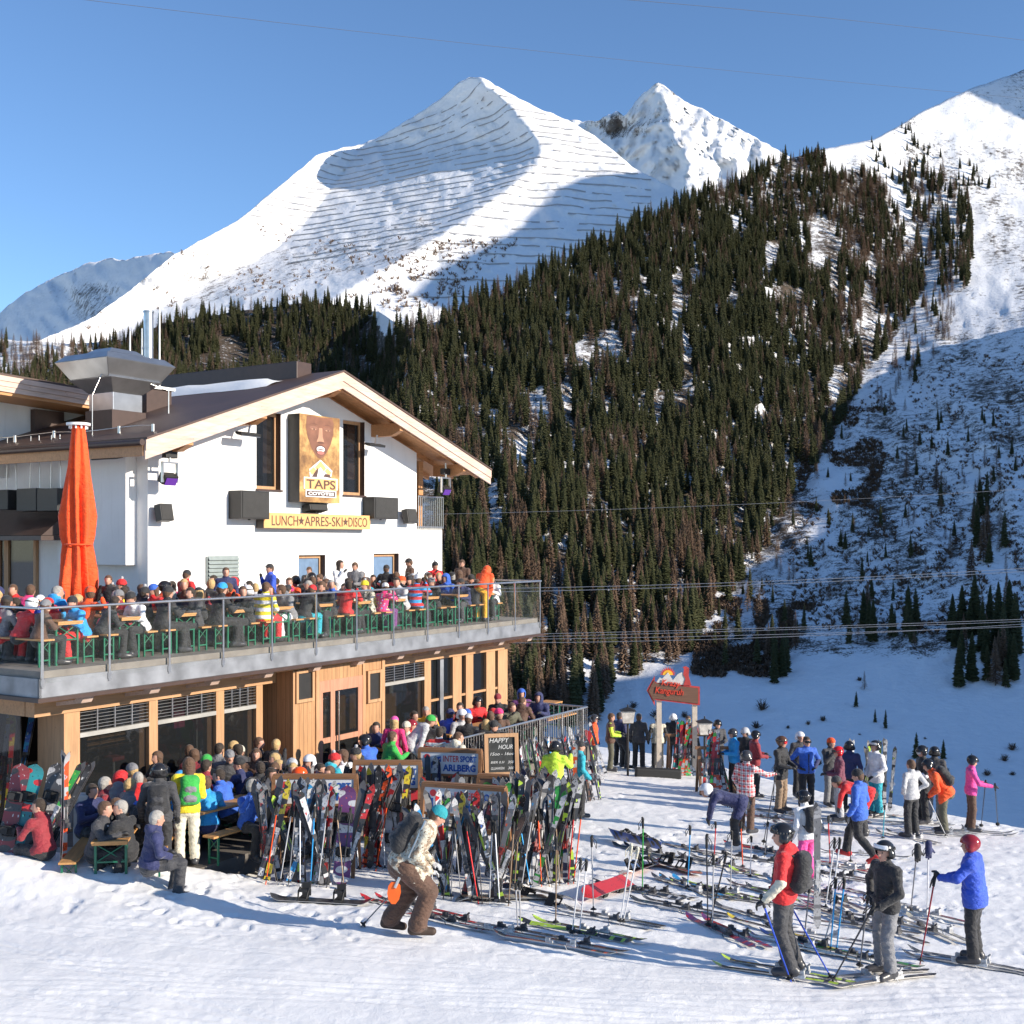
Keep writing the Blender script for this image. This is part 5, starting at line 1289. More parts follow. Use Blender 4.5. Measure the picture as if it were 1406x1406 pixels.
def person(pname, J, loc, yaw, jacket, trousers, hat=None, hatc='black', label='', group=None, h=.02, sc=1.0, boots=None, gloves=None, jk='plain', j2=None, tk='plain', t2=None, sleeve=None,
           gog=None, gogc='black', pack=None, hair='brownhair', skin=None, strap=None, kwp=1.0, **kw):
    """yaw: heading in degrees, 0 = away from the camera (+Y), clockwise seen from above"""
    key = (pname, h, tuple(sorted(kw.items())), sleeve is not None)
    if key not in _pm: _pm[key] = person_mesh('person', J, h=h, seed=len(_pm), sleeve5=kw.pop('s5', 1) if sleeve else False, **kw)
    me = _pm[key]
    o = bpy.data.objects.new('person', me); COL.objects.link(o)
    jm = cloth(C[jacket], jk, C[j2] if j2 else None)
    ms = [skin or SKIN, jm, cloth(C[trousers], tk, C[t2] if t2 else None), boots or BOOTM, gloves or GLV, cloth(C[sleeve]) if sleeve else jm, EYE_M, LIP, GLV]
    if len(me.materials) == 0:
        for m in ms: me.materials.append(m)
    for i, m in enumerate(ms): o.material_slots[i].link = 'OBJECT'; o.material_slots[i].material = m
    o.location = loc; o.rotation_euler = (0, 0, -R(yaw)); o.scale = (sc, sc, sc)
    tag(o, label, 'person', group)
    HM = head_mat(J)
    def attach(kind, mats, M=HM, name=None, parent=o):
        pm = piece(kind); c = bpy.data.objects.new(name or kind, pm); COL.objects.link(c); c.parent = parent
        if parent is o: c.matrix_local = M
        if len(pm.materials) == 0:
            for m in mats: pm.materials.append(m)
        for i, m in enumerate(mats):
            if i < len(c.material_slots): c.material_slots[i].link = 'OBJECT'; c.material_slots[i].material = m
        return c
    hatc = hatc if hatc in C else 'black'; hm = cloth(C[hatc]) if hat != 'helmet' else plain('helmet_' + hatc, C[hatc], .18, var=.03)
    if hat == 'pompom': attach('pompom', [hm, cloth(C['lightgrey'])], name='beanie')
    elif hat in ('beanie', 'cap', 'hood', 'helmet'): c = attach(hat, [hm]); 
    if hat == 'horned': attach('beanie', [hm]); attach('horns', [cloth(C['cream'])])
    if hat in (None, 'beanie', 'cap', 'pompom', 'horned') or strap == 'long':
        attach('longhair' if strap == 'long' else 'hair', [cloth(C[hair])], name='hair')
    if gog:
        lens = plain('goggle_lens_' + gogc, C[gogc], .08); attach(gog, [lens], name='goggles')
    if hat == 'helmet' and gog: attach('strap', [plain('goggle_strap', (.05, .05, .05), .6)], name='goggle_strap')
    if pack:
        pel, che = Vector(J['pel']), Vector(J['che']); up = (che - pel).normalized(); shx = (Vector(J['shR']) - Vector(J['shL'])).normalized(); fw = up.cross(shx).normalized(); shx = fw.cross(up)
        M = Matrix((( shx.x, fw.x, up.x, 0), (shx.y, fw.y, up.y, 0), (shx.z, fw.z, up.z, 0), (0, 0, 0, 1))); M.translation = che - up * .12 - fw * .15; M = M @ Matrix.Scale(kwp, 4)
        attach('pack', [cloth(C[pack]), cloth(C['grey'] if pack != 'black' else C['charcoal']), cloth(C['black'])], M, name='backpack')
    return o
# ------------------------------------------------------------------ skis, boards, poles, racks, beer tables
def ski_mat(c1, c2, c3, seed, ax=2, name='ski_topsheet'):
    key = ('ski', c1, c2, c3, seed % 3)
    if key in _mc: return _mc[key]
    t = NT(name); tc = t.n('ShaderNodeTexCoord'); ob = tc.outputs['Object']
    sx = t.n('ShaderNodeSeparateXYZ'); t.l(ob, sx.inputs[0])
    a = t.noise(3.2 + seed % 3, 1, .5, vec=ob, sc=(.5, .5, 1)); b = t.noise(17, 3, .6, vec=ob, sc=(1.5, 1.5, .7))
    c = t.mix(t.ramp(a, [(.47, 0), (.49, 1)], True), C[c1], C[c2])
    c = t.mix(t.ramp(b, [(.63, 0), (.65, 1)], True), c, C[c3])
    c = t.mix(.3, c, (.05, .05, .055))
    tx = t.noise(60, 1, .5, vec=ob, sc=(1, 1, .35)); c = t.mix(t.math('MULTIPLY', t.ramp(tx, [(.6, 0), (.62, 1)], True), t.ramp(a, [(.42, 1), (.5, 0)])), c, (.02, .02, .02))
    t.base(c); t.set(Roughness=.3); _mc[key] = t.m; return t.m
M_BASE = plain('ski_base', (.05, .05, .055), .4); M_BIND = plain('binding', (.06, .06, .065), .4, var=.5, scale=14); M_BINDW = plain('binding_pale', (.5, .5, .5), .35, var=.5, scale=14); M_EDGE = plain('ski_edge', (.45, .43, .40), .3, metal=.8)
def ski_mesh(L, wt, ww, twin=False, curl=.07):
    n = 26; V = []; Fc = []; Mi = []
    for i in range(n + 1):
        t = i / n; z = t * L
        w_ = ww + (wt - ww) * (abs(t - .48) / .52) ** 1.7
        e = min(t * L / (.05 if not twin else .09), 1); e2 = min((1 - t) * L / .12, 1)
        w_ *= math.sqrt(max(.02, 1 - (1 - e) ** 2)) * math.sqrt(max(.012, 1 - (1 - e2) ** 2))
        y = -curl * max(0, (t - .88) / .12) ** 1.8 - (curl * .5 * max(0, (.08 - t) / .08) ** 1.8 if twin else .01 * max(0, (.04 - t) / .04)) - .012 * math.sin(t * math.pi)
        th = .006 + .010 * math.sin(math.pi * min(1, max(0, t))) ** .6
        V += [(-w_ / 2, y - th / 2, z), (w_ / 2, y - th / 2, z), (w_ / 2, y + th / 2, z), (-w_ / 2, y + th / 2, z)]
    for i in range(n):
        b = i * 4
        for j in range(4):
            Fc.append((b + j, b + (j + 1) % 4, b + 4 + (j + 1) % 4, b + 4 + j)); Mi.append([0, 2, 1, 2][j])
    Fc += [(3, 2, 1, 0), (n * 4, n * 4 + 1, n * 4 + 2, n * 4 + 3)]; Mi += [0, 0]
    return me_from('ski', V, Fc, [M_BASE, M_BASE, M_EDGE], Mi)
SKI = [ski_mesh(1.70, .102, .068), ski_mesh(1.60, .108, .066), ski_mesh(1.76, .115, .082, True)]
SKIL = [1.70, 1.60, 1.76]
def binding_mesh(mat):
    m = MB()
    m.box((0, -.030, .93), (.075, .035, .10)); m.box((0, -.055, .955), (.06, .04, .06)); m.box((0, -.03, .62), (.075, .035, .13)); m.box((0, -.065, .60), (.055, .06, .07)); m.box((0, -.018, .77), (.045, .012, .24))
    m.tube((-.06, -.02, .69), (-.065, .05, .64), .005, n=4); m.tube((.06, -.02, .69), (.065, .05, .64), .005, n=4); m.tube((-.05, -.02, .70), (.05, -.02, .70), .006, n=4); m.tube((0, -.08, .60), (0, -.13, .55), .014, n=5)
    return m.mesh('binding', [mat])
BND = [binding_mesh(M_BIND), binding_mesh(M_BINDW), binding_mesh(plain('binding_red', (.25, .03, .025), .35, var=.5, scale=14))]
def one_ski(parent=None, k=0, pal=('white', 'red', 'black'), b=0, seed=0, name='ski'):
    o = obj(name, SKI[k], parent); o.material_slots[0].link = 'OBJECT'; o.material_slots[0].material = ski_mat(*pal, seed)
    obj('binding', BND[b], o); return o
PALS = [('black', 'charcoal', 'lightgrey'), ('charcoal', 'black', 'red'), ('black', 'grey', 'skyblue'), ('lightgrey', 'charcoal', 'black'), ('grey', 'black', 'red'), ('white', 'lightgrey', 'darkred'), ('brown', 'black', 'tan'), ('black', 'navy', 'lightgrey'), ('white', 'red', 'black'), ('black', 'white', 'red'), ('charcoal', 'lightgrey', 'orange'), ('white', 'black', 'blue'), ('navy', 'white', 'skyblue'), ('red', 'black', 'white'), ('lightgrey', 'black', 'lime'), ('white', 'skyblue', 'navy'),
        ('black', 'lime', 'white'), ('orange', 'black', 'white'), ('black', 'grey', 'red'), ('white', 'charcoal', 'pink'), ('lightgrey', 'red', 'black'), ('black', 'charcoal', 'white'), ('white', 'green', 'black'), ('yellow', 'black', 'red'), ('white', 'grey', 'orange')]
ORD = ['first', 'second', 'third', 'fourth', 'fifth', 'sixth', 'seventh', 'eighth', 'ninth', 'tenth', 'eleventh', 'twelfth', 'thirteenth', 'fourteenth', 'fifteenth', 'sixteenth', 'seventeenth', 'eighteenth', 'nineteenth', 'twentieth', 'twenty-first', 'twenty-second', 'twenty-third', 'twenty-fourth', 'twenty-fifth', 'twenty-sixth', 'twenty-seventh', 'twenty-eighth', 'twenty-ninth', 'thirtieth']
NPAIR = 0
def ski_pair(loc, face, lean, side, label, group, pal=None, k=None, spread=0.0):
    """face: direction (deg, clockwise from +Y) the top ski looks at; lean: tilt backwards; side: sideways tilt"""
    global NPAIR; NPAIR += 1; i = NPAIR
    pal = pal or PALS[(i * 7) % len(PALS)]; k = (i * 5) % 3 if k is None else k
    M = Matrix.Translation(loc) @ Matrix.Rotation(-R(face + 180), 4, 'Z') @ Matrix.Rotation(side, 4, 'Y') @ Matrix.Rotation(-lean, 4, 'X')
    e = empty('ski_pair', mat=M)
    bi = (0, 1, 0, 0, 1, 2, 0)[i % 7]; a = one_ski(e, k, pal, bi, i); b = one_ski(e, k, pal, bi, i + 1)
    b.matrix_local = Matrix.Translation((.012, .045, .015)) @ Matrix.Rotation(math.pi, 4, 'Z') @ Matrix.Rotation(spread, 4, 'Y')
    tag(e, label, 'skis', group); return e, pal
GRIP = MB(); GRIP.tube((0, 0, 1.05), (0, 0, 1.20), .017, .019, n=7); GRIP.tube((0, 0, 1.20), (.015, 0, 1.235), .022, .016, n=7); GRIP.poly([(.02, 0, 1.2), (.07, .01, 1.12), (.06, .0, 1.02), (.02, 0, 1.17)], .006, 4); GRIP = GRIP.mesh('grip', [M_BLKR])
SHF = MB(); SHF.tube((0, 0, -.06), (0, 0, 1.06), .0075, .0105, n=6); SHF = SHF.mesh('shaft', [M_STEEL])
BSK = MB(); BSK.tube((0, 0, .05), (0, 0, .065), .045, .03, n=10); BSK.tube((0, 0, .065), (0, 0, .10), .015, .011, n=6); BSK = BSK.mesh('basket', [M_BLKR])
def pole(bot, top, col, label, group=None, gc=None):
    d = Vector(top) - Vector(bot); L = d.length; q = d.to_track_quat('Z', 'X').to_matrix().to_4x4()
    e = empty('ski_pole', mat=Matrix.Translation(bot) @ q @ Matrix.Diagonal((1.1, 1.1, L / 1.235, 1)))
    s = obj('shaft', SHF, e); s.material_slots[0].link = 'OBJECT'; s.material_slots[0].material = plain('pole_' + col, C[col], .35, metal=.3)
    g = obj('grip', GRIP, e); obj('basket', BSK, e)
    if gc: g.material_slots[0].link = 'OBJECT'; g.material_slots[0].material = cloth(C[gc])
    tag(e, label, 'ski pole', group); return e
def board_mesh(L=1.52, w0=.25, w1=.295):
    n = 30; V = []; Fc = []; Mi = []
    for i in range(n + 1):
        t = i / n; z = t * L; w_ = w0 + (w1 - w0) * (abs(t - .5) * 2) ** 2
        e = min(min(t, 1 - t) * L / .16, 1); w_ *= math.sqrt(max(.01, 1 - (1 - e) ** 2)); y = -.07 * max(0, (abs(t - .5) - .38) / .12) ** 1.8
        V += [(-w_ / 2, y - .005, z), (w_ / 2, y - .005, z), (w_ / 2, y + .005, z), (-w_ / 2, y + .005, z)]
    for i in range(n):
        b = i * 4
        for j in range(4): Fc.append((b + j, b + (j + 1) % 4, b + 4 + (j + 1) % 4, b + 4 + j)); Mi.append([0, 2, 1, 2][j])
    Fc += [(3, 2, 1, 0), (n * 4, n * 4 + 1, n * 4 + 2, n * 4 + 3)]; Mi += [0, 0]
    return me_from('board', V, Fc, [M_BASE, M_BASE, M_EDGE], Mi)
BRD = board_mesh()
def sbind():
    m = MB(); m.box((0, -.02, 0), (.24, .03, .11)); m.beam((.10, -.03, -.02), (.13, -.22, 0), .03, .13, (0, 0, 1)); m.poly([(.12, -.12, .06), (.04, -.16, .07), (-.04, -.13, .07), (-.09, -.03, .06)], .014, 5); m.poly([(.12, -.12, -.06), (.04, -.16, -.07), (-.04, -.13, -.07), (-.09, -.03, -.06)], .014, 5)
    m.box((-.03, -.13, 0), (.09, .03, .10)); return m.mesh('binding', [M_BLKR])
SBN = sbind()
def board(M, top, base, label, group='snowboards'):
    e = empty('snowboard', mat=M); b = obj('deck', BRD, e)
    for i, p in ((0, top), (1, base)): b.material_slots[i].link = 'OBJECT'; b.material_slots[i].material = ski_mat(*p, i, name='board_graphic')
    for z in (.50, 1.02): o = obj('binding', SBN, e, loc=(0, -.005, z))
    tag(e, label, 'snowboard', group); return e
def lean_M(loc, face, lean, side): return Matrix.Translation(loc) @ Matrix.Rotation(-R(face + 180), 4, 'Z') @ Matrix.Rotation(side, 4, 'Y') @ Matrix.Rotation(-lean, 4, 'X')
def lie_M(a, b, flip=False, roll=0.0, lift=.015):
    """matrix laying a ski or board on the snow from a (tail) to b (tip)"""
    a = Vector(a); b = Vector(b); f = (b - a).normalized(); up = Vector((.04, .085, 1)).normalized(); rt = f.cross(up).normalized(); up = rt.cross(f).normalized()
    if flip: rt, up = -rt, -up
    M = Matrix(((rt.x, -up.x, f.x, 0), (rt.y, -up.y, f.y, 0), (rt.z, -up.z, f.z, 0), (0, 0, 0, 1))); M.translation = a + Vector((0, 0, lift))
    return M @ Matrix.Rotation(roll, 4, 'Z')
# ---- beer tables
M_BT = wood('beer_table_wood', (.50, .26, .09), 1, 1.0, knots=False); M_GRN = plain('green_steel', (.012, .14, .075), .4)
def table_meshes(L=2.1):
    m = MB(); m.bb(-.26, .26, 0, L, .745, .775); m.bb(-.255, .255, .01, .05, .715, .743); m.bb(-.255, .255, L - .05, L - .01, .715, .743); top = m.mesh('tabletop', [M_BT])
    legs = []
    for y in (.12, L - .12):
        m = MB()
        for x in (-.22, .22): m.bb(x - .018, x + .018, y - .018, y + .018, 0, .743)
        m.bb(-.20, .20, y - .012, y + .012, .10, .13); m.tube((-.20, y, .70), (.20, y, .45), .010, n=5); m.tube((.20, y, .70), (-.20, y, .45), .010, n=5); m.bb(-.20, .20, y - .012, y + .012, .43, .455)
        legs.append(m.mesh('leg_frame', [M_GRN]))
    b = MB(); b.bb(-.125, .125, 0, L, .455, .485); bt = b.mesh('seat', [M_BT]); bl = []
    for y in (.12, L - .12):
        m = MB()
        for x in (-.10, .10): m.bb(x - .014, x + .014, y - .014, y + .014, 0, .453)
        m.bb(-.09, .09, y - .01, y + .01, .10, .125); m.tube((-.09, y, .42), (.09, y, .25), .008, n=5); m.tube((.09, y, .42), (-.09, y, .25), .008, n=5)
        bl.append(m.mesh('leg_frame', [M_GRN]))
    return top, legs, bt, bl
TM = table_meshes(2.1)
def beer_table(M, label, group):
    e = empty('beer_table', mat=M); obj('tabletop', TM[0], e)
    for l in TM[1]: obj('leg_frame', l, e)
    tag(e, label, 'table', group)
def beer_bench(M, label, group):
    e = empty('beer_bench', mat=M); obj('seat', TM[2], e)
    for l in TM[3]: obj('leg_frame', l, e)
    tag(e, label, 'bench', group)
def beer_glass(M, label, full=True):
    e = empty('beer_glass', mat=M); m = MB(); m.tube((0, 0, 0), (0, 0, .15), .034, .04, n=12); m.poly([(.04, 0, .12), (.075, 0, .1), (.075, 0, .05), (.038, 0, .03)], .008, 5)
    m.build('glass', [glass_mat('beer_amber', (.65, .28, .03), .85)], e); m = MB(); m.tube((0, 0, .151), (0, 0, .175), .039, .036, n=12); m.build('foam', [M_WHT], e); tag(e, label, 'beer glass', 'beer glasses on the patio table')
# ------------------------------------------------------------------ terrace: tables, benches, guests
YT = .45; S0 = FS(90, 850, .6)[0]
N_T = 11; tS = [S0 + i * PP for i in range(N_T)]
for i, s in enumerate(tS):
    for r_, y in ((0, YT), (1, 2.78)):
        M = BM @ Matrix.Translation((s, y, ZD))
        nm = f"{ORD[i]} terrace table from the left"
        beer_table(M, f"beer table, green legs, {nm}, {'beside the railing' if r_ == 0 else 'beside the house wall'}", 'beer tables on the terrace')
        for sx, w_ in ((-.46, 'left'), (.46, 'right')):
            beer_bench(BM @ Matrix.Translation((s + sx, y, ZD)), f"{w_} bench of {nm}, {'railing' if r_ == 0 else 'wall'} end", 'beer benches on the terrace')
SITP = {
 'sitA': (sit(), {}), 'sitB': (shift(sit(haL=(-.20, .36, .86), haR=(.10, .30, 1.02), dirR=(-.5, .4, .8), yaw=.5), (), (.12, 0)), {}),
 'sitC': (shift(sit(elL=(-.28, .10, .74), haL=(-.12, .28, .64), elR=(.28, .1, .74), haR=(.12, .28, .64), pitch=-.15), (), (-.08, .05)), {}),
 'sitD': (shift(sit(yaw=-.7, haR=(.22, .40, .85)), (), (.25, -.05)), dict(hood=True)),
 'sitE': (sit(yaw=.9, elR=(.30, .25, .85), haR=(.16, .30, 1.08), dirR=(-.4, .2, .9)), dict(slim=.9)),
 'sitF': (shift(sit(haL=(-.05, .40, .85), haR=(.05, .42, .85), pitch=-.3), (), (.2, .08)), dict(slim=.88)),
}
jack = ['black'] * 9 + ['charcoal'] * 4 + ['navy'] * 4 + ['red'] * 5 + ['darkred', 'blue', 'royal', 'skyblue', 'turquoise', 'white', 'white', 'lightgrey', 'cream', 'grey', 'brown', 'khaki', 'pink', 'orange', 'green', 'purple', 'yellow']
trs = ['black'] * 6 + ['charcoal'] * 3 + ['navy', 'grey', 'brown', 'khaki', 'red', 'white', 'blue', 'lightgrey']
hats = [None] * 11 + ['beanie'] * 8 + ['pompom'] * 2 + ['helmet'] * 2 + ['cap', 'hood']
hatcs = ['black'] * 5 + ['grey', 'lightgrey', 'white', 'red', 'navy', 'blue', 'pink', 'charcoal', 'orange', 'brown']
hairs = ['darkhair'] * 4 + ['brownhair'] * 5 + ['blond'] * 3 + ['greyhair']
def hdesc(hat, hc, hair, long):
    if hat is None: return ('long ' if long else 'short ') + {'darkhair': 'dark', 'brownhair': 'brown', 'blond': 'blond', 'greyhair': 'grey'}[hair] + ' hair'
    return cw(hc) + ' ' + {'beanie': 'beanie', 'pompom': 'bobble hat', 'helmet': 'helmet', 'cap': 'cap', 'hood': 'hood', 'horned': 'horned hat'}[hat]
seatmap = {  # (table, side, seat): dress of the guests one can tell apart
 (0, 0, 0): ('brown', 'black', 'beanie', 'grey', {}), (0, 1, 0): ('skyblue', 'red', 'beanie', 'black', {}), (0, 1, 1): ('red', 'black', 'beanie', 'red', {}), (0, 0, 1): ('red', 'black', 'helmet', 'white', {}),
 (1, 1, 0): ('white', 'black', 'beanie', 'black', {}), (1, 1, 1): ('darkred', 'black', 'beanie', 'grey', {}), (1, 0, 0): ('black', 'black', None, 'x', dict(hair='darkhair', strap='long')),
 (2, 0, 0): ('black', 'black', 'beanie', 'black', {}), (2, 1, 0): ('charcoal', 'black', None, 'x', dict(hair='darkhair', pack='black')), (3, 0, 0): ('black', 'black', 'beanie', 'skyblue', {}), (3, 1, 0): ('black', 'black', None, 'x', {}),
 (4, 0, 0): ('white', 'red', None, 'x', dict(hair='brownhair', jk='stripe', j2='yellow')), (4, 1, 0): ('grey', 'white', None, 'x', dict(hair='brownhair')), (4, 0, 1): ('black', 'black', 'helmet', 'white', {}), (4, 1, 1): ('red', 'black', None, 'x', {}),
 (5, 0, 0): ('black', 'turquoise', 'beanie', 'red', {}), (5, 1, 0): ('black', 'black', None, 'x', {}), (6, 0, 0): ('red', 'black', None, 'x', dict(hair='darkhair')), (6, 1, 0): ('khaki', 'black', 'pompom', 'yellow', dict(jk='camo', j2='cream')),
 (7, 0, 0): ('pink', 'purple', 'beanie', 'white', dict(jk='dots')), (7, 1, 0): ('lightgrey', 'black', None, 'x', dict(hair='darkhair')), (8, 0, 0): ('red', 'black', 'pompom', 'white', dict(jk='stripe', j2='skyblue')), (8, 1, 0): ('black', 'black', 'horned', 'grey', {}),
 (9, 1, 0): ('navy', 'charcoal', 'cap', 'black', {}), (9, 1, 1): ('blue', 'black', 'hood', 'blue', {}), (10, 0, 0): ('black', 'black', None, 'x', dict(hair='brownhair', strap='long')), (10, 1, 0): ('white', 'black', None, 'x', dict(hair='blond')),
}
seen_l = set()
ri = random.Random(23)
def guest(M3, yaw, key, dress, where, group, h=.024, sc=1.0):
    j, t_, hat, hc, ex = dress; J, kw = SITP[key]
    ex = dict(ex); hair = ex.get('hair', 'brownhair'); lg = ex.get('strap') == 'long'
    lb = f"{cw(j)} jacket, {hdesc(hat, hc, hair, lg)}, {where}"
    n = 0
    while lb in seen_l:
        n += 1; j = ri.choice(jack); lb = f"{cw(j)} jacket, {hdesc(hat, hc, hair, lg)}, {where}"
        if n > 30: lb = f"{cw(j)} jacket, {cw(t_)} trousers, {hdesc(hat, hc, hair, lg)}, {where}"
    seen_l.add(lb)
    person(key, J, M3, yaw, j, t_, hat, hc if hc in C else 'black', lb, group, h=h, sc=sc, gog='goggles_up' if hat == 'helmet' and ri.random() < .7 else None, **ex, **kw)
def rnd_dress():
    hat = ri.choice(hats); ex = dict(hair=ri.choice(hairs))
    if ri.random() < .3 and hat in (None, 'beanie'): ex['strap'] = 'long'
    return (ri.choice(jack), ri.choice(trs), hat, ri.choice(hatcs), ex)
seatY = [.72, 1.28, 1.84, 2.36, 3.1, 3.7, 4.35]
keys = list(SITP)
for i, s in enumerate(tS):
    for sd_ in (0, 1):
        for q, y in enumerate(seatY):
            if (i, sd_, q) in seatmap: dr_ = seatmap[(i, sd_, q)]
            elif q == 0: continue
            elif ri.random() > (.80 if q < 4 else .72): continue
            else: dr_ = rnd_dress()
            if i == 9 and sd_ == 0 and q < 2: continue
            ss = s + (-.46 if sd_ == 0 else .46) + ri.uniform(-.03, .03)
            if y > 4.1 and ss > SL + 0 and False: continue
            yaw = math.degrees(TH) + (0 if sd_ == 0 else 180) + ri.uniform(-14, 14)
            # the rearmost rows stop at the house wall
            guest(W(ss, y + ri.uniform(-.05, .05), ZD), yaw, ri.choice(keys), dr_, f"{ORD[i]} terrace table from left, {ORD[q]} from railing, {'left' if sd_ == 0 else 'right'} bench", 'guests at the terrace tables', sc=ri.uniform(.88, 1.07))
ST = {}
ST['stand'] = pose(); ST['hips'] = pose(elL=(-.36, -.10, 1.16), haL=(-.20, .06, 1.00), dirL=(.7, .5, 0), elR=(.36, -.1, 1.16), haR=(.2, .06, 1.0), dirR=(-.7, .5, 0))
ST['drink'] = pose(elR=(.26, .10, 1.16), haR=(.10, .22, 1.40), dirR=(-.5, .3, .8), haL=(-.16, .30, 1.08), elL=(-.27, .06, 1.12), yaw=.3)
ST['hold'] = pose(elL=(-.25, .06, 1.12), haL=(-.12, .30, 1.12), dirL=(.4, 1, 0), elR=(.25, .06, 1.12), haR=(.14, .30, 1.08), dirR=(-.3, 1, 0), pitch=-.3)
ST['bendf'] = shift(pose(knL=(-.12, .06, .50), haL=(-.10, .36, .78), elL=(-.24, .16, 1.02), haR=(.12, .36, .80), elR=(.24, .16, 1.02), pitch=-.2), (), (.75, 0))
ST['bend'] = shift(pose(haL=(-.14, .36, 1.1), haR=(.14, .42, 1.0), pel=(0, -.10, .92), hipL=(-.095, -.10, .88), hipR=(.095, -.10, .88), pitch=-.2), (), (1.1, 0))
ST['bend']['elL'] = (-.24, .45, .88); ST['bend']['haL'] = (-.16, .50, .62); ST['bend']['elR'] = (.24, .45, .88); ST['bend']['haR'] = (.16, .52, .60); ST['bend']['dirL'] = ST['bend']['dirR'] = (0, .3, -1)
gt = 'guests at the terrace tables'
def stand_at(px, yin, pname, yaw, jc, tc, hat, hc, lb, z=ZD, **k):
    s, _ = FS(px, 800, yin); h = k.pop('h', .024)
    return person(pname, ST[pname], W(s, yin, z), yaw, jc, tc, hat, hc, lb, gt, h=h, **k)
stand_at(466, 3.0, 'drink', 120, 'white', 'black', None, 'x', 'woman with long dark hair standing in a white jacket before the left door, drinking', strap='long', hair='darkhair', sc=.98, slim=.88)
stand_at(488, 3.1, 'hold', 200, 'grey', 'black', None, 'x', 'boy with brown hair in grey jacket standing right of the drinking woman', sc=.94)
stand_at(563, 3.3, 'hold', 250, 'brown', 'black', 'cap', 'black', 'person in brown jacket and black cap standing beside the right door', sc=.98)
stand_at(661, .55, 'bendf', 20, 'orange', 'mustard', 'hood', 'orange', 'person in orange jacket and mustard yellow trousers standing at the railing', sc=.97, hood=True)
for (s_, y_, k_, yw, dr_, nm) in ((.38, 2.1, 'sitA', 60, ('red', 'black', 'beanie', 'grey', {}), 'nearest'), (.4, 3.0, 'sitB', 90, ('black', 'black', 'beanie', 'pink', {}), 'middle'), (.5, 3.9, 'sitD', 120, ('red', 'black', 'helmet', 'white', dict(hair='blond', strap='long')), 'farthest')):
    guest(W(s_, y_, ZD), yw, k_, dr_, f"{nm} of three at the terrace's far left edge", gt)

for i, (px, yin, nm, yw, jc, hat) in enumerate(((150, 2.72, 'drink', 200, 'black', None), (255, 2.74, 'hold', 30, 'red', 'beanie'), (310, 2.7, 'stand', 160, 'navy', None), (372, 2.72, 'drink', 240, 'royal', 'cap'), (425, 4.75, 'hold', 190, 'charcoal', None), (530, 2.72, 'hips', 20, 'black', 'beanie'), (597, 2.7, 'drink', 150, 'red', 'pompom'), (635, 2.72, 'hold', 200, 'brown', None))):
    stand_at(px, yin, nm, yw, jc, 'black', hat, 'black', f"{cw(jc)} jacket, standing guest between the terrace tables, {ORD[i]} of the standing ones from left", sc=.86 + .03 * (i % 4))
# ------------------------------------------------------------------ lower patio: tables and guests under the terrace
def seat_floor(px, py, z=0.0, top=1.30):
    """where a seated guest must sit for the crown of the head to show at this pixel"""
    Y = (EYE - z - top) * F / (py - HY); return Vector(((px - CX) / F * Y, Y, z))
gpn = 'guests on the lower patio'
def sitp(px, py, key, yaw, jc, tc, hat, hc, lb, top=1.30, h=.018, z=0, **k):
    J, kw = SITP[key]; kw = dict(kw); kw.update(k)
    if key == 'bar': pass
    return person(key, J, seat_floor(px, py, z, top), yaw, jc, tc, hat, hc, lb, gpn, h=h, **kw)
person('stand', ST['stand'], seat_floor(218, 1050, 0, 1.74), -12, 'charcoal', 'black', 'helmet', 'black', 'man in charcoal jacket and black helmet with black backpack standing among patio tables', gpn, h=.013, pack='black', gog='goggles_up', fingers=True)
person('hold', shift(ST['hold'], (), (.1, .06)), seat_floor(257, 1042, 0, 1.72), -25, 'yellow', 'cream', None, 'x', 'person in yellow jacket and cream trousers with bright green backpack on the patio', gpn, h=.013, pack='green', hair='brownhair', strap='long')
sitp(205, 1122, 'sitC', 62, 'navy', 'charcoal', None, 'x', 'grey haired man in navy jacket crouched on bench at the edge of the snow', h=.012, hair='greyhair', hood=True, top=1.22)
sitp(192, 1062, 'sitA', -30, 'red', 'charcoal', None, 'x', 'man with thin grey hair in red jacket seated before the window', hair='greyhair', hood=True)
sitp(176, 1100, 'sitE', -70, 'black', 'black', None, 'x', 'grey haired person in black seated at the corner table, looking left', hair='greyhair')
sitp(144, 1092, 'sitB', 110, 'black', 'charcoal', None, 'x', 'brown haired person in black seated behind the white post', hair='brownhair')
sitp(131, 1100, 'sitA', 90, 'charcoal', 'black', None, 'x', 'person leaning close behind the white post in charcoal jacket', hair='brownhair')
sitp(62, 1098, 'sitE', -60, 'darkred', 'black', None, 'x', 'dark haired man seated behind the leaning snowboards at far left', hair='darkhair')
sitp(316, 1055, 'sitB', -75, 'blue', 'black', None, 'x', 'man in bright blue jacket seated with hand at his mouth', h=.013, hair='darkhair')
sitp(284, 1068, 'sitA', -20, 'skyblue', 'navy', None, 'x', 'person in pale blue jacket and navy trousers seated beside the green backpack', h=.014, hair='brownhair')
sitp(315, 1030, 'sitC', 150, 'charcoal', 'black', 'beanie', 'grey', 'person in grey beanie seated facing the camera behind blue jacket')
sitp(324, 1017, 'sitD', 160, 'black', 'black', 'beanie', 'cream', 'person in cream beanie seated in the back row near the second post')
sitp(311, 1018, 'sitA', 60, 'red', 'black', None, 'x', 'blond person in red jacket seated in the back row near the second post', hair='blond')
sitp(337, 1042, 'sitE', -60, 'navy', 'black', 'beanie', 'black', 'person in navy jacket and black beanie seated right of the blue jacket')
sitp(352, 1026, 'sitA', 170, 'brown', 'black', None, 'x', 'woman with long brown hair in brown jacket seated near the porch', strap='long', hair='brownhair')
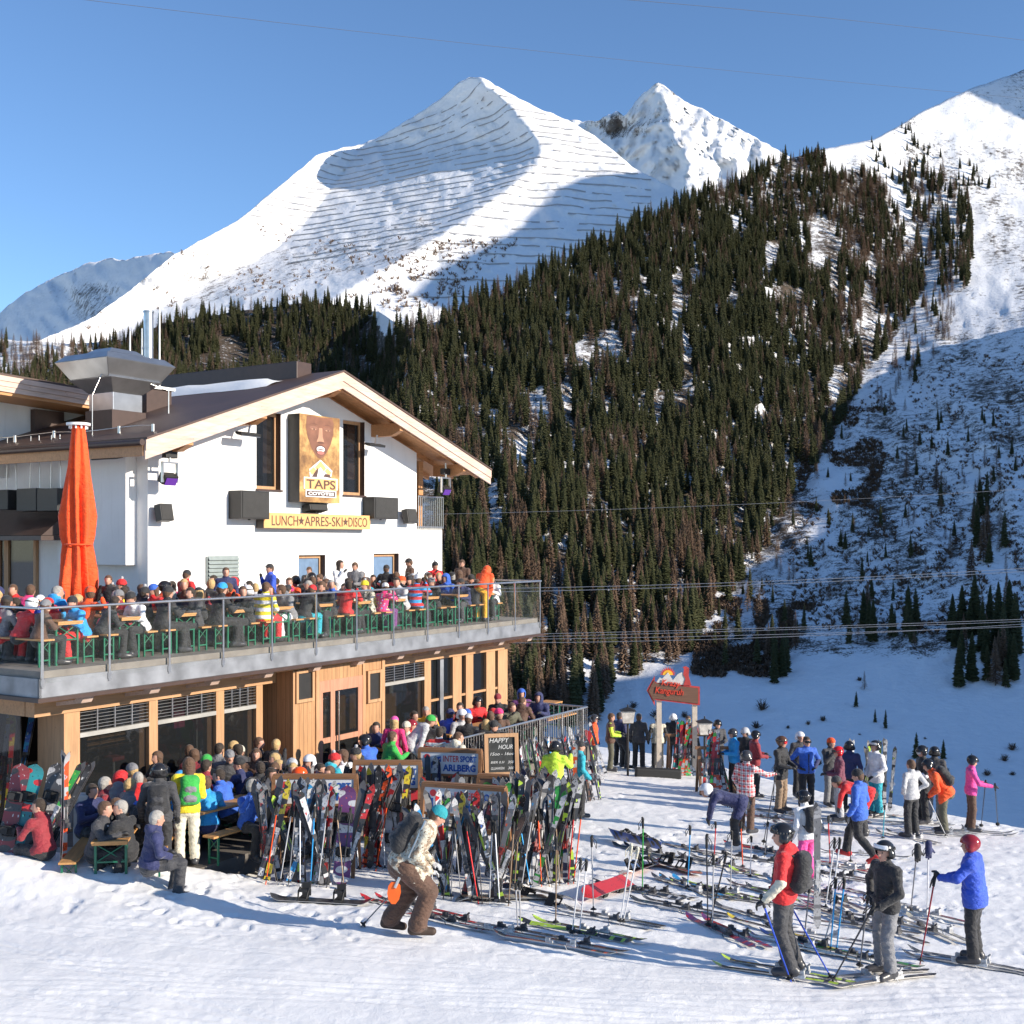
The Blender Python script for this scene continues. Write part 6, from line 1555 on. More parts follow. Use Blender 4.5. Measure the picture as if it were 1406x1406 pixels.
sitp(357, 1048, 'sitC', -30, 'black', 'black', None, 'x', 'dark haired person in black jacket seated with back to camera near the porch', hair='darkhair')
sitp(371, 1040, 'sitB', 120, 'red', 'black', None, 'x', 'fair haired person in red jacket seated before the porch wall', hair='blond')
sitp(382, 1026, 'sitD', 190, 'black', 'black', None, 'x', 'woman with long blond hair in black seated against the porch', strap='long', hair='blond')
sitp(444, 1034, 'sitD', 40, 'turquoise', 'black', 'pompom', 'red', 'person in turquoise jacket and red hat seated before the door', h=.014)
sitp(480, 1030, 'sitE', -70, 'white', 'black', None, 'x', 'woman with curly brown hair in white and black jacket seated before the door', strap='long', hair='brownhair')
sitp(232, 1060, 'sitB', 40, 'skyblue', 'black', 'beanie', 'skyblue', 'person in sky blue beanie half hidden between two standing skiers')
sitp(290, 1035, 'sitA', 200, 'khaki', 'black', 'beanie', 'green', 'person in green beanie seated deep in the shade by the window')
sitp(276, 1045, 'sitC', 30, 'darkred', 'black', None, 'x', 'person in dark red jacket seated beside the yellow jacket', hair='darkhair')
sitp(180, 1085, 'sitF', 30, 'black', 'black', 'cap', 'black', 'person in black cap seated between red jacket and white post')
xg = [(132, 1068), (170, 1070), (190, 1050), (404, 1040), (430, 1044), (250, 1024), (295, 1022), (336, 1022), (375, 1052), (398, 1052), (512, 1010), (206, 1078), (262, 1030), (340, 1068), (346, 1012), (366, 1015), (390, 1040), (118, 1075), (412, 1046), (420, 1030), (500, 1020), (460, 1050), (158, 1060), (225, 1030)]
for i, (px, py) in enumerate(sorted(xg)):
    d_ = rnd_dress(); jc = ri.choice(['black', 'charcoal', 'navy', 'darkred', 'brown', 'black', 'blue', 'grey']); lg = d_[4].get('strap') == 'long'
    sitp(px, py, ri.choice(keys), ri.uniform(0, 360), jc, 'black', d_[2], d_[3], f"{cw(jc)} jacket, {hdesc(d_[2], d_[3], d_[4]['hair'], lg)}, {ORD[i]} from left among guests tucked in behind", h=.024, **d_[4])
# right hand patio
rp = [(519, 990, 'sitA', 190, 'navy', None, 'darkhair'), (633, 975, 'sitC', 150, 'lightgrey', 'helmet', 'white'), (549, 988, 'sitD', 60, 'red', 'helmet', 'darkred'), (562, 990, 'sitA', 200, 'cream', 'beanie', 'cream'), (583, 985, 'sitB', 20, 'black', None, 'brownhair'),
      (586, 970, 'sitC', 170, 'mustard', None, 'greyhair'), (600, 980, 'sitE', 200, 'black', None, 'darkhair'), (612, 975, 'sitA', 40, 'royal', 'beanie', 'navy'), (625, 972, 'sitD', 70, 'navy', 'beanie', 'blue'), (640, 982, 'sitC', 10, 'black', 'beanie', 'lightgrey'),
      (652, 957, 'sitA', 150, 'red', 'helmet', 'black'), (640, 962, 'sitB', 220, 'darkred', None, 'darkhair'), (662, 970, 'sitF', 100, 'red', 'beanie', 'red'), (672, 978, 'sitA', 10, 'charcoal', None, 'brownhair'), (684, 972, 'sitE', 170, 'brown', 'beanie', 'pink'), (686, 953, 'sitC', 190, 'black', 'beanie', 'darkred'),
      (697, 962, 'sitB', 150, 'khaki', None, 'brownhair'), (714, 956, 'sitD', 20, 'brown', None, 'brownhair'), (717, 947, 'sitC', 175, 'purple', 'hood', 'blue'), (742, 951, 'sitA', 200, 'navy', 'hood', 'navy'), (600, 1000, 'sitC', 10, 'red', None, 'darkhair'), (618, 1004, 'sitD', 40, 'cream', None, 'brownhair'),
      (570, 975, 'sitE', 180, 'charcoal', None, 'darkhair'), (660, 988, 'sitB', 30, 'black', None, 'blond'), (690, 985, 'sitF', 210, 'black', 'beanie', 'black'), (530, 1005, 'sitA', 60, 'green', None, 'brownhair')]
for i, (px, py, k_, yw, jc, hat, hc) in enumerate(sorted(rp)):
    hair = hc if hat is None else 'brownhair'; hh_ = 'black' if hat is None else hc
    lg = hat is None and hair in ('blond',)
    lb = f"{cw(jc)} jacket, {hdesc(hat, hh_, hair, lg)}, {ORD[i]} guest from left on the raised right patio"
    sitp(px, py, k_, yw, jc, 'black', hat, hh_, lb, h=.022, hair=hair, strap='long' if lg else None, **(dict(jk='stripe', j2='white') if px == 600 and py == 1000 else {}))
person('stand', ST['stand'], seat_floor(541, 985, 0, 1.55), 15, 'pink', 'black', 'beanie', 'hotpink', 'girl in pink coat and bright pink hat with blond hair on the right patio', gpn, h=.018, sc=.9, strap='long', hair='blond', slim=.9)
person('bendf', ST['bendf'], seat_floor(563, 998, 0, 1.32), 70, 'lightgrey', 'black', 'beanie', 'green', 'person in pale top and green hat bending over on the right patio', gpn, h=.018)
# patio tables
def ptable(px, py, rz, lb, z=0.0, off=-1.05):
    u, v = ray(px, py); Y = (EYE - z - .77) / -v; M = Matrix.Translation((u * Y, Y, z)) @ Matrix.Rotation(rz, 4, 'Z') @ Matrix.Translation((0, off, 0))
    beer_table(M, lb + ' table with green folding legs', 'beer tables on the patio'); beer_bench(M @ Matrix.Translation((-.6, 0, 0)), 'bench on the left of the ' + lb + ' table', 'beer benches on the patio'); beer_bench(M @ Matrix.Translation((.6, 0, 0)), 'bench on the right of the ' + lb + ' table', 'beer benches on the patio'); return M
M = ptable(150, 1156, R(8), 'wooden beer glass laden corner', off=0)
for k, (x, y) in enumerate(((.1, .25), (.0, .4), (-.1, .3), (.15, .5))): beer_glass(M @ Matrix.Translation((x, y, .776)), 'full beer glass on the corner table, one of a close group')
ptable(315, 1101, R(-32), 'wooden table beside the blue jacket, a'); ptable(250, 1095, R(-32), 'half hidden middle patio'); ptable(400, 1062, R(40), 'table right before the porch, the porch')
ptable(560, 1018, R(-32), 'leftmost right-patio'); ptable(640, 1000, R(-32), 'middle right-patio'); ptable(735, 968, R(-32), 'railing corner right-patio')

# ------------------------------------------------------------------ people on the snow
def rel(o, p): return o.matrix_basis @ Vector(p) if False else Matrix.Translation(o.location) @ Matrix.Rotation(o.rotation_euler.z, 4, 'Z') @ Vector([c * o.scale[0] for c in p])
def worn_skis(o, J, k, pal, yaw, lb, dy=0.0, splay=3):
    for S, sx in (('L', -1), ('R', 1)):
        an = Vector(J['an' + S]); base = rel(o, (an.x * 1.02, an.y, 0)); a_ = -R(yaw + sx * splay); f = Vector((-math.sin(a_), math.cos(a_), 0))
        L = SKIL[k]; p0 = base - f * .72; p1 = base + f * .98; z0 = float(gz(p0.x, p0.y)); z1 = float(gz(p1.x, p1.y)); p0.z = z0; p1.z = z1
        s = one_ski(None, k, pal, 1, k); s.matrix_world = lie_M(p0, p1, lift=.02); tag(s, f"{'left' if S == 'L' else 'right'} ski worn by the {lb}", 'ski', 'skis being worn')
def skier(px, py, pname, J, yaw, jc, tc, hat, hc, lb, sk=None, dz=.03, tall=1.0, **k):
    g_ = G(px, py); g_.z += dz
    h = k.pop('h', .016)
    o = person(pname, J, g_, yaw, jc, tc, hat, hc, lb, 'people on the snow', h=h, sc=tall, **k)
    if sk: worn_skis(o, J, sk[0], sk[1], yaw, sk[2])
    return o
def poles_for(o, J, lst, col, lb, gc=None):
    for S, bx, by in lst:
        h_ = rel(o, Vector(J['ha' + S]) + Vector((0, .06, .06))); b = G(bx, by); pole(b, b + (h_ - b) * 1.0, col, f"{'left' if S == 'L' else 'right'} {cw(col)} ski pole held by the {lb}", 'ski poles in hand', gc)
NH = .0105
# foreground
J = shift(pose(haL=(-.42, .22, .98), elL=(-.36, .02, 1.16), dirL=(-.3, 1, -.4), haR=(.30, .22, .92), elR=(.28, -.04, 1.12), yaw=.35, pel=(-.02, .10, .98), hipL=(-.115, .10, .93), hipR=(.075, .10, .93), knL=(-.13, .12, .52), knR=(.09, .12, .52)), (), (.15, -.04))
o = skier(1089, 1342, 'n1', J, -62, 'red', 'charcoal', 'helmet', 'black', 'skier in red and white jacket, black helmet and large black backpack in the foreground', (0, ('lime', 'black', 'yellow'), 'red jacketed skier with backpack'), h=NH, fingers=True, sleeve='cream', gog='goggles_up', pack='black', tall=1.03)
poles_for(o, J, (('L', 1086, 1348), ('R', 1144, 1348)), 'royal', 'red jacketed skier')
J = pose(elL=(-.30, .04, 1.14), haL=(-.20, .28, .98), dirL=(.2, 1, -.3), elR=(.40, -.06, 1.16), haR=(.25, .04, .96), dirR=(-.8, .4, 0), yaw=.25, anL=(-.15, .05, .11), toL=(-.18, .23, .045), knL=(-.13, .10, .52))
o = skier(1217, 1344, 'n2', J, -112, 'black', 'grey', 'helmet', 'black', 'skier in black jacket and grey trousers with hand on hip in the foreground', (0, ('black', 'grey', 'white'), 'black jacketed foreground skier'), h=NH, fingers=True, gog='goggles_up', gogc='white', tall=.93)
poles_for(o, J, (('L', 1142, 1350),), 'charcoal', 'black jacketed foreground skier')
pole(G(1180, 1330), rel(o, (.28, .06, 1.02)), 'grey', 'right pole of the black jacketed foreground skier, tucked behind him', 'ski poles in hand')
J = shift(pose(elL=(-.30, .16, 1.22), haL=(-.20, .40, 1.18), dirL=(0, .3, 1), elR=(.28, .10, 1.14), haR=(.10, .36, 1.12), dirR=(-.5, 1, 0)), (), (.04, -.04))
o = skier(1338, 1326, 'n3', J, -58, 'royal', 'black', 'helmet', 'darkred', 'skier in blue jacket and dark red helmet with raised gloves at the right edge', (1, ('black', 'grey', 'white'), 'blue jacketed skier at right edge'), h=NH, fingers=True, sleeve=None, tall=.93, slim=1.12, long=.06)
poles_for(o, J, (('L', 1263, 1325),), 'darkred', 'blue jacketed skier at right edge')
J = shift(pose(pel=(0, 0, .93), hipL=(-.10, -.02, .88), hipR=(.10, .02, .88), knR=(.12, .30, .56), anR=(.12, .14, .12), toR=(.13, .34, .06), knL=(-.12, .06, .50), anL=(-.12, -.20, .14), toL=(-.13, -.02, .05), elL=(-.24, .06, 1.12), haL=(-.08, .32, 1.06), dirL=(.4, 1, 0), elR=(.25, .06, 1.10), haR=(.12, .32, 1.00), dirR=(-.3, 1, 0), pitch=-.55), (), (.60, 0))
o = skier(556, 1286, 'n4', J, 84, 'cream', 'brown', 'beanie', 'teal', 'snowboarder in cream camouflage jacket, brown trousers and teal beanie walking past the racks', None, h=NH, fingers=True, jk='camo', j2='tan', pack='black', tall=1.04, boots=plain('brown_boot', (.05, .03, .02), .7), flare=1.1, leg=1.42, slim=1.2, kwp=1.15, t2='khaki', hair='brownhair', gloves=cloth(C['lightgrey']))
bk = rel(o, Vector(J['che']) + Vector((.20, -.28, -.06)))
m = MB(); m.tube(bk + Vector((-.10, 0, -.60)), bk + Vector((.30, 0, .26)), .022, n=8); sh_ = m.build('shovel', [M_STEEL])
m = MB(); c0 = bk + Vector((-.10, 0, -.60)); m.prism([c0 + Vector((x * .72, 0, z * .8 + .02)) for x, z in ((-.07, .06), (.04, .07), (.09, .0), (.10, -.12), (.07, -.22), (.01, -.29), (-.06, -.29), (-.12, -.22), (-.14, -.12), (-.12, .0))], (0, .03, 0)); m.build('blade', [plain('orange_blade', (.8, .12, .01), .35)], sh_); tag(sh_, 'steel snow shovel with orange blade strapped to the snowboarder\'s backpack', 'shovel')
pole(G(494, 1275), G(494, 1275) + Vector((1.0, .15, 1.05)), 'grey', 'thin grey pole slanting behind the snowboarder with teal beanie', 'ski poles in hand')
# middle distance
J = shift(pose(yaw=.2, haL=(-.26, .16, .90), haR=(.22, .24, .96), knR=(.12, .12, .52)), (), (.14, 0))
skier(1109, 1218, 'm1', J, -28, 'white', 'hotpink', 'helmet', 'black', 'person in white jacket, bright pink trousers and black backpack walking away', None, h=.013, pack='black', slim=.92, gog='goggles_up', tall=.90)
J = pose(knR=(.11, .24, .54), anR=(.11, .30, .14), toR=(.12, .47, .10), knL=(-.11, -.02, .52), anL=(-.11, -.34, .20), toL=(-.12, -.22, .07), haR=(.22, .26, .98), yaw=.2, pitch=-.2)
skier(1180, 1186, 'm2', J, -52, 'blue', 'black', 'beanie', 'black', 'person in bright blue jacket and black trousers striding in red ski boots', None, h=.014, boots=plain('red_boot', (.5, .02, .02), .35), long=.05)
J = pose(elR=(.34, .24, 1.26), haR=(.40, .50, 1.24), dirR=(.3, 1, 0), haL=(-.24, .12, .92))
o = skier(1024, 1146, 'm3', J, 45, 'white', 'brown', 'helmet', 'charcoal', 'person in red and white plaid jacket reaching out to the right', None, h=.014, jk='plaid', j2='red', long=.05)
poles_for(o, J, (('R', 1048, 1160),), 'charcoal', 'person in plaid jacket')
J = ST['bend']; skier(1010, 1168, 'bend', J, -80, 'navy', 'black', 'helmet', 'white', 'person in navy jacket and white helmet bending down to the skis', None, h=.014, boots=BOOTW)
skier(1072, 1117, 'drink2', pose(elL=(-.25, .08, 1.12), haL=(-.10, .28, 1.10), elR=(.25, .08, 1.12), haR=(.12, .30, 1.08), yaw=.2), 130, 'black', 'tan', 'helmet', 'brown', 'tall person in black jacket and tan trousers with red goggles facing the slope', (0, ('black', 'grey', 'white'), 'tan trousered skier'), h=.014, gog='goggles', gogc='red', long=.08, tall=1.05)
skier(1098, 1096, 'stand', ST['stand'], 165, 'charcoal', 'black', 'helmet', 'white', 'person in white helmet half hidden behind the tan trousered skier', None, h=.02)
skier(1107, 1112, 'hips', ST['hips'], 170, 'blue', 'black', None, 'x', 'bareheaded man in blue jacket with sunglasses and hands on hips', None, h=.014, sleeve='navy', hair='darkhair', gog='goggles', tall=1.04)
skier(1153, 1128, 'hold', ST['hold'], -85, 'maroon', 'lightgrey', 'helmet', 'red', 'person in maroon jacket, light grey trousers and red helmet looking left', (1, ('red', 'black', 'white'), 'maroon jacketed skier'), h=.015, gog='goggles_up', slim=.92, tall=.98)
skier(1203, 1122, 'stand', pose(haL=(-.20, .24, .98), yaw=.2), -110, 'white', 'turquoise', 'helmet', 'black', 'tall person in white jacket and turquoise trousers with black and white helmet', (0, ('white', 'red', 'black'), 'turquoise trousered skier'), h=.015, gog='goggles_up', gogc='lightgrey', sleeve=None, long=.06, tall=1.04)
skier(1186, 1150, 'bend', ST['bend'], -70, 'red', 'black', 'beanie', 'charcoal', 'person in red jacket bending down behind the striding blue jacket', None, h=.018)
skier(1252, 1152, 'stand', ST['hips'], -30, 'lightgrey', 'black', None, 'x', 'woman in light grey jacket and black trousers with back to the camera', (1, ('black', 'white', 'grey'), 'light grey jacketed woman'), h=.014, slim=.9, hair='brownhair', tall=.97)
skier(1268, 1132, 'hold', ST['hold'], -95, 'black', 'black', 'helmet', 'black', 'person in black and white jacket with goggles behind the grey jacketed woman', (0, ('white', 'black', 'red'), 'black and white jacketed skier'), h=.016, gog='goggles', gogc='lightgrey', sleeve='white', tall=1.03)
J = shift(pose(elL=(-.26, .1, 1.1), haL=(-.12, .34, 1.02), haR=(.16, .34, .98), pel=(0, -.06, .95), pitch=-.3), (), (.5, 0))
o = skier(1296, 1146, 'm4', J, -75, 'orange', 'khaki', 'helmet', 'black', 'person in orange jacket and khaki trousers with black backpack leaning forward', (0, ('white', 'grey', 'red'), 'orange jacketed skier'), h=.015, pack='black')
poles_for(o, J, (('L', 1300, 1150),), 'lightgrey', 'orange jacketed skier')
o = skier(1333, 1143, 'm5', pose(elL=(-.25, .06, 1.12), haL=(-.14, .30, 1.10), elR=(.30, .12, 1.16), haR=(.24, .42, 1.10), dirR=(0, 1, 0), pitch=-.35), 100, 'hotpink', 'brown', 'helmet', 'black', 'person in bright pink jacket and black helmet at the right edge of the plateau', (0, ('grey', 'black', 'white'), 'pink jacketed skier'), h=.015, slim=.92, tall=.97)
poles_for(o, _pm and pose(haL=(-.14, .30, 1.10), haR=(.24, .42, 1.10)), (('R', 1370, 1134), ('L', 1347, 1136)), 'charcoal', 'pink jacketed skier')
J = pose(elR=(.30, .12, 1.24), haR=(.28, .30, 1.42), dirR=(0, .5, .8), haL=(-.20, .20, .94))
o = skier(762, 1136, 'm6', J, 12, 'lime', 'charcoal', 'helmet', 'black', 'skier in lime yellow jacket and black helmet seen from behind by the racks', None, h=.013, long=.10, hood=True, tall=1.02, slim=1.05)
skier(795, 1124, 'stand', pose(yaw=-.4, haR=(.26, .16, .92)), 70, 'turquoise', 'black', 'beanie', 'black', 'person in turquoise jacket and dark beanie right of the lime jacket', None, h=.016, tall=.98)
bd = G(788, 1128); ski_pair(bd, 190, -.02, .02, 'white and orange pair of skis held upright by the lime jacketed skier', None, ('white', 'orange', 'red'), 2)
skier(838, 1060, 'hold', ST['hold'], 95, 'brown', 'khaki', None, 'x', 'person in brown jacket with lime shoulders standing left of the arrow sign', None, h=.02, sleeve='lime', hair='brownhair', tall=1.03, s5=2)
skier(877, 1058, 'stand', ST['stand'], 15, 'charcoal', 'black', 'cap', 'charcoal', 'person in dark jacket seen from behind under the arrow sign', None, h=.02, tall=1.02)
skier(903, 1058, 'stand', ST['stand'], -5, 'cream', 'black', 'beanie', 'cream', 'person in cream vest and pale hat seen from behind under the arrow sign', None, h=.02, sleeve='black', s5=2)
skier(924, 1056, 'hold', ST['hold'], 25, 'black', 'black', 'helmet', 'white', 'person in black with white helmet right of the cream vest', None, h=.02)
skier(858, 1056, 'bend', ST['bend'], 60, 'black', 'black', 'beanie', 'mustard', 'person in black bending over the equipment by the left lantern', None, h=.022)
skier(1008, 1092, 'hold', ST['hold'], -100, 'skyblue', 'black', 'helmet', 'charcoal', 'person in pale sky blue jacket behind the right ski rack', None, h=.018)
skier(1024, 1088, 'hold', ST['hold'], -140, 'black', 'black', 'helmet', 'lightgrey', 'person in black jacket and light grey helmet behind the plaid jacket', None, h=.018)

for i, (px, py, nm, yw, jc, tc, hat, hc, lb) in enumerate(((1036, 1096, 'hold', 80, 'darkred', 'black', 'helmet', 'black', 'person in dark red jacket close behind the plaid jacket'), (1166, 1118, 'stand', 20, 'navy', 'black', 'helmet', 'black', 'person in navy seen from behind between maroon jacket and turquoise trousers'),
    (1140, 1108, 'drink', 150, 'charcoal', 'grey', 'beanie', 'orange', 'person in charcoal jacket and orange beanie behind the maroon jacket'), (945, 1058, 'hips', 190, 'darkred', 'black', None, 'x', 'dark haired person in dark red jacket beside the rack under the arrow sign'),
    (850, 1054, 'stand', 40, 'navy', 'black', 'beanie', 'black', 'person in navy standing just right of the lime shouldered jacket'), (985, 1068, 'hold', 170, 'charcoal', 'black', 'helmet', 'black', 'person in charcoal and black helmet behind the tall ski heap'),
    (815, 1062, 'stand', 100, 'orange', 'black', 'helmet', 'charcoal', 'person in orange jacket behind the skis at the railing corner'), (1283, 1128, 'stand', 30, 'charcoal', 'grey', 'helmet', 'black', 'person in charcoal behind the orange jacket'))):
    skier(px, py, nm, ST[nm], yw, jc, tc, hat, hc, lb, None, h=.02)
# ------------------------------------------------------------------ ski racks
M_RW = wood('rack_wood', (.24, .12, .055), 0, 1.2); M_RB = plain('banner_white', (.62, .64, .66), .5, var=.05); M_BLU = plain('banner_blue', (.02, .09, .36), .5); M_REDP = plain('banner_red', (.55, .03, .04), .5)
def rack(px0, px1, pyt0, pyt1, Yl, Yr, label, sign):
    a = P(px0, pyt0, Yl); b = P(px1, pyt1, Yr); d = (b - a); L = d.length; ax = Vector((d.x, d.y, 0)).normalized()
    rz = math.atan2(ax.y, ax.x); zt = (a.z + b.z) / 2; gr = float(gz((a.x + b.x) / 2, (a.y + b.y) / 2)); Ht = zt - gr
    e = empty('ski_rack', mat=Matrix.Translation((a.x, a.y, gr)) @ Matrix.Rotation(rz, 4, 'Z')); tag(e, label, 'ski rack', 'wooden ski racks')
    m = MB()
    m.beam((-.02, 0, Ht - .02), (L + .02, 0, Ht - .02), .10, .06); m.bb(0, L, -.02, .02, Ht * .52, Ht * .52 + .07); m.build('rail', [M_RW], e)
    for x in (0, L):
        for sy in (-1, 1):
            m = MB(); m.beam((x, sy * .03, Ht - .03), (x, sy * .42, -.05), .06, .06, (1, 0, 0)); m.build('leg', [M_RW], e)
    if sign:
        hgt = .40; m = MB(); m.bb(.03, L - .03, -.075, -.055, Ht - .06 - hgt, Ht - .06); bn = m.build('banner', [M_RB if sign != 'brown' else plain('banner_brown', (.20, .11, .07), .6)], e)
        m = MB(); m.bb(-.02, L + .02, -.09, -.05, Ht - .06, Ht - .005); m.bb(-.03, .03, -.09, -.05, Ht - .1 - hgt, Ht - .06); m.bb(L - .03, L + .03, -.09, -.05, Ht - .1 - hgt, Ht - .06); m.bb(.03, L - .03, -.085, -.05, Ht - .1 - hgt, Ht - .06 - hgt); m.build('frame', [M_RW], e)
        zc = Ht - .06 - hgt / 2; yb = -.078
        if sign != 'brown':
            def disc(cx, cz, r): return [(cx + r * math.cos(6.2832 * i / 20), cz + r * math.sin(6.2832 * i / 20)) for i in range(20)]
            flat('logo', disc(L * .13, zc + .11, .055), yb, M_REDP, bn, .003)
            flat('logo', [(L * .20, zc - .10), (L * .20, zc + .01), (L * .27, zc + .10), (L * .36, zc + .13), (L * .36, zc + .03), (L * .30, zc - .02), (L * .27, zc - .10)], yb, M_BLU, bn, .003)
            flat('logo', [(L * .09, zc - .15), (L * .13, zc - .15), (L * .13, zc + .03), (L * .09, zc + .03)], yb, M_BLU, bn, .003)
            put(fit_text('INTER', L * .26, .115, M_REDP, extrude=.002, offset=.008), bn, L * .53, yb - .002, zc + .085); put(fit_text('SPORT', L * .27, .115, M_BLU, extrude=.002, offset=.03), bn, L * .81, yb - .002, zc + .085)
            put(fit_text('ARLBERG', L * .54, .13, M_BLU, extrude=.002, offset=.04), bn, L * .66, yb - .002, zc - .085)
        else:
            flat('logo', ell(L * .12, zc + .02, .10, .12), yb, plain('banner_green', (.08, .30, .05), .5), bn, .003); flat('logo', ell(L * .12, zc + .02, .05, .06), yb - .004, plain('banner_lime', (.35, .5, .2), .5), bn, .002)
            flat('logo', [(L * .3, zc - .08), (L * .92, zc - .10), (L * .9, zc + .03), (L * .6, zc + .08), (L * .34, zc + .02)], yb, plain('banner_rose', (.45, .16, .16), .5, var=.6, scale=14), bn, .003)
    return e
rack(377, 489, 1063, 1064, 19.15, 19.15, 'wooden ski rack with white banner, nearest the patio at the left', 'white')
rack(487, 577, 1043, 1046, 20.3, 20.3, 'wooden ski rack with white banner behind the snowboarder, before the door', 'white')
rack(577, 660, 1024, 1032, 22.0, 21.8, 'wooden ski rack with white banner, farthest back below the patio', 'white')
rack(583, 693, 1070, 1084, 18.75, 18.35, 'wooden ski rack with white banner right of the teal beanie', 'white')
rack(658, 762, 1056, 1074, 20.3, 20.0, 'wooden ski rack with brown banner under the chalkboard', 'brown')
rr = random.Random(5)
def row(p0, p1, n, face, lean, where, group, sj=.2, zoff=0, dep=.12):
    a = G(*p0); b = G(*p1)
    ng = max(1, round(n / 6.5))
    for i in range(n):
        t = (i + rr.uniform(-.2, 1.2)) / n; fr = (t * ng) % 1; tl = (.5 - fr) * (.62 if n > 6 else .2); t = (math.floor(t * ng) + .5 + (fr - .5) * .86) / ng; q = a + (b - a) * t + Vector((0, rr.uniform(-dep, dep), 0)); q.z = float(gz(q.x, q.y)) - .02 + zoff
        pal = PALS[rr.randrange(len(PALS))]
        ski_pair(q, face + rr.uniform(-30, 30), lean + rr.uniform(-.05, .05), rr.uniform(-sj, sj) * .6 + tl, f"{cw(pal[0])} and {cw(pal[1])} skis, {ORD[i]} from left {where}", group, pal, spread=rr.choice([0, .02, .05, .10]))
def rack_poles(p0, p1, n, where):
    a = G(*p0); b = G(*p1)
    for i in range(n):
        t = (i + rr.random()) / n; q = a + (b - a) * t; q.z = float(gz(q.x, q.y)); c_ = rr.choice(['lightgrey', 'white', 'charcoal', 'grey', 'red', 'orange', 'skyblue', 'tan'])
        pole(q, q + Vector((rr.uniform(-.22, .22), .30, 1.18)), c_, f"{cw(c_)} ski pole leaning {where}, {ORD[i]} from left", 'ski poles leaning on racks')
rack_poles((356, 1212), (486, 1222), 9, 'on the rack nearest the patio'); rack_poles((596, 1234), (700, 1246), 10, 'on the rack right of the teal beanie'); rack_poles((704, 1224), (796, 1214), 9, 'on the spread heap of skis'); rack_poles((492, 1198), (570, 1196), 5, 'on the rack behind the snowboarder')
row((352, 1206), (462, 1216), 21, 180, .13, 'on the rack nearest the patio', 'skis leaning on racks', zoff=-.13)
row((360, 1178), (485, 1180), 8, 0, .2, 'behind the rack nearest the patio', 'skis leaning on racks')
row((488, 1192), (572, 1190), 16, 180, .14, 'on the rack behind the snowboarder', 'skis leaning on racks')
row((575, 1168), (660, 1166), 13, 180, .14, 'on the farthest rack below the patio', 'skis leaning on racks')
row((592, 1226), (700, 1240), 22, 180, .14, 'on the rack right of the teal beanie', 'skis leaning on racks', .12, zoff=-.14)
row((600, 1200), (700, 1205), 8, 0, .2, 'behind the rack right of the teal beanie', 'skis leaning on racks')
row((700, 1218), (790, 1208), 24, 175, .2, 'in the spread heap', 'skis leaning on racks', .38)
row((690, 1200), (775, 1196), 14, 185, .14, 'on the rack with the brown banner', 'skis leaning on racks', .14)
row((655, 1150), (690, 1146), 4, 180, .2, 'below the chalkboard', 'skis leaning on racks', .14)
# along the patio railing
for i in range(24):
    s = 7.4 + i * (SB - 7.2) / 24 + rr.uniform(-.06, .06); p = W(s, -3.32 + rr.uniform(-.08, .05)); p.z = float(gz(p.x, p.y)) - .02
    pal = PALS[rr.randrange(len(PALS))]; ski_pair(p, math.degrees(TH) + 90 + rr.uniform(-25, 25), .20, rr.uniform(-.16, .16), f"{cw(pal[0])} and {cw(pal[1])} skis, {ORD[i]} along the patio railing", 'skis along the patio railing', pal)
for i in range(7):
    q = G(806 + i * 4.5, 1076 + rr.uniform(-10, 10)); pal = PALS[[0, 5, 12, 0, 1, 5, 11][i]]
    ski_pair(q, 170 + rr.uniform(-10, 10), .12, -.28 + rr.uniform(-.06, .06), f"{cw(pal[0])} and {cw(pal[1])} skis past the railing corner, {ORD[i]} from left", 'skis slanting past the railing corner', pal)
# racks at the right
for (px0, px1, py, n, w_) in ((922, 968, 1064, 13, 'rack under the arrow sign'), (962, 1002, 1090, 17, 'tall heap left of the plaid jacket')):
    a = G(px0, py); b = G(px1, py)
    e = empty('ski_rack', mat=Matrix.Translation((a + b) / 2)); tag(e, f"low brown ski trestle inside the {w_}", 'ski rack', 'wooden ski racks'); L = (b - a).length
    for sy in (-1, 1):
        for x in (-L / 2, L / 2): m = MB(); m.beam((x, 0, 1.2), (x, sy * .4, -.05), .07, .07, (1, 0, 0)); m.build('leg', [M_RW], e)
    m = MB(); m.bb(-L / 2 - .1, L / 2 + .1, -.04, .04, 1.2, 1.28); m.build('rail', [M_RW], e)
    for i in range(n):
        t = (i + .5) / n; q = a + (b - a) * t + Vector((0, rr.uniform(-.35, -.15), 0)); q.z = float(gz(q.x, q.y)) - .02; pal = [('green', 'red', 'black'), ('white', 'red', 'black'), ('orange', 'white', 'black'), ('white', 'black', 'grey'), ('lightgrey', 'orange', 'red')][rr.randrange(5)] if i else ('teal', 'red', 'green')
        ski_pair(q, 180 + rr.uniform(-20, 20), .20, (.5 - t) * -.5 * -1 + rr.uniform(-.08, .08), f"{cw(pal[0])} and {cw(pal[1])} skis, {ORD[i]} from left in the {w_}", 'skis in the right hand racks', pal)
for i in range(8):
    q = G(1172 + i * 7, 1112 + rr.uniform(-4, 3)); pal = PALS[rr.randrange(len(PALS))]
    ski_pair(q, 180 + rr.uniform(-25, 25), .05, rr.uniform(-.2, .2), f"{cw(pal[0])} and {cw(pal[1])} skis stuck upright behind the striding blue jacket, {ORD[i]} from left", 'skis stuck upright on the plateau', pal)
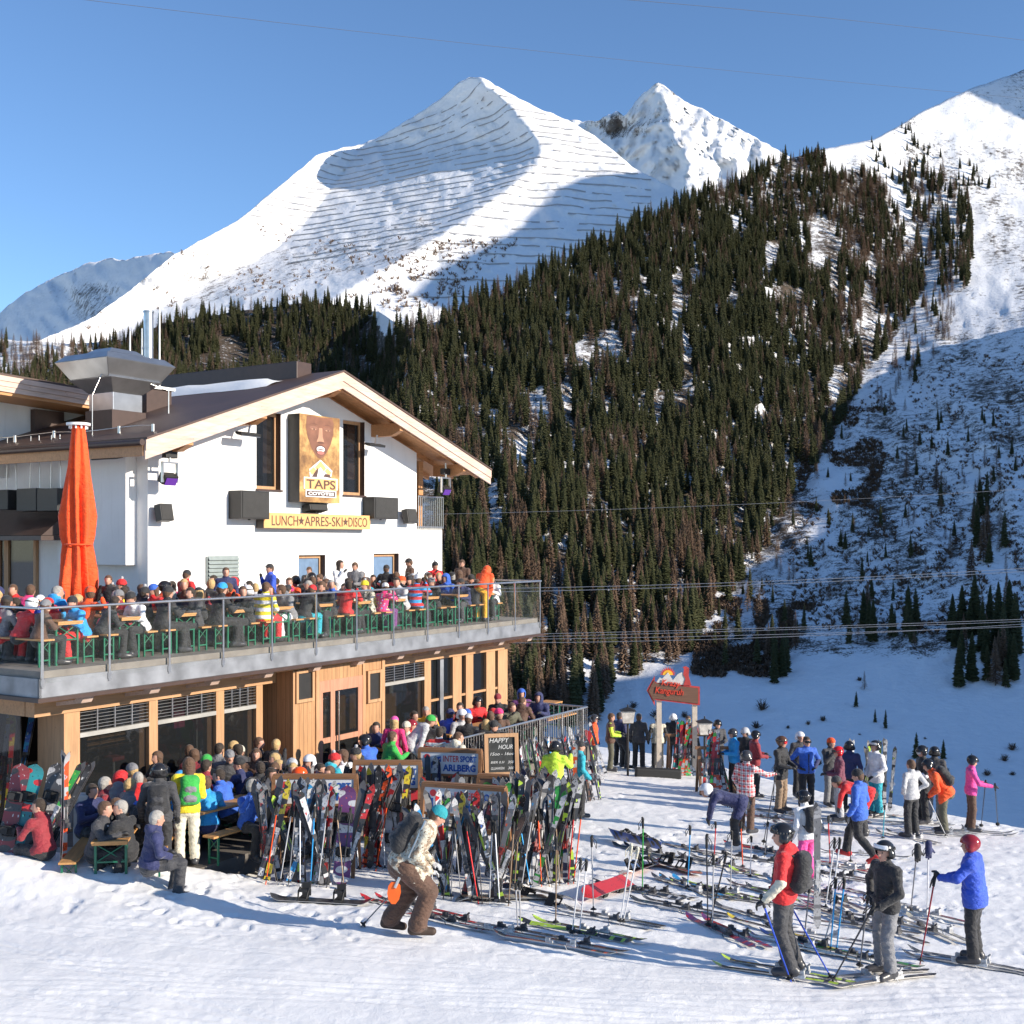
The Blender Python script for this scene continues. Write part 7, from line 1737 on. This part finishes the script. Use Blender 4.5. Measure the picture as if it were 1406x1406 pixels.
# far left corner: boards and skis leaning by the patio
def lb_at(px, py, face, lean, side, top, base, label): board(lean_M(G(px, py), face, lean, side), top, base, label)
for i, (px, py, side, pal) in enumerate(((-4, 1165, .12, ('yellow', 'white', 'purple')), (10, 1168, .05, ('yellow', 'red', 'navy')), (22, 1160, .16, ('blue', 'skyblue', 'white')))):
    q = G(px, py); q.z = .3; ski_pair(q, 175, .05, side, f"tall {cw(pal[0])} and {cw(pal[1])} skis, {ORD[i]} from the left edge by the corner post", 'skis in the far left corner', pal, 2)
for i, (px, py, s_, top, base, nm) in enumerate(((14, 1172, .22, ('red', 'teal', 'black'), ('teal', 'red', 'green'), 'red and teal'), (48, 1174, .20, ('lightgrey', 'charcoal', 'white'), ('lightgrey', 'white', 'charcoal'), 'grey and white'), (2, 1172, .16, ('charcoal', 'darkred', 'white'), ('charcoal', 'red', 'white'), 'black and dark red'))):
    q = G(px, py); q.z = .28; board(lean_M(q, 172, .18, s_), top, base, f"{nm} snowboard leaning by the far left corner post")
q = G(38, 1178); q.z = .3; ski_pair(q, 178, .12, .46, 'black and green skis slanting steeply right beside the white post', None, ('black', 'green', 'lime'), 0)
q = G(60, 1172); q.z = .3; ski_pair(q, 178, .12, .44, 'second black pair of skis slanting right beside the white post', None, ('black', 'charcoal', 'white'), 1)
q = G(88, 1188); ski_pair(q, 120, .02, .04, 'orange and red skis standing upright in front of the corner post', None, ('orange', 'lightgrey', 'red'), 0)
# white post, low wall
e = empty('lamp_post', mat=Matrix.Translation((P(114, 1175, 18.9).x, 18.9, 0))); tag(e, 'short square white wooden post with a small lamp at the patio corner', 'post')
m = MB(); m.box((0, 0, .5), (.24, .24, 1.25)); m.build('post', [plain('white_wood', (.52, .50, .47), .7)], e, bevel=.01); m = MB(); m.tube((-.16, -.06, .62), (-.16, -.06, .92), .08, n=14); m.build('lamp', [M_FASC], e); m = MB(); m.tube((-.16, -.06, .92), (-.16, -.06, .98), .09, n=14); m.build('cap', [M_BLK], e)
m = MB(); m.beam((-9.0, 18.6, .12), (-6.55, 18.75, .10), .3, .34); o = m.build('kerb_wall', [M_CONC], bevel=.02); tag(o, 'low concrete edging wall between patio and snow at the left', 'wall')
m = MB(); m.box((-6.35, 18.5, .14), (.3, .34, .36)); o = m.build('waste_bin', [M_BLK], bevel=.02); tag(o, 'low black box standing under the corner table', 'box')
# snowboards among the racks
board(lean_M(G(468, 1215), 182, .22, .04), ('white', 'purple', 'orange'), ('white', 'skyblue', 'purple'), 'white and purple snowboard leaning at the right end of the left rack')
board(lean_M(G(530, 1192), 182, .2, .14), ('lightgrey', 'white', 'royal'), ('lightgrey', 'royal', 'white'), 'grey snowboard with white and blue tip behind the snowboarder')
board(lean_M(G(560, 1186), 185, .12, -.12) @ Matrix.Translation((0, 0, .05)), ('lime', 'green', 'white'), ('lime', 'lime', 'green'), 'lime green snowboard leaning behind the teal beanie')
board(lean_M(G(572, 1188), 178, .2, .02), ('white', 'red', 'black'), ('darkred', 'white', 'black'), 'white and dark red snowboard beside the lime one')
board(lean_M(G(644, 1160), 182, .22, .02), ('pink', 'khaki', 'cream'), ('pink', 'khaki', 'cream'), 'pink and olive snowboard on the farthest rack below the patio')
for i, (px, py, tp, nm) in enumerate(((755, 1098, ('orange', 'white', 'yellow'), 'orange and white'), (722, 1108, ('white', 'lightgrey', 'black'), 'plain white'), (812, 1078, ('red', 'red', 'darkred'), 'bright red'), (606, 1112, ('cream', 'tan', 'white'), 'cream'), (640, 1100, ('skyblue', 'skyblue', 'white'), 'sky blue'))):
    board(lean_M(G(px, py), 182, .2, rr.uniform(-.1, .1)), tp, tp, f"{nm} snowboard leaning near the patio railing")
# ---- chalkboard
ca = P(667, 1064, 20.6); cb = P(712, 1064, 20.6); wdt = 1.0
Yc = 21.2; x0, x1 = P(667, 0, Yc).x, P(713, 0, Yc).x; zb_ = P(0, 1066, Yc).z; zt_ = P(0, 1008, Yc).z; w_ = x1 - x0; h_ = zt_ - zb_
e = empty('chalkboard', mat=Matrix.Translation(((x0 + x1) / 2, Yc, zb_ - .5)) @ Matrix.Rotation(R(12), 4, 'Z') @ Matrix.Rotation(R(-6), 4, 'X')); tag(e, 'wooden framed chalkboard reading HAPPY HOUR above the racks', 'chalkboard')
w_ *= 1.04; t = .07
m = MB(); m.bb(-w_ / 2, w_ / 2, 0, .02, .5, .5 + h_); m.build('slate', [plain('slate', (.025, .027, .026), .7, var=.4, scale=8)], e)
m = MB(); m.bb(-w_ / 2, -w_ / 2 + t, -.03, -.001, 0, .5 + h_); m.bb(w_ / 2 - t, w_ / 2, -.03, -.001, 0, .5 + h_); m.bb(-w_ / 2 + t, w_ / 2 - t, -.03, -.001, .5 + h_ - t, .5 + h_); m.bb(-w_ / 2 + t, w_ / 2 - t, -.03, -.001, .5, .5 + t); m.build('frame', [M_TIM], e)
CHK = plain('chalk', (.6, .6, .58), .9)
for txt, fx, fz, fw_, fh in (('HAPPY', -.06, .84, .58, .11), ('HOUR', .12, .68, .42, .10), ('15oo - 16oo', .02, .52, .70, .07), ('BIER 0,5l', -.12, .32, .40, .06), ('350', .27, .32, .18, .06), ('GLUHWEIN', -.12, .18, .40, .06), ('300', .27, .18, .18, .06)):
    put(fit_text(txt, w_ * fw_, h_ * fh, CHK, extrude=.001, shear=.25), e, w_ * fx, -.003, .5 + h_ * fz)
# ---- arrow sign
Ys_ = 36.0
def SP(px, py): p = P(px, py, Ys_); return (p.x, p.z)
M_SW = wood('sign_planks', (.15, .075, .045), 0, .8); M_SR = plain('sign_red', (.42, .04, .035), .6, var=.2); M_SY = plain('sun_yellow', (.8, .42, .03), .6); M_SO = plain('sun_red', (.6, .05, .02), .6)
e = empty('arrow_sign'); tag(e, 'red edged wooden arrow sign pointing left with painted sun and snowy peaks', 'sign')
def gap_(name, pts, mat, y, th=.05): m = MB(); m.prism([(SP(*q)[0], Ys_ + y, SP(*q)[1]) for q in pts], (0, th, 0)); return m.build(name, [mat], e)
gap_('arrow', [(888, 948), (899, 928), (899, 936), (961, 943), (961, 968.5), (899, 961), (899, 969)], M_SR, 0)
gap_('arrow_face', [(890.5, 948.5), (898, 934), (900, 938), (958.5, 945), (958.5, 966), (900, 959), (898, 963)], M_SW, -.02, .018)
gap_('peaks', [(901, 937), (906, 930), (909, 932), (917, 923), (924, 934), (930, 926), (936, 923), (941, 925), (947, 941)], plain('sign_peaks', (.55, .53, .50), .6), -.012)
sun = []
for i in range(22): a = math.pi * (i / 21) ; r = 11.5 if i % 2 else 7.5; sun.append((917 - r * math.cos(a), 927 - r * math.sin(a)))
gap_('sun', sun, M_SO, .012, .03); gap_('sun', [(917 - 7 * math.cos(math.pi * i / 12), 927 - 6.8 * math.sin(math.pi * i / 12)) for i in range(13)], M_SY, .006, .02)
gap_('crest', [(938, 941), (941, 932), (938, 926), (939, 918), (937, 916), (941, 914.5), (946, 917), (945.5, 928), (949, 941)], M_SR, -.03, .02)
tx = fit_text('Krazy', 1.28 * .45 * 1.0, .24, M_SO, extrude=.008, shear=.1, offset=.01); o = put(tx, e, SP(921, 938)[0], Ys_ - .04, SP(921, 939)[1]); o.rotation_euler = (math.pi / 2, R(6), 0)
tx = fit_text('Kanguruh', 1.28 * .68, .26, M_SO, extrude=.008, shear=.1, offset=.01); o = put(tx, e, SP(919, 949)[0], Ys_ - .04, SP(919, 950)[1]); o.rotation_euler = (math.pi / 2, R(5), 0)
for px in (905.5, 954.5):
    m = MB(); x = SP(px, 950)[0]; m.box((x, Ys_ + .12, (SP(px, 960)[1] + float(gz(x, Ys_)) - .3) / 2), (.15, .13, SP(px, 945)[1] - float(gz(x, Ys_)) + .3)); m.build('post', [plain('pale_post', (.55, .47, .38), .7)], e)
# ---- lanterns
for (px, py, lb) in ((862, 992, 'white street lantern left of the arrow sign'), (967.5, 1008, 'white street lantern right of the arrow sign')):
    p = P(px, py, 35.2); g0 = float(gz(p.x, p.y)); e = empty('lantern', mat=Matrix.Translation((p.x, p.y, g0))); tag(e, lb, 'lantern', 'street lanterns by the arrow sign'); z = p.z - g0
    m = MB(); m.tube((0, 0, -.1), (0, 0, z), .035, n=8); m.build('post', [M_BLK], e)
    m = MB(); frus(m, z, z + .36, .15, .20); m.build('shade', [plain('lantern_glass', (.62, .57, .50), .4, var=.25, scale=10)], e)
    m = MB(); frus(m, z + .362, z + .46, .24, .04); m.tube((0, 0, z + .46), (0, 0, z + .54), .02, n=6); m.bb(-.16, .16, -.16, .16, z - .02, z); m.build('roof', [M_BLK], e)
# black barrier banner under the sign
a = G(872, 1066); b = G(935, 1069); m = MB(); m.beam(a + Vector((0, 0, .12)), b + Vector((0, 0, .12)), .25, .3); o = m.build('padding', [M_BLKR], bevel=.05); tag(o, 'long black padded roll lying on the snow under the arrow sign', 'padding')

# ------------------------------------------------------------------ gear lying on the snow
def lying(p0, p1, lb, pal, k=0, pair=True):
    a = G(*p0); b = G(*p1); L = SKIL[k]; d = (b - a); d = d.normalized() * L; b2 = a + d; b2.z = float(gz(b2.x, b2.y)); a.z = float(gz(a.x, a.y))
    s = one_ski(None, k, pal, rr.choice([0, 0, 1]), k); s.matrix_world = lie_M(a, b2, lift=.03); tag(s, lb if not pair else 'one of ' + lb, 'ski', 'skis lying on the snow')
    if pair:
        s = one_ski(None, k, pal, rr.choice([0, 0, 1]), k + 1); off = Vector((-d.y, d.x, 0)).normalized() * .19; a3 = a + off + d * .06; b3 = b2 + off; a3.z = float(gz(a3.x, a3.y)); b3.z = float(gz(b3.x, b3.y))
        s.matrix_world = lie_M(a3, b3, lift=.03, roll=rr.uniform(-.3, .3)); tag(s, 'one of ' + lb, 'ski', 'skis lying on the snow')
for p0, p1, lb, pal in [
    ((640, 1262), (560, 1244), 'two red and black skis lying behind the snowboarder\'s boots', ('red', 'black', 'white')), ((690, 1280), (605, 1262), 'two white and red skis just right of the snowboarder\'s boots', ('white', 'red', 'black')),
    ((775, 1292), (650, 1272), 'two black and grey skis lying nearest the camera before the racks', ('black', 'grey', 'white')), ((865, 1312), (745, 1292), 'two dark skis with orange marks at the front of the strewn gear', ('charcoal', 'orange', 'black')),
    ((888, 1296), (775, 1275), 'two black and lime skis left of the standing white poles', ('black', 'lime', 'white')), ((915, 1276), (815, 1258), 'two black skis lying behind the white poles', ('black', 'charcoal', 'white')),
    ((960, 1238), (880, 1222), 'two black and white skis between the green and blue poles', ('black', 'white', 'grey')), ((1010, 1262), (870, 1234), 'two charcoal skis lying left of the black poles', ('charcoal', 'black', 'white')),
    ((1060, 1306), (942, 1254), 'two purple and red skis lying left of the red jacketed skier', ('purple', 'red', 'black')), ((1055, 1240), (975, 1222), 'two lime tipped black skis left of the pink trousers', ('black', 'lime', 'grey')),
    ((1040, 1200), (960, 1180), 'two grey skis beside the bending navy jacket', ('grey', 'black', 'white')), ((935, 1182), (820, 1152), 'two long black skis behind the green pole', ('black', 'charcoal', 'green')),
    ((1190, 1254), (1100, 1216), 'two brown skis behind the black jacketed skier', ('brown', 'tan', 'black')), ((1340, 1272), (1235, 1250), 'two dark red skis between the blue jacket and standing gloves', ('darkred', 'black', 'white')),
    ((1270, 1334), (1140, 1308), 'two green and red skis behind the black jacketed skier\'s boots', ('green', 'black', 'red')), ((1190, 1318), (1095, 1296), 'two blue and yellow skis between red and black jacketed skiers', ('blue', 'yellow', 'white')),
    ((1230, 1204), (1130, 1186), 'two red and white skis under the striding blue jacket', ('red', 'white', 'black')), ((1215, 1214), (1105, 1196), 'two black skis beside the pink trousers', ('black', 'grey', 'red')),
    ((1110, 1180), (1050, 1168), 'two black and red skis right of the bending navy jacket', ('black', 'red', 'white')), ((1230, 1284), (1180, 1268), 'two pale skis lying beyond the black jacketed skier', ('lightgrey', 'black', 'white')), ((1160, 1146), (1090, 1134), 'two dark skis in front of the maroon jacketed skier', ('charcoal', 'white', 'red')),
    ((1110, 1130), (1040, 1122), 'two grey and red skis near the tan trousered skier', ('grey', 'red', 'black')), ((1010, 1240), (930, 1210), 'two dark skis crossing behind the blue pole', ('charcoal', 'skyblue', 'white')), ((1340, 1300), (1300, 1284), 'two cream skis just left of the blue jacketed skier', ('cream', 'grey', 'black'))]:
    lying(p0, p1, lb, pal, rr.randrange(3))
for i in range(22):
    px, py = rr.uniform(880, 1250), rr.uniform(1165, 1300); dx = rr.uniform(50, 85)
    if abs(px - 1100) < 30 and py > 1240: continue
    pal = PALS[rr.randrange(len(PALS))]
    lying((px + dx, py + rr.uniform(4, 24)), (px, py), f"{cw(pal[0])} and {cw(pal[1])} skis, one of the many strewn about the plateau", pal, rr.randrange(3), pair=False)
def lie_board(p0, p1, top, lb, flip=False, roll=0, lift=.03):
    a = G(*p0); b = G(*p1); board(lie_M(a, a + (b - a).normalized() * 1.52, flip, roll, lift), top, top, lb)
lie_board((512, 1243), (370, 1236), ('charcoal', 'black', 'grey'), 'dark snowboard lying with bindings up in front of the left rack', roll=0)
lie_board((800, 1248), (728, 1232), ('white', 'navy', 'lightgrey'), 'white and navy snowboard lying upturned before the right heap', flip=True, roll=.4, lift=.12)
lie_board((868, 1218), (786, 1246), ('red', 'red', 'darkred'), 'bright red snowboard lying upturned behind the white poles', flip=True, roll=-.5, lift=.14)
lie_board((905, 1172), (800, 1146), ('black', 'blue', 'charcoal'), 'black snowboard lying on its edge right of the ski heap', roll=.9, lift=.16)
lie_board((905, 1188), (856, 1206), ('white', 'red', 'lightgrey'), 'small white and red snowboard behind the green pole', roll=.3, lift=.05)
lie_board((960, 1206), (905, 1188), ('red', 'black', 'yellow'), 'red and black snowboard with bindings up beside the blue pole', roll=.2, lift=.05)
lie_board((760, 1236), (700, 1236), ('cream', 'tan', 'white'), 'cream snowboard lying at the foot of the right heap', flip=True, lift=.05)
# poles stuck in the snow
for i, (tx_, ty, bx, by, col, lb) in enumerate([
    (883, 1122, 882, 1226, 'green', 'green ski pole standing alone in the snow'), (948, 1133, 944, 1222, 'skyblue', 'sky blue ski pole standing in the snow'), (970, 1145, 972, 1275, 'charcoal', 'dark ski pole, left of three close together'),
    (980, 1172, 978, 1277, 'lightgrey', 'pale ski pole, middle of three close together'), (998, 1170, 974, 1270, 'black', 'black slanting ski pole, right of three close together'), (983, 1128, 980, 1190, 'red', 'red ski pole before the bending navy jacket'),
    (812, 1147, 815, 1253, 'lightgrey', 'light grey ski pole standing before the red snowboard'), (764, 1148, 763, 1272, 'tan', 'tan ski pole standing before the ski heap'), (798, 1178, 785, 1285, 'white', 'white slanting ski pole, first of two left of the red snowboard'),
    (806, 1180, 795, 1286, 'white', 'white slanting ski pole, second of two left of the red snowboard'), (868, 1158, 851, 1270, 'white', 'white ski pole with pale grip right of the red snowboard, left one'), (877, 1163, 855, 1271, 'white', 'white ski pole with pale grip right of the red snowboard, right one'),
    (708, 1212, 711, 1277, 'lightgrey', 'short grey ski pole at the foot of the racks, left one'), (713, 1212, 715, 1278, 'lightgrey', 'short grey ski pole at the foot of the racks, right one'), (1005, 1140, 1003, 1225, 'lightgrey', 'light grey ski pole beside the bending navy jacket'),
    (1260, 1160, 1250, 1255, 'grey', 'grey ski pole with dark glove hung on top, left one'), (1275, 1158, 1273, 1255, 'white', 'white ski pole with blue glove hung on top, right one'), (1147, 1150, 1133, 1250, 'white', 'white ski pole right of the pink trousers'),
    (1154, 1150, 1140, 1256, 'white', 'second white ski pole right of the pink trousers'), (1148, 1205, 1140, 1308, 'skyblue', 'blue and yellow ski pole behind the red jacket, left one'), (1160, 1205, 1148, 1310, 'skyblue', 'blue and yellow ski pole behind the red jacket, right one'),
    (1137, 1120, 1140, 1190, 'red', 'red ski pole beyond the pink trousers'), (1215, 1105, 1212, 1152, 'turquoise', 'turquoise ski pole before the turquoise trousers'), (1017, 1128, 1020, 1192, 'orange', 'orange ski pole before the plaid jacket'),
    (1055, 1128, 1050, 1175, 'grey', 'grey ski pole right of the plaid jacket'), (1150, 1230, 1130, 1300, 'lightgrey', 'pale slanting ski pole behind the red jacket'), (1112, 1215, 1104, 1290, 'grey', 'grey ski pole close behind the red jacketed skier'), (1168, 1120, 1168, 1185, 'charcoal', 'dark ski pole left of the striding blue jacket'),
    (1032, 1148, 1030, 1205, 'white', 'white ski pole below the plaid jacket'), (1064, 1050, 1062, 1100, 'charcoal', 'dark ski pole left of the tan trousers')]):
    b = G(bx, by); t_ = P(tx_, ty, b.y); pole(b, t_, col, lb, 'ski poles stuck in the snow', gc={15: 'black', 16: 'navy', 10: 'cream', 11: 'cream'}.get(i))
for (px, py, c_, lb) in ((1260, 1170, 'black', 'dark glove hanging on the left of two poles'), (1275, 1166, 'navy', 'navy glove hanging on the right of two poles')):
    b = G(1250 if px == 1260 else 1273, 1255); p = P(px, py, b.y - .02); B = Body(); B.cap((0, 0, .09), (0, 0, -.04), .05, .055, 0); B.cap((-.03, 0, -.05), (-.035, 0, -.13), .02, .016, 0, .01); B.cap((0, 0, -.05), (0, 0, -.15), .02, .016, 0, .01); B.cap((.03, 0, -.05), (.035, 0, -.13), .02, .016, 0, .01); B.cap((.05, 0, 0), (.09, 0, -.05), .02, .016, 0, .01)
    o = obj('glove', B.mesh('glove', .012, [cloth(C[c_])]), loc=p); tag(o, lb, 'glove')
b = G(1122, 1275); e, _ = ski_pair(b, 180, 0, 0, 'silver skis standing upright in the snow right of the pink trousers', None, ('lightgrey', 'grey', 'black'), 2)
# ------------------------------------------------------------------ overhead cables
M_CAB = plain('cable_steel', (.30, .30, .32), .5); M_CABD = plain('dark_cable', (.07, .075, .09), .6)
def cable(pts, Y0_, Y1_, r, lb, mt=None):
    m = MB(); n = 14; ps_ = []
    (x0, y0), (xm, ym), (x1, y1) = pts
    for i in range(n + 1):
        t = i / n; px = x0 + (x1 - x0) * t; a_ = (1 - t) * (1 - 2 * t); b_ = 4 * t * (1 - t); c_ = t * (2 * t - 1); py = a_ * y0 + b_ * ym + c_ * y1; ps_.append(P(px, py, Y0_ + (Y1_ - Y0_) * t))
    m.poly(ps_, r, 5); o = m.build('cable', [mt or M_CAB]); tag(o, lb, 'cable', 'overhead cables')
cable(((-60, -22), (700, 66), (1460, 140)), 120, 260, .03, 'long thin cable crossing the whole sky above the peaks', M_CABD)
cable(((760, -8), (1110, 22), (1460, 62)), 120, 200, .028, 'short thin cable crossing the top right corner of the sky', M_CABD)
for i, (a_, b_, c_) in enumerate(((812, 803, 781), (807, 799, 777), (871, 863, 848), (875, 866, 851), (877, 872, 858), (881, 876, 853))):
    cable(((600, a_ + 2), (1050, b_), (1460, c_)), 95, 80, .020 if i < 2 else .018, f"{ORD[i]} lowest-crossing cable from the top before the forest")
cable(((600, 706), (1050, 692), (1460, 668)), 110, 100, .012, 'faint single cable high across the forest')
print('people', sum(1 for o in bpy.data.objects if o.name.startswith('person')), 'objects', len(bpy.data.objects))
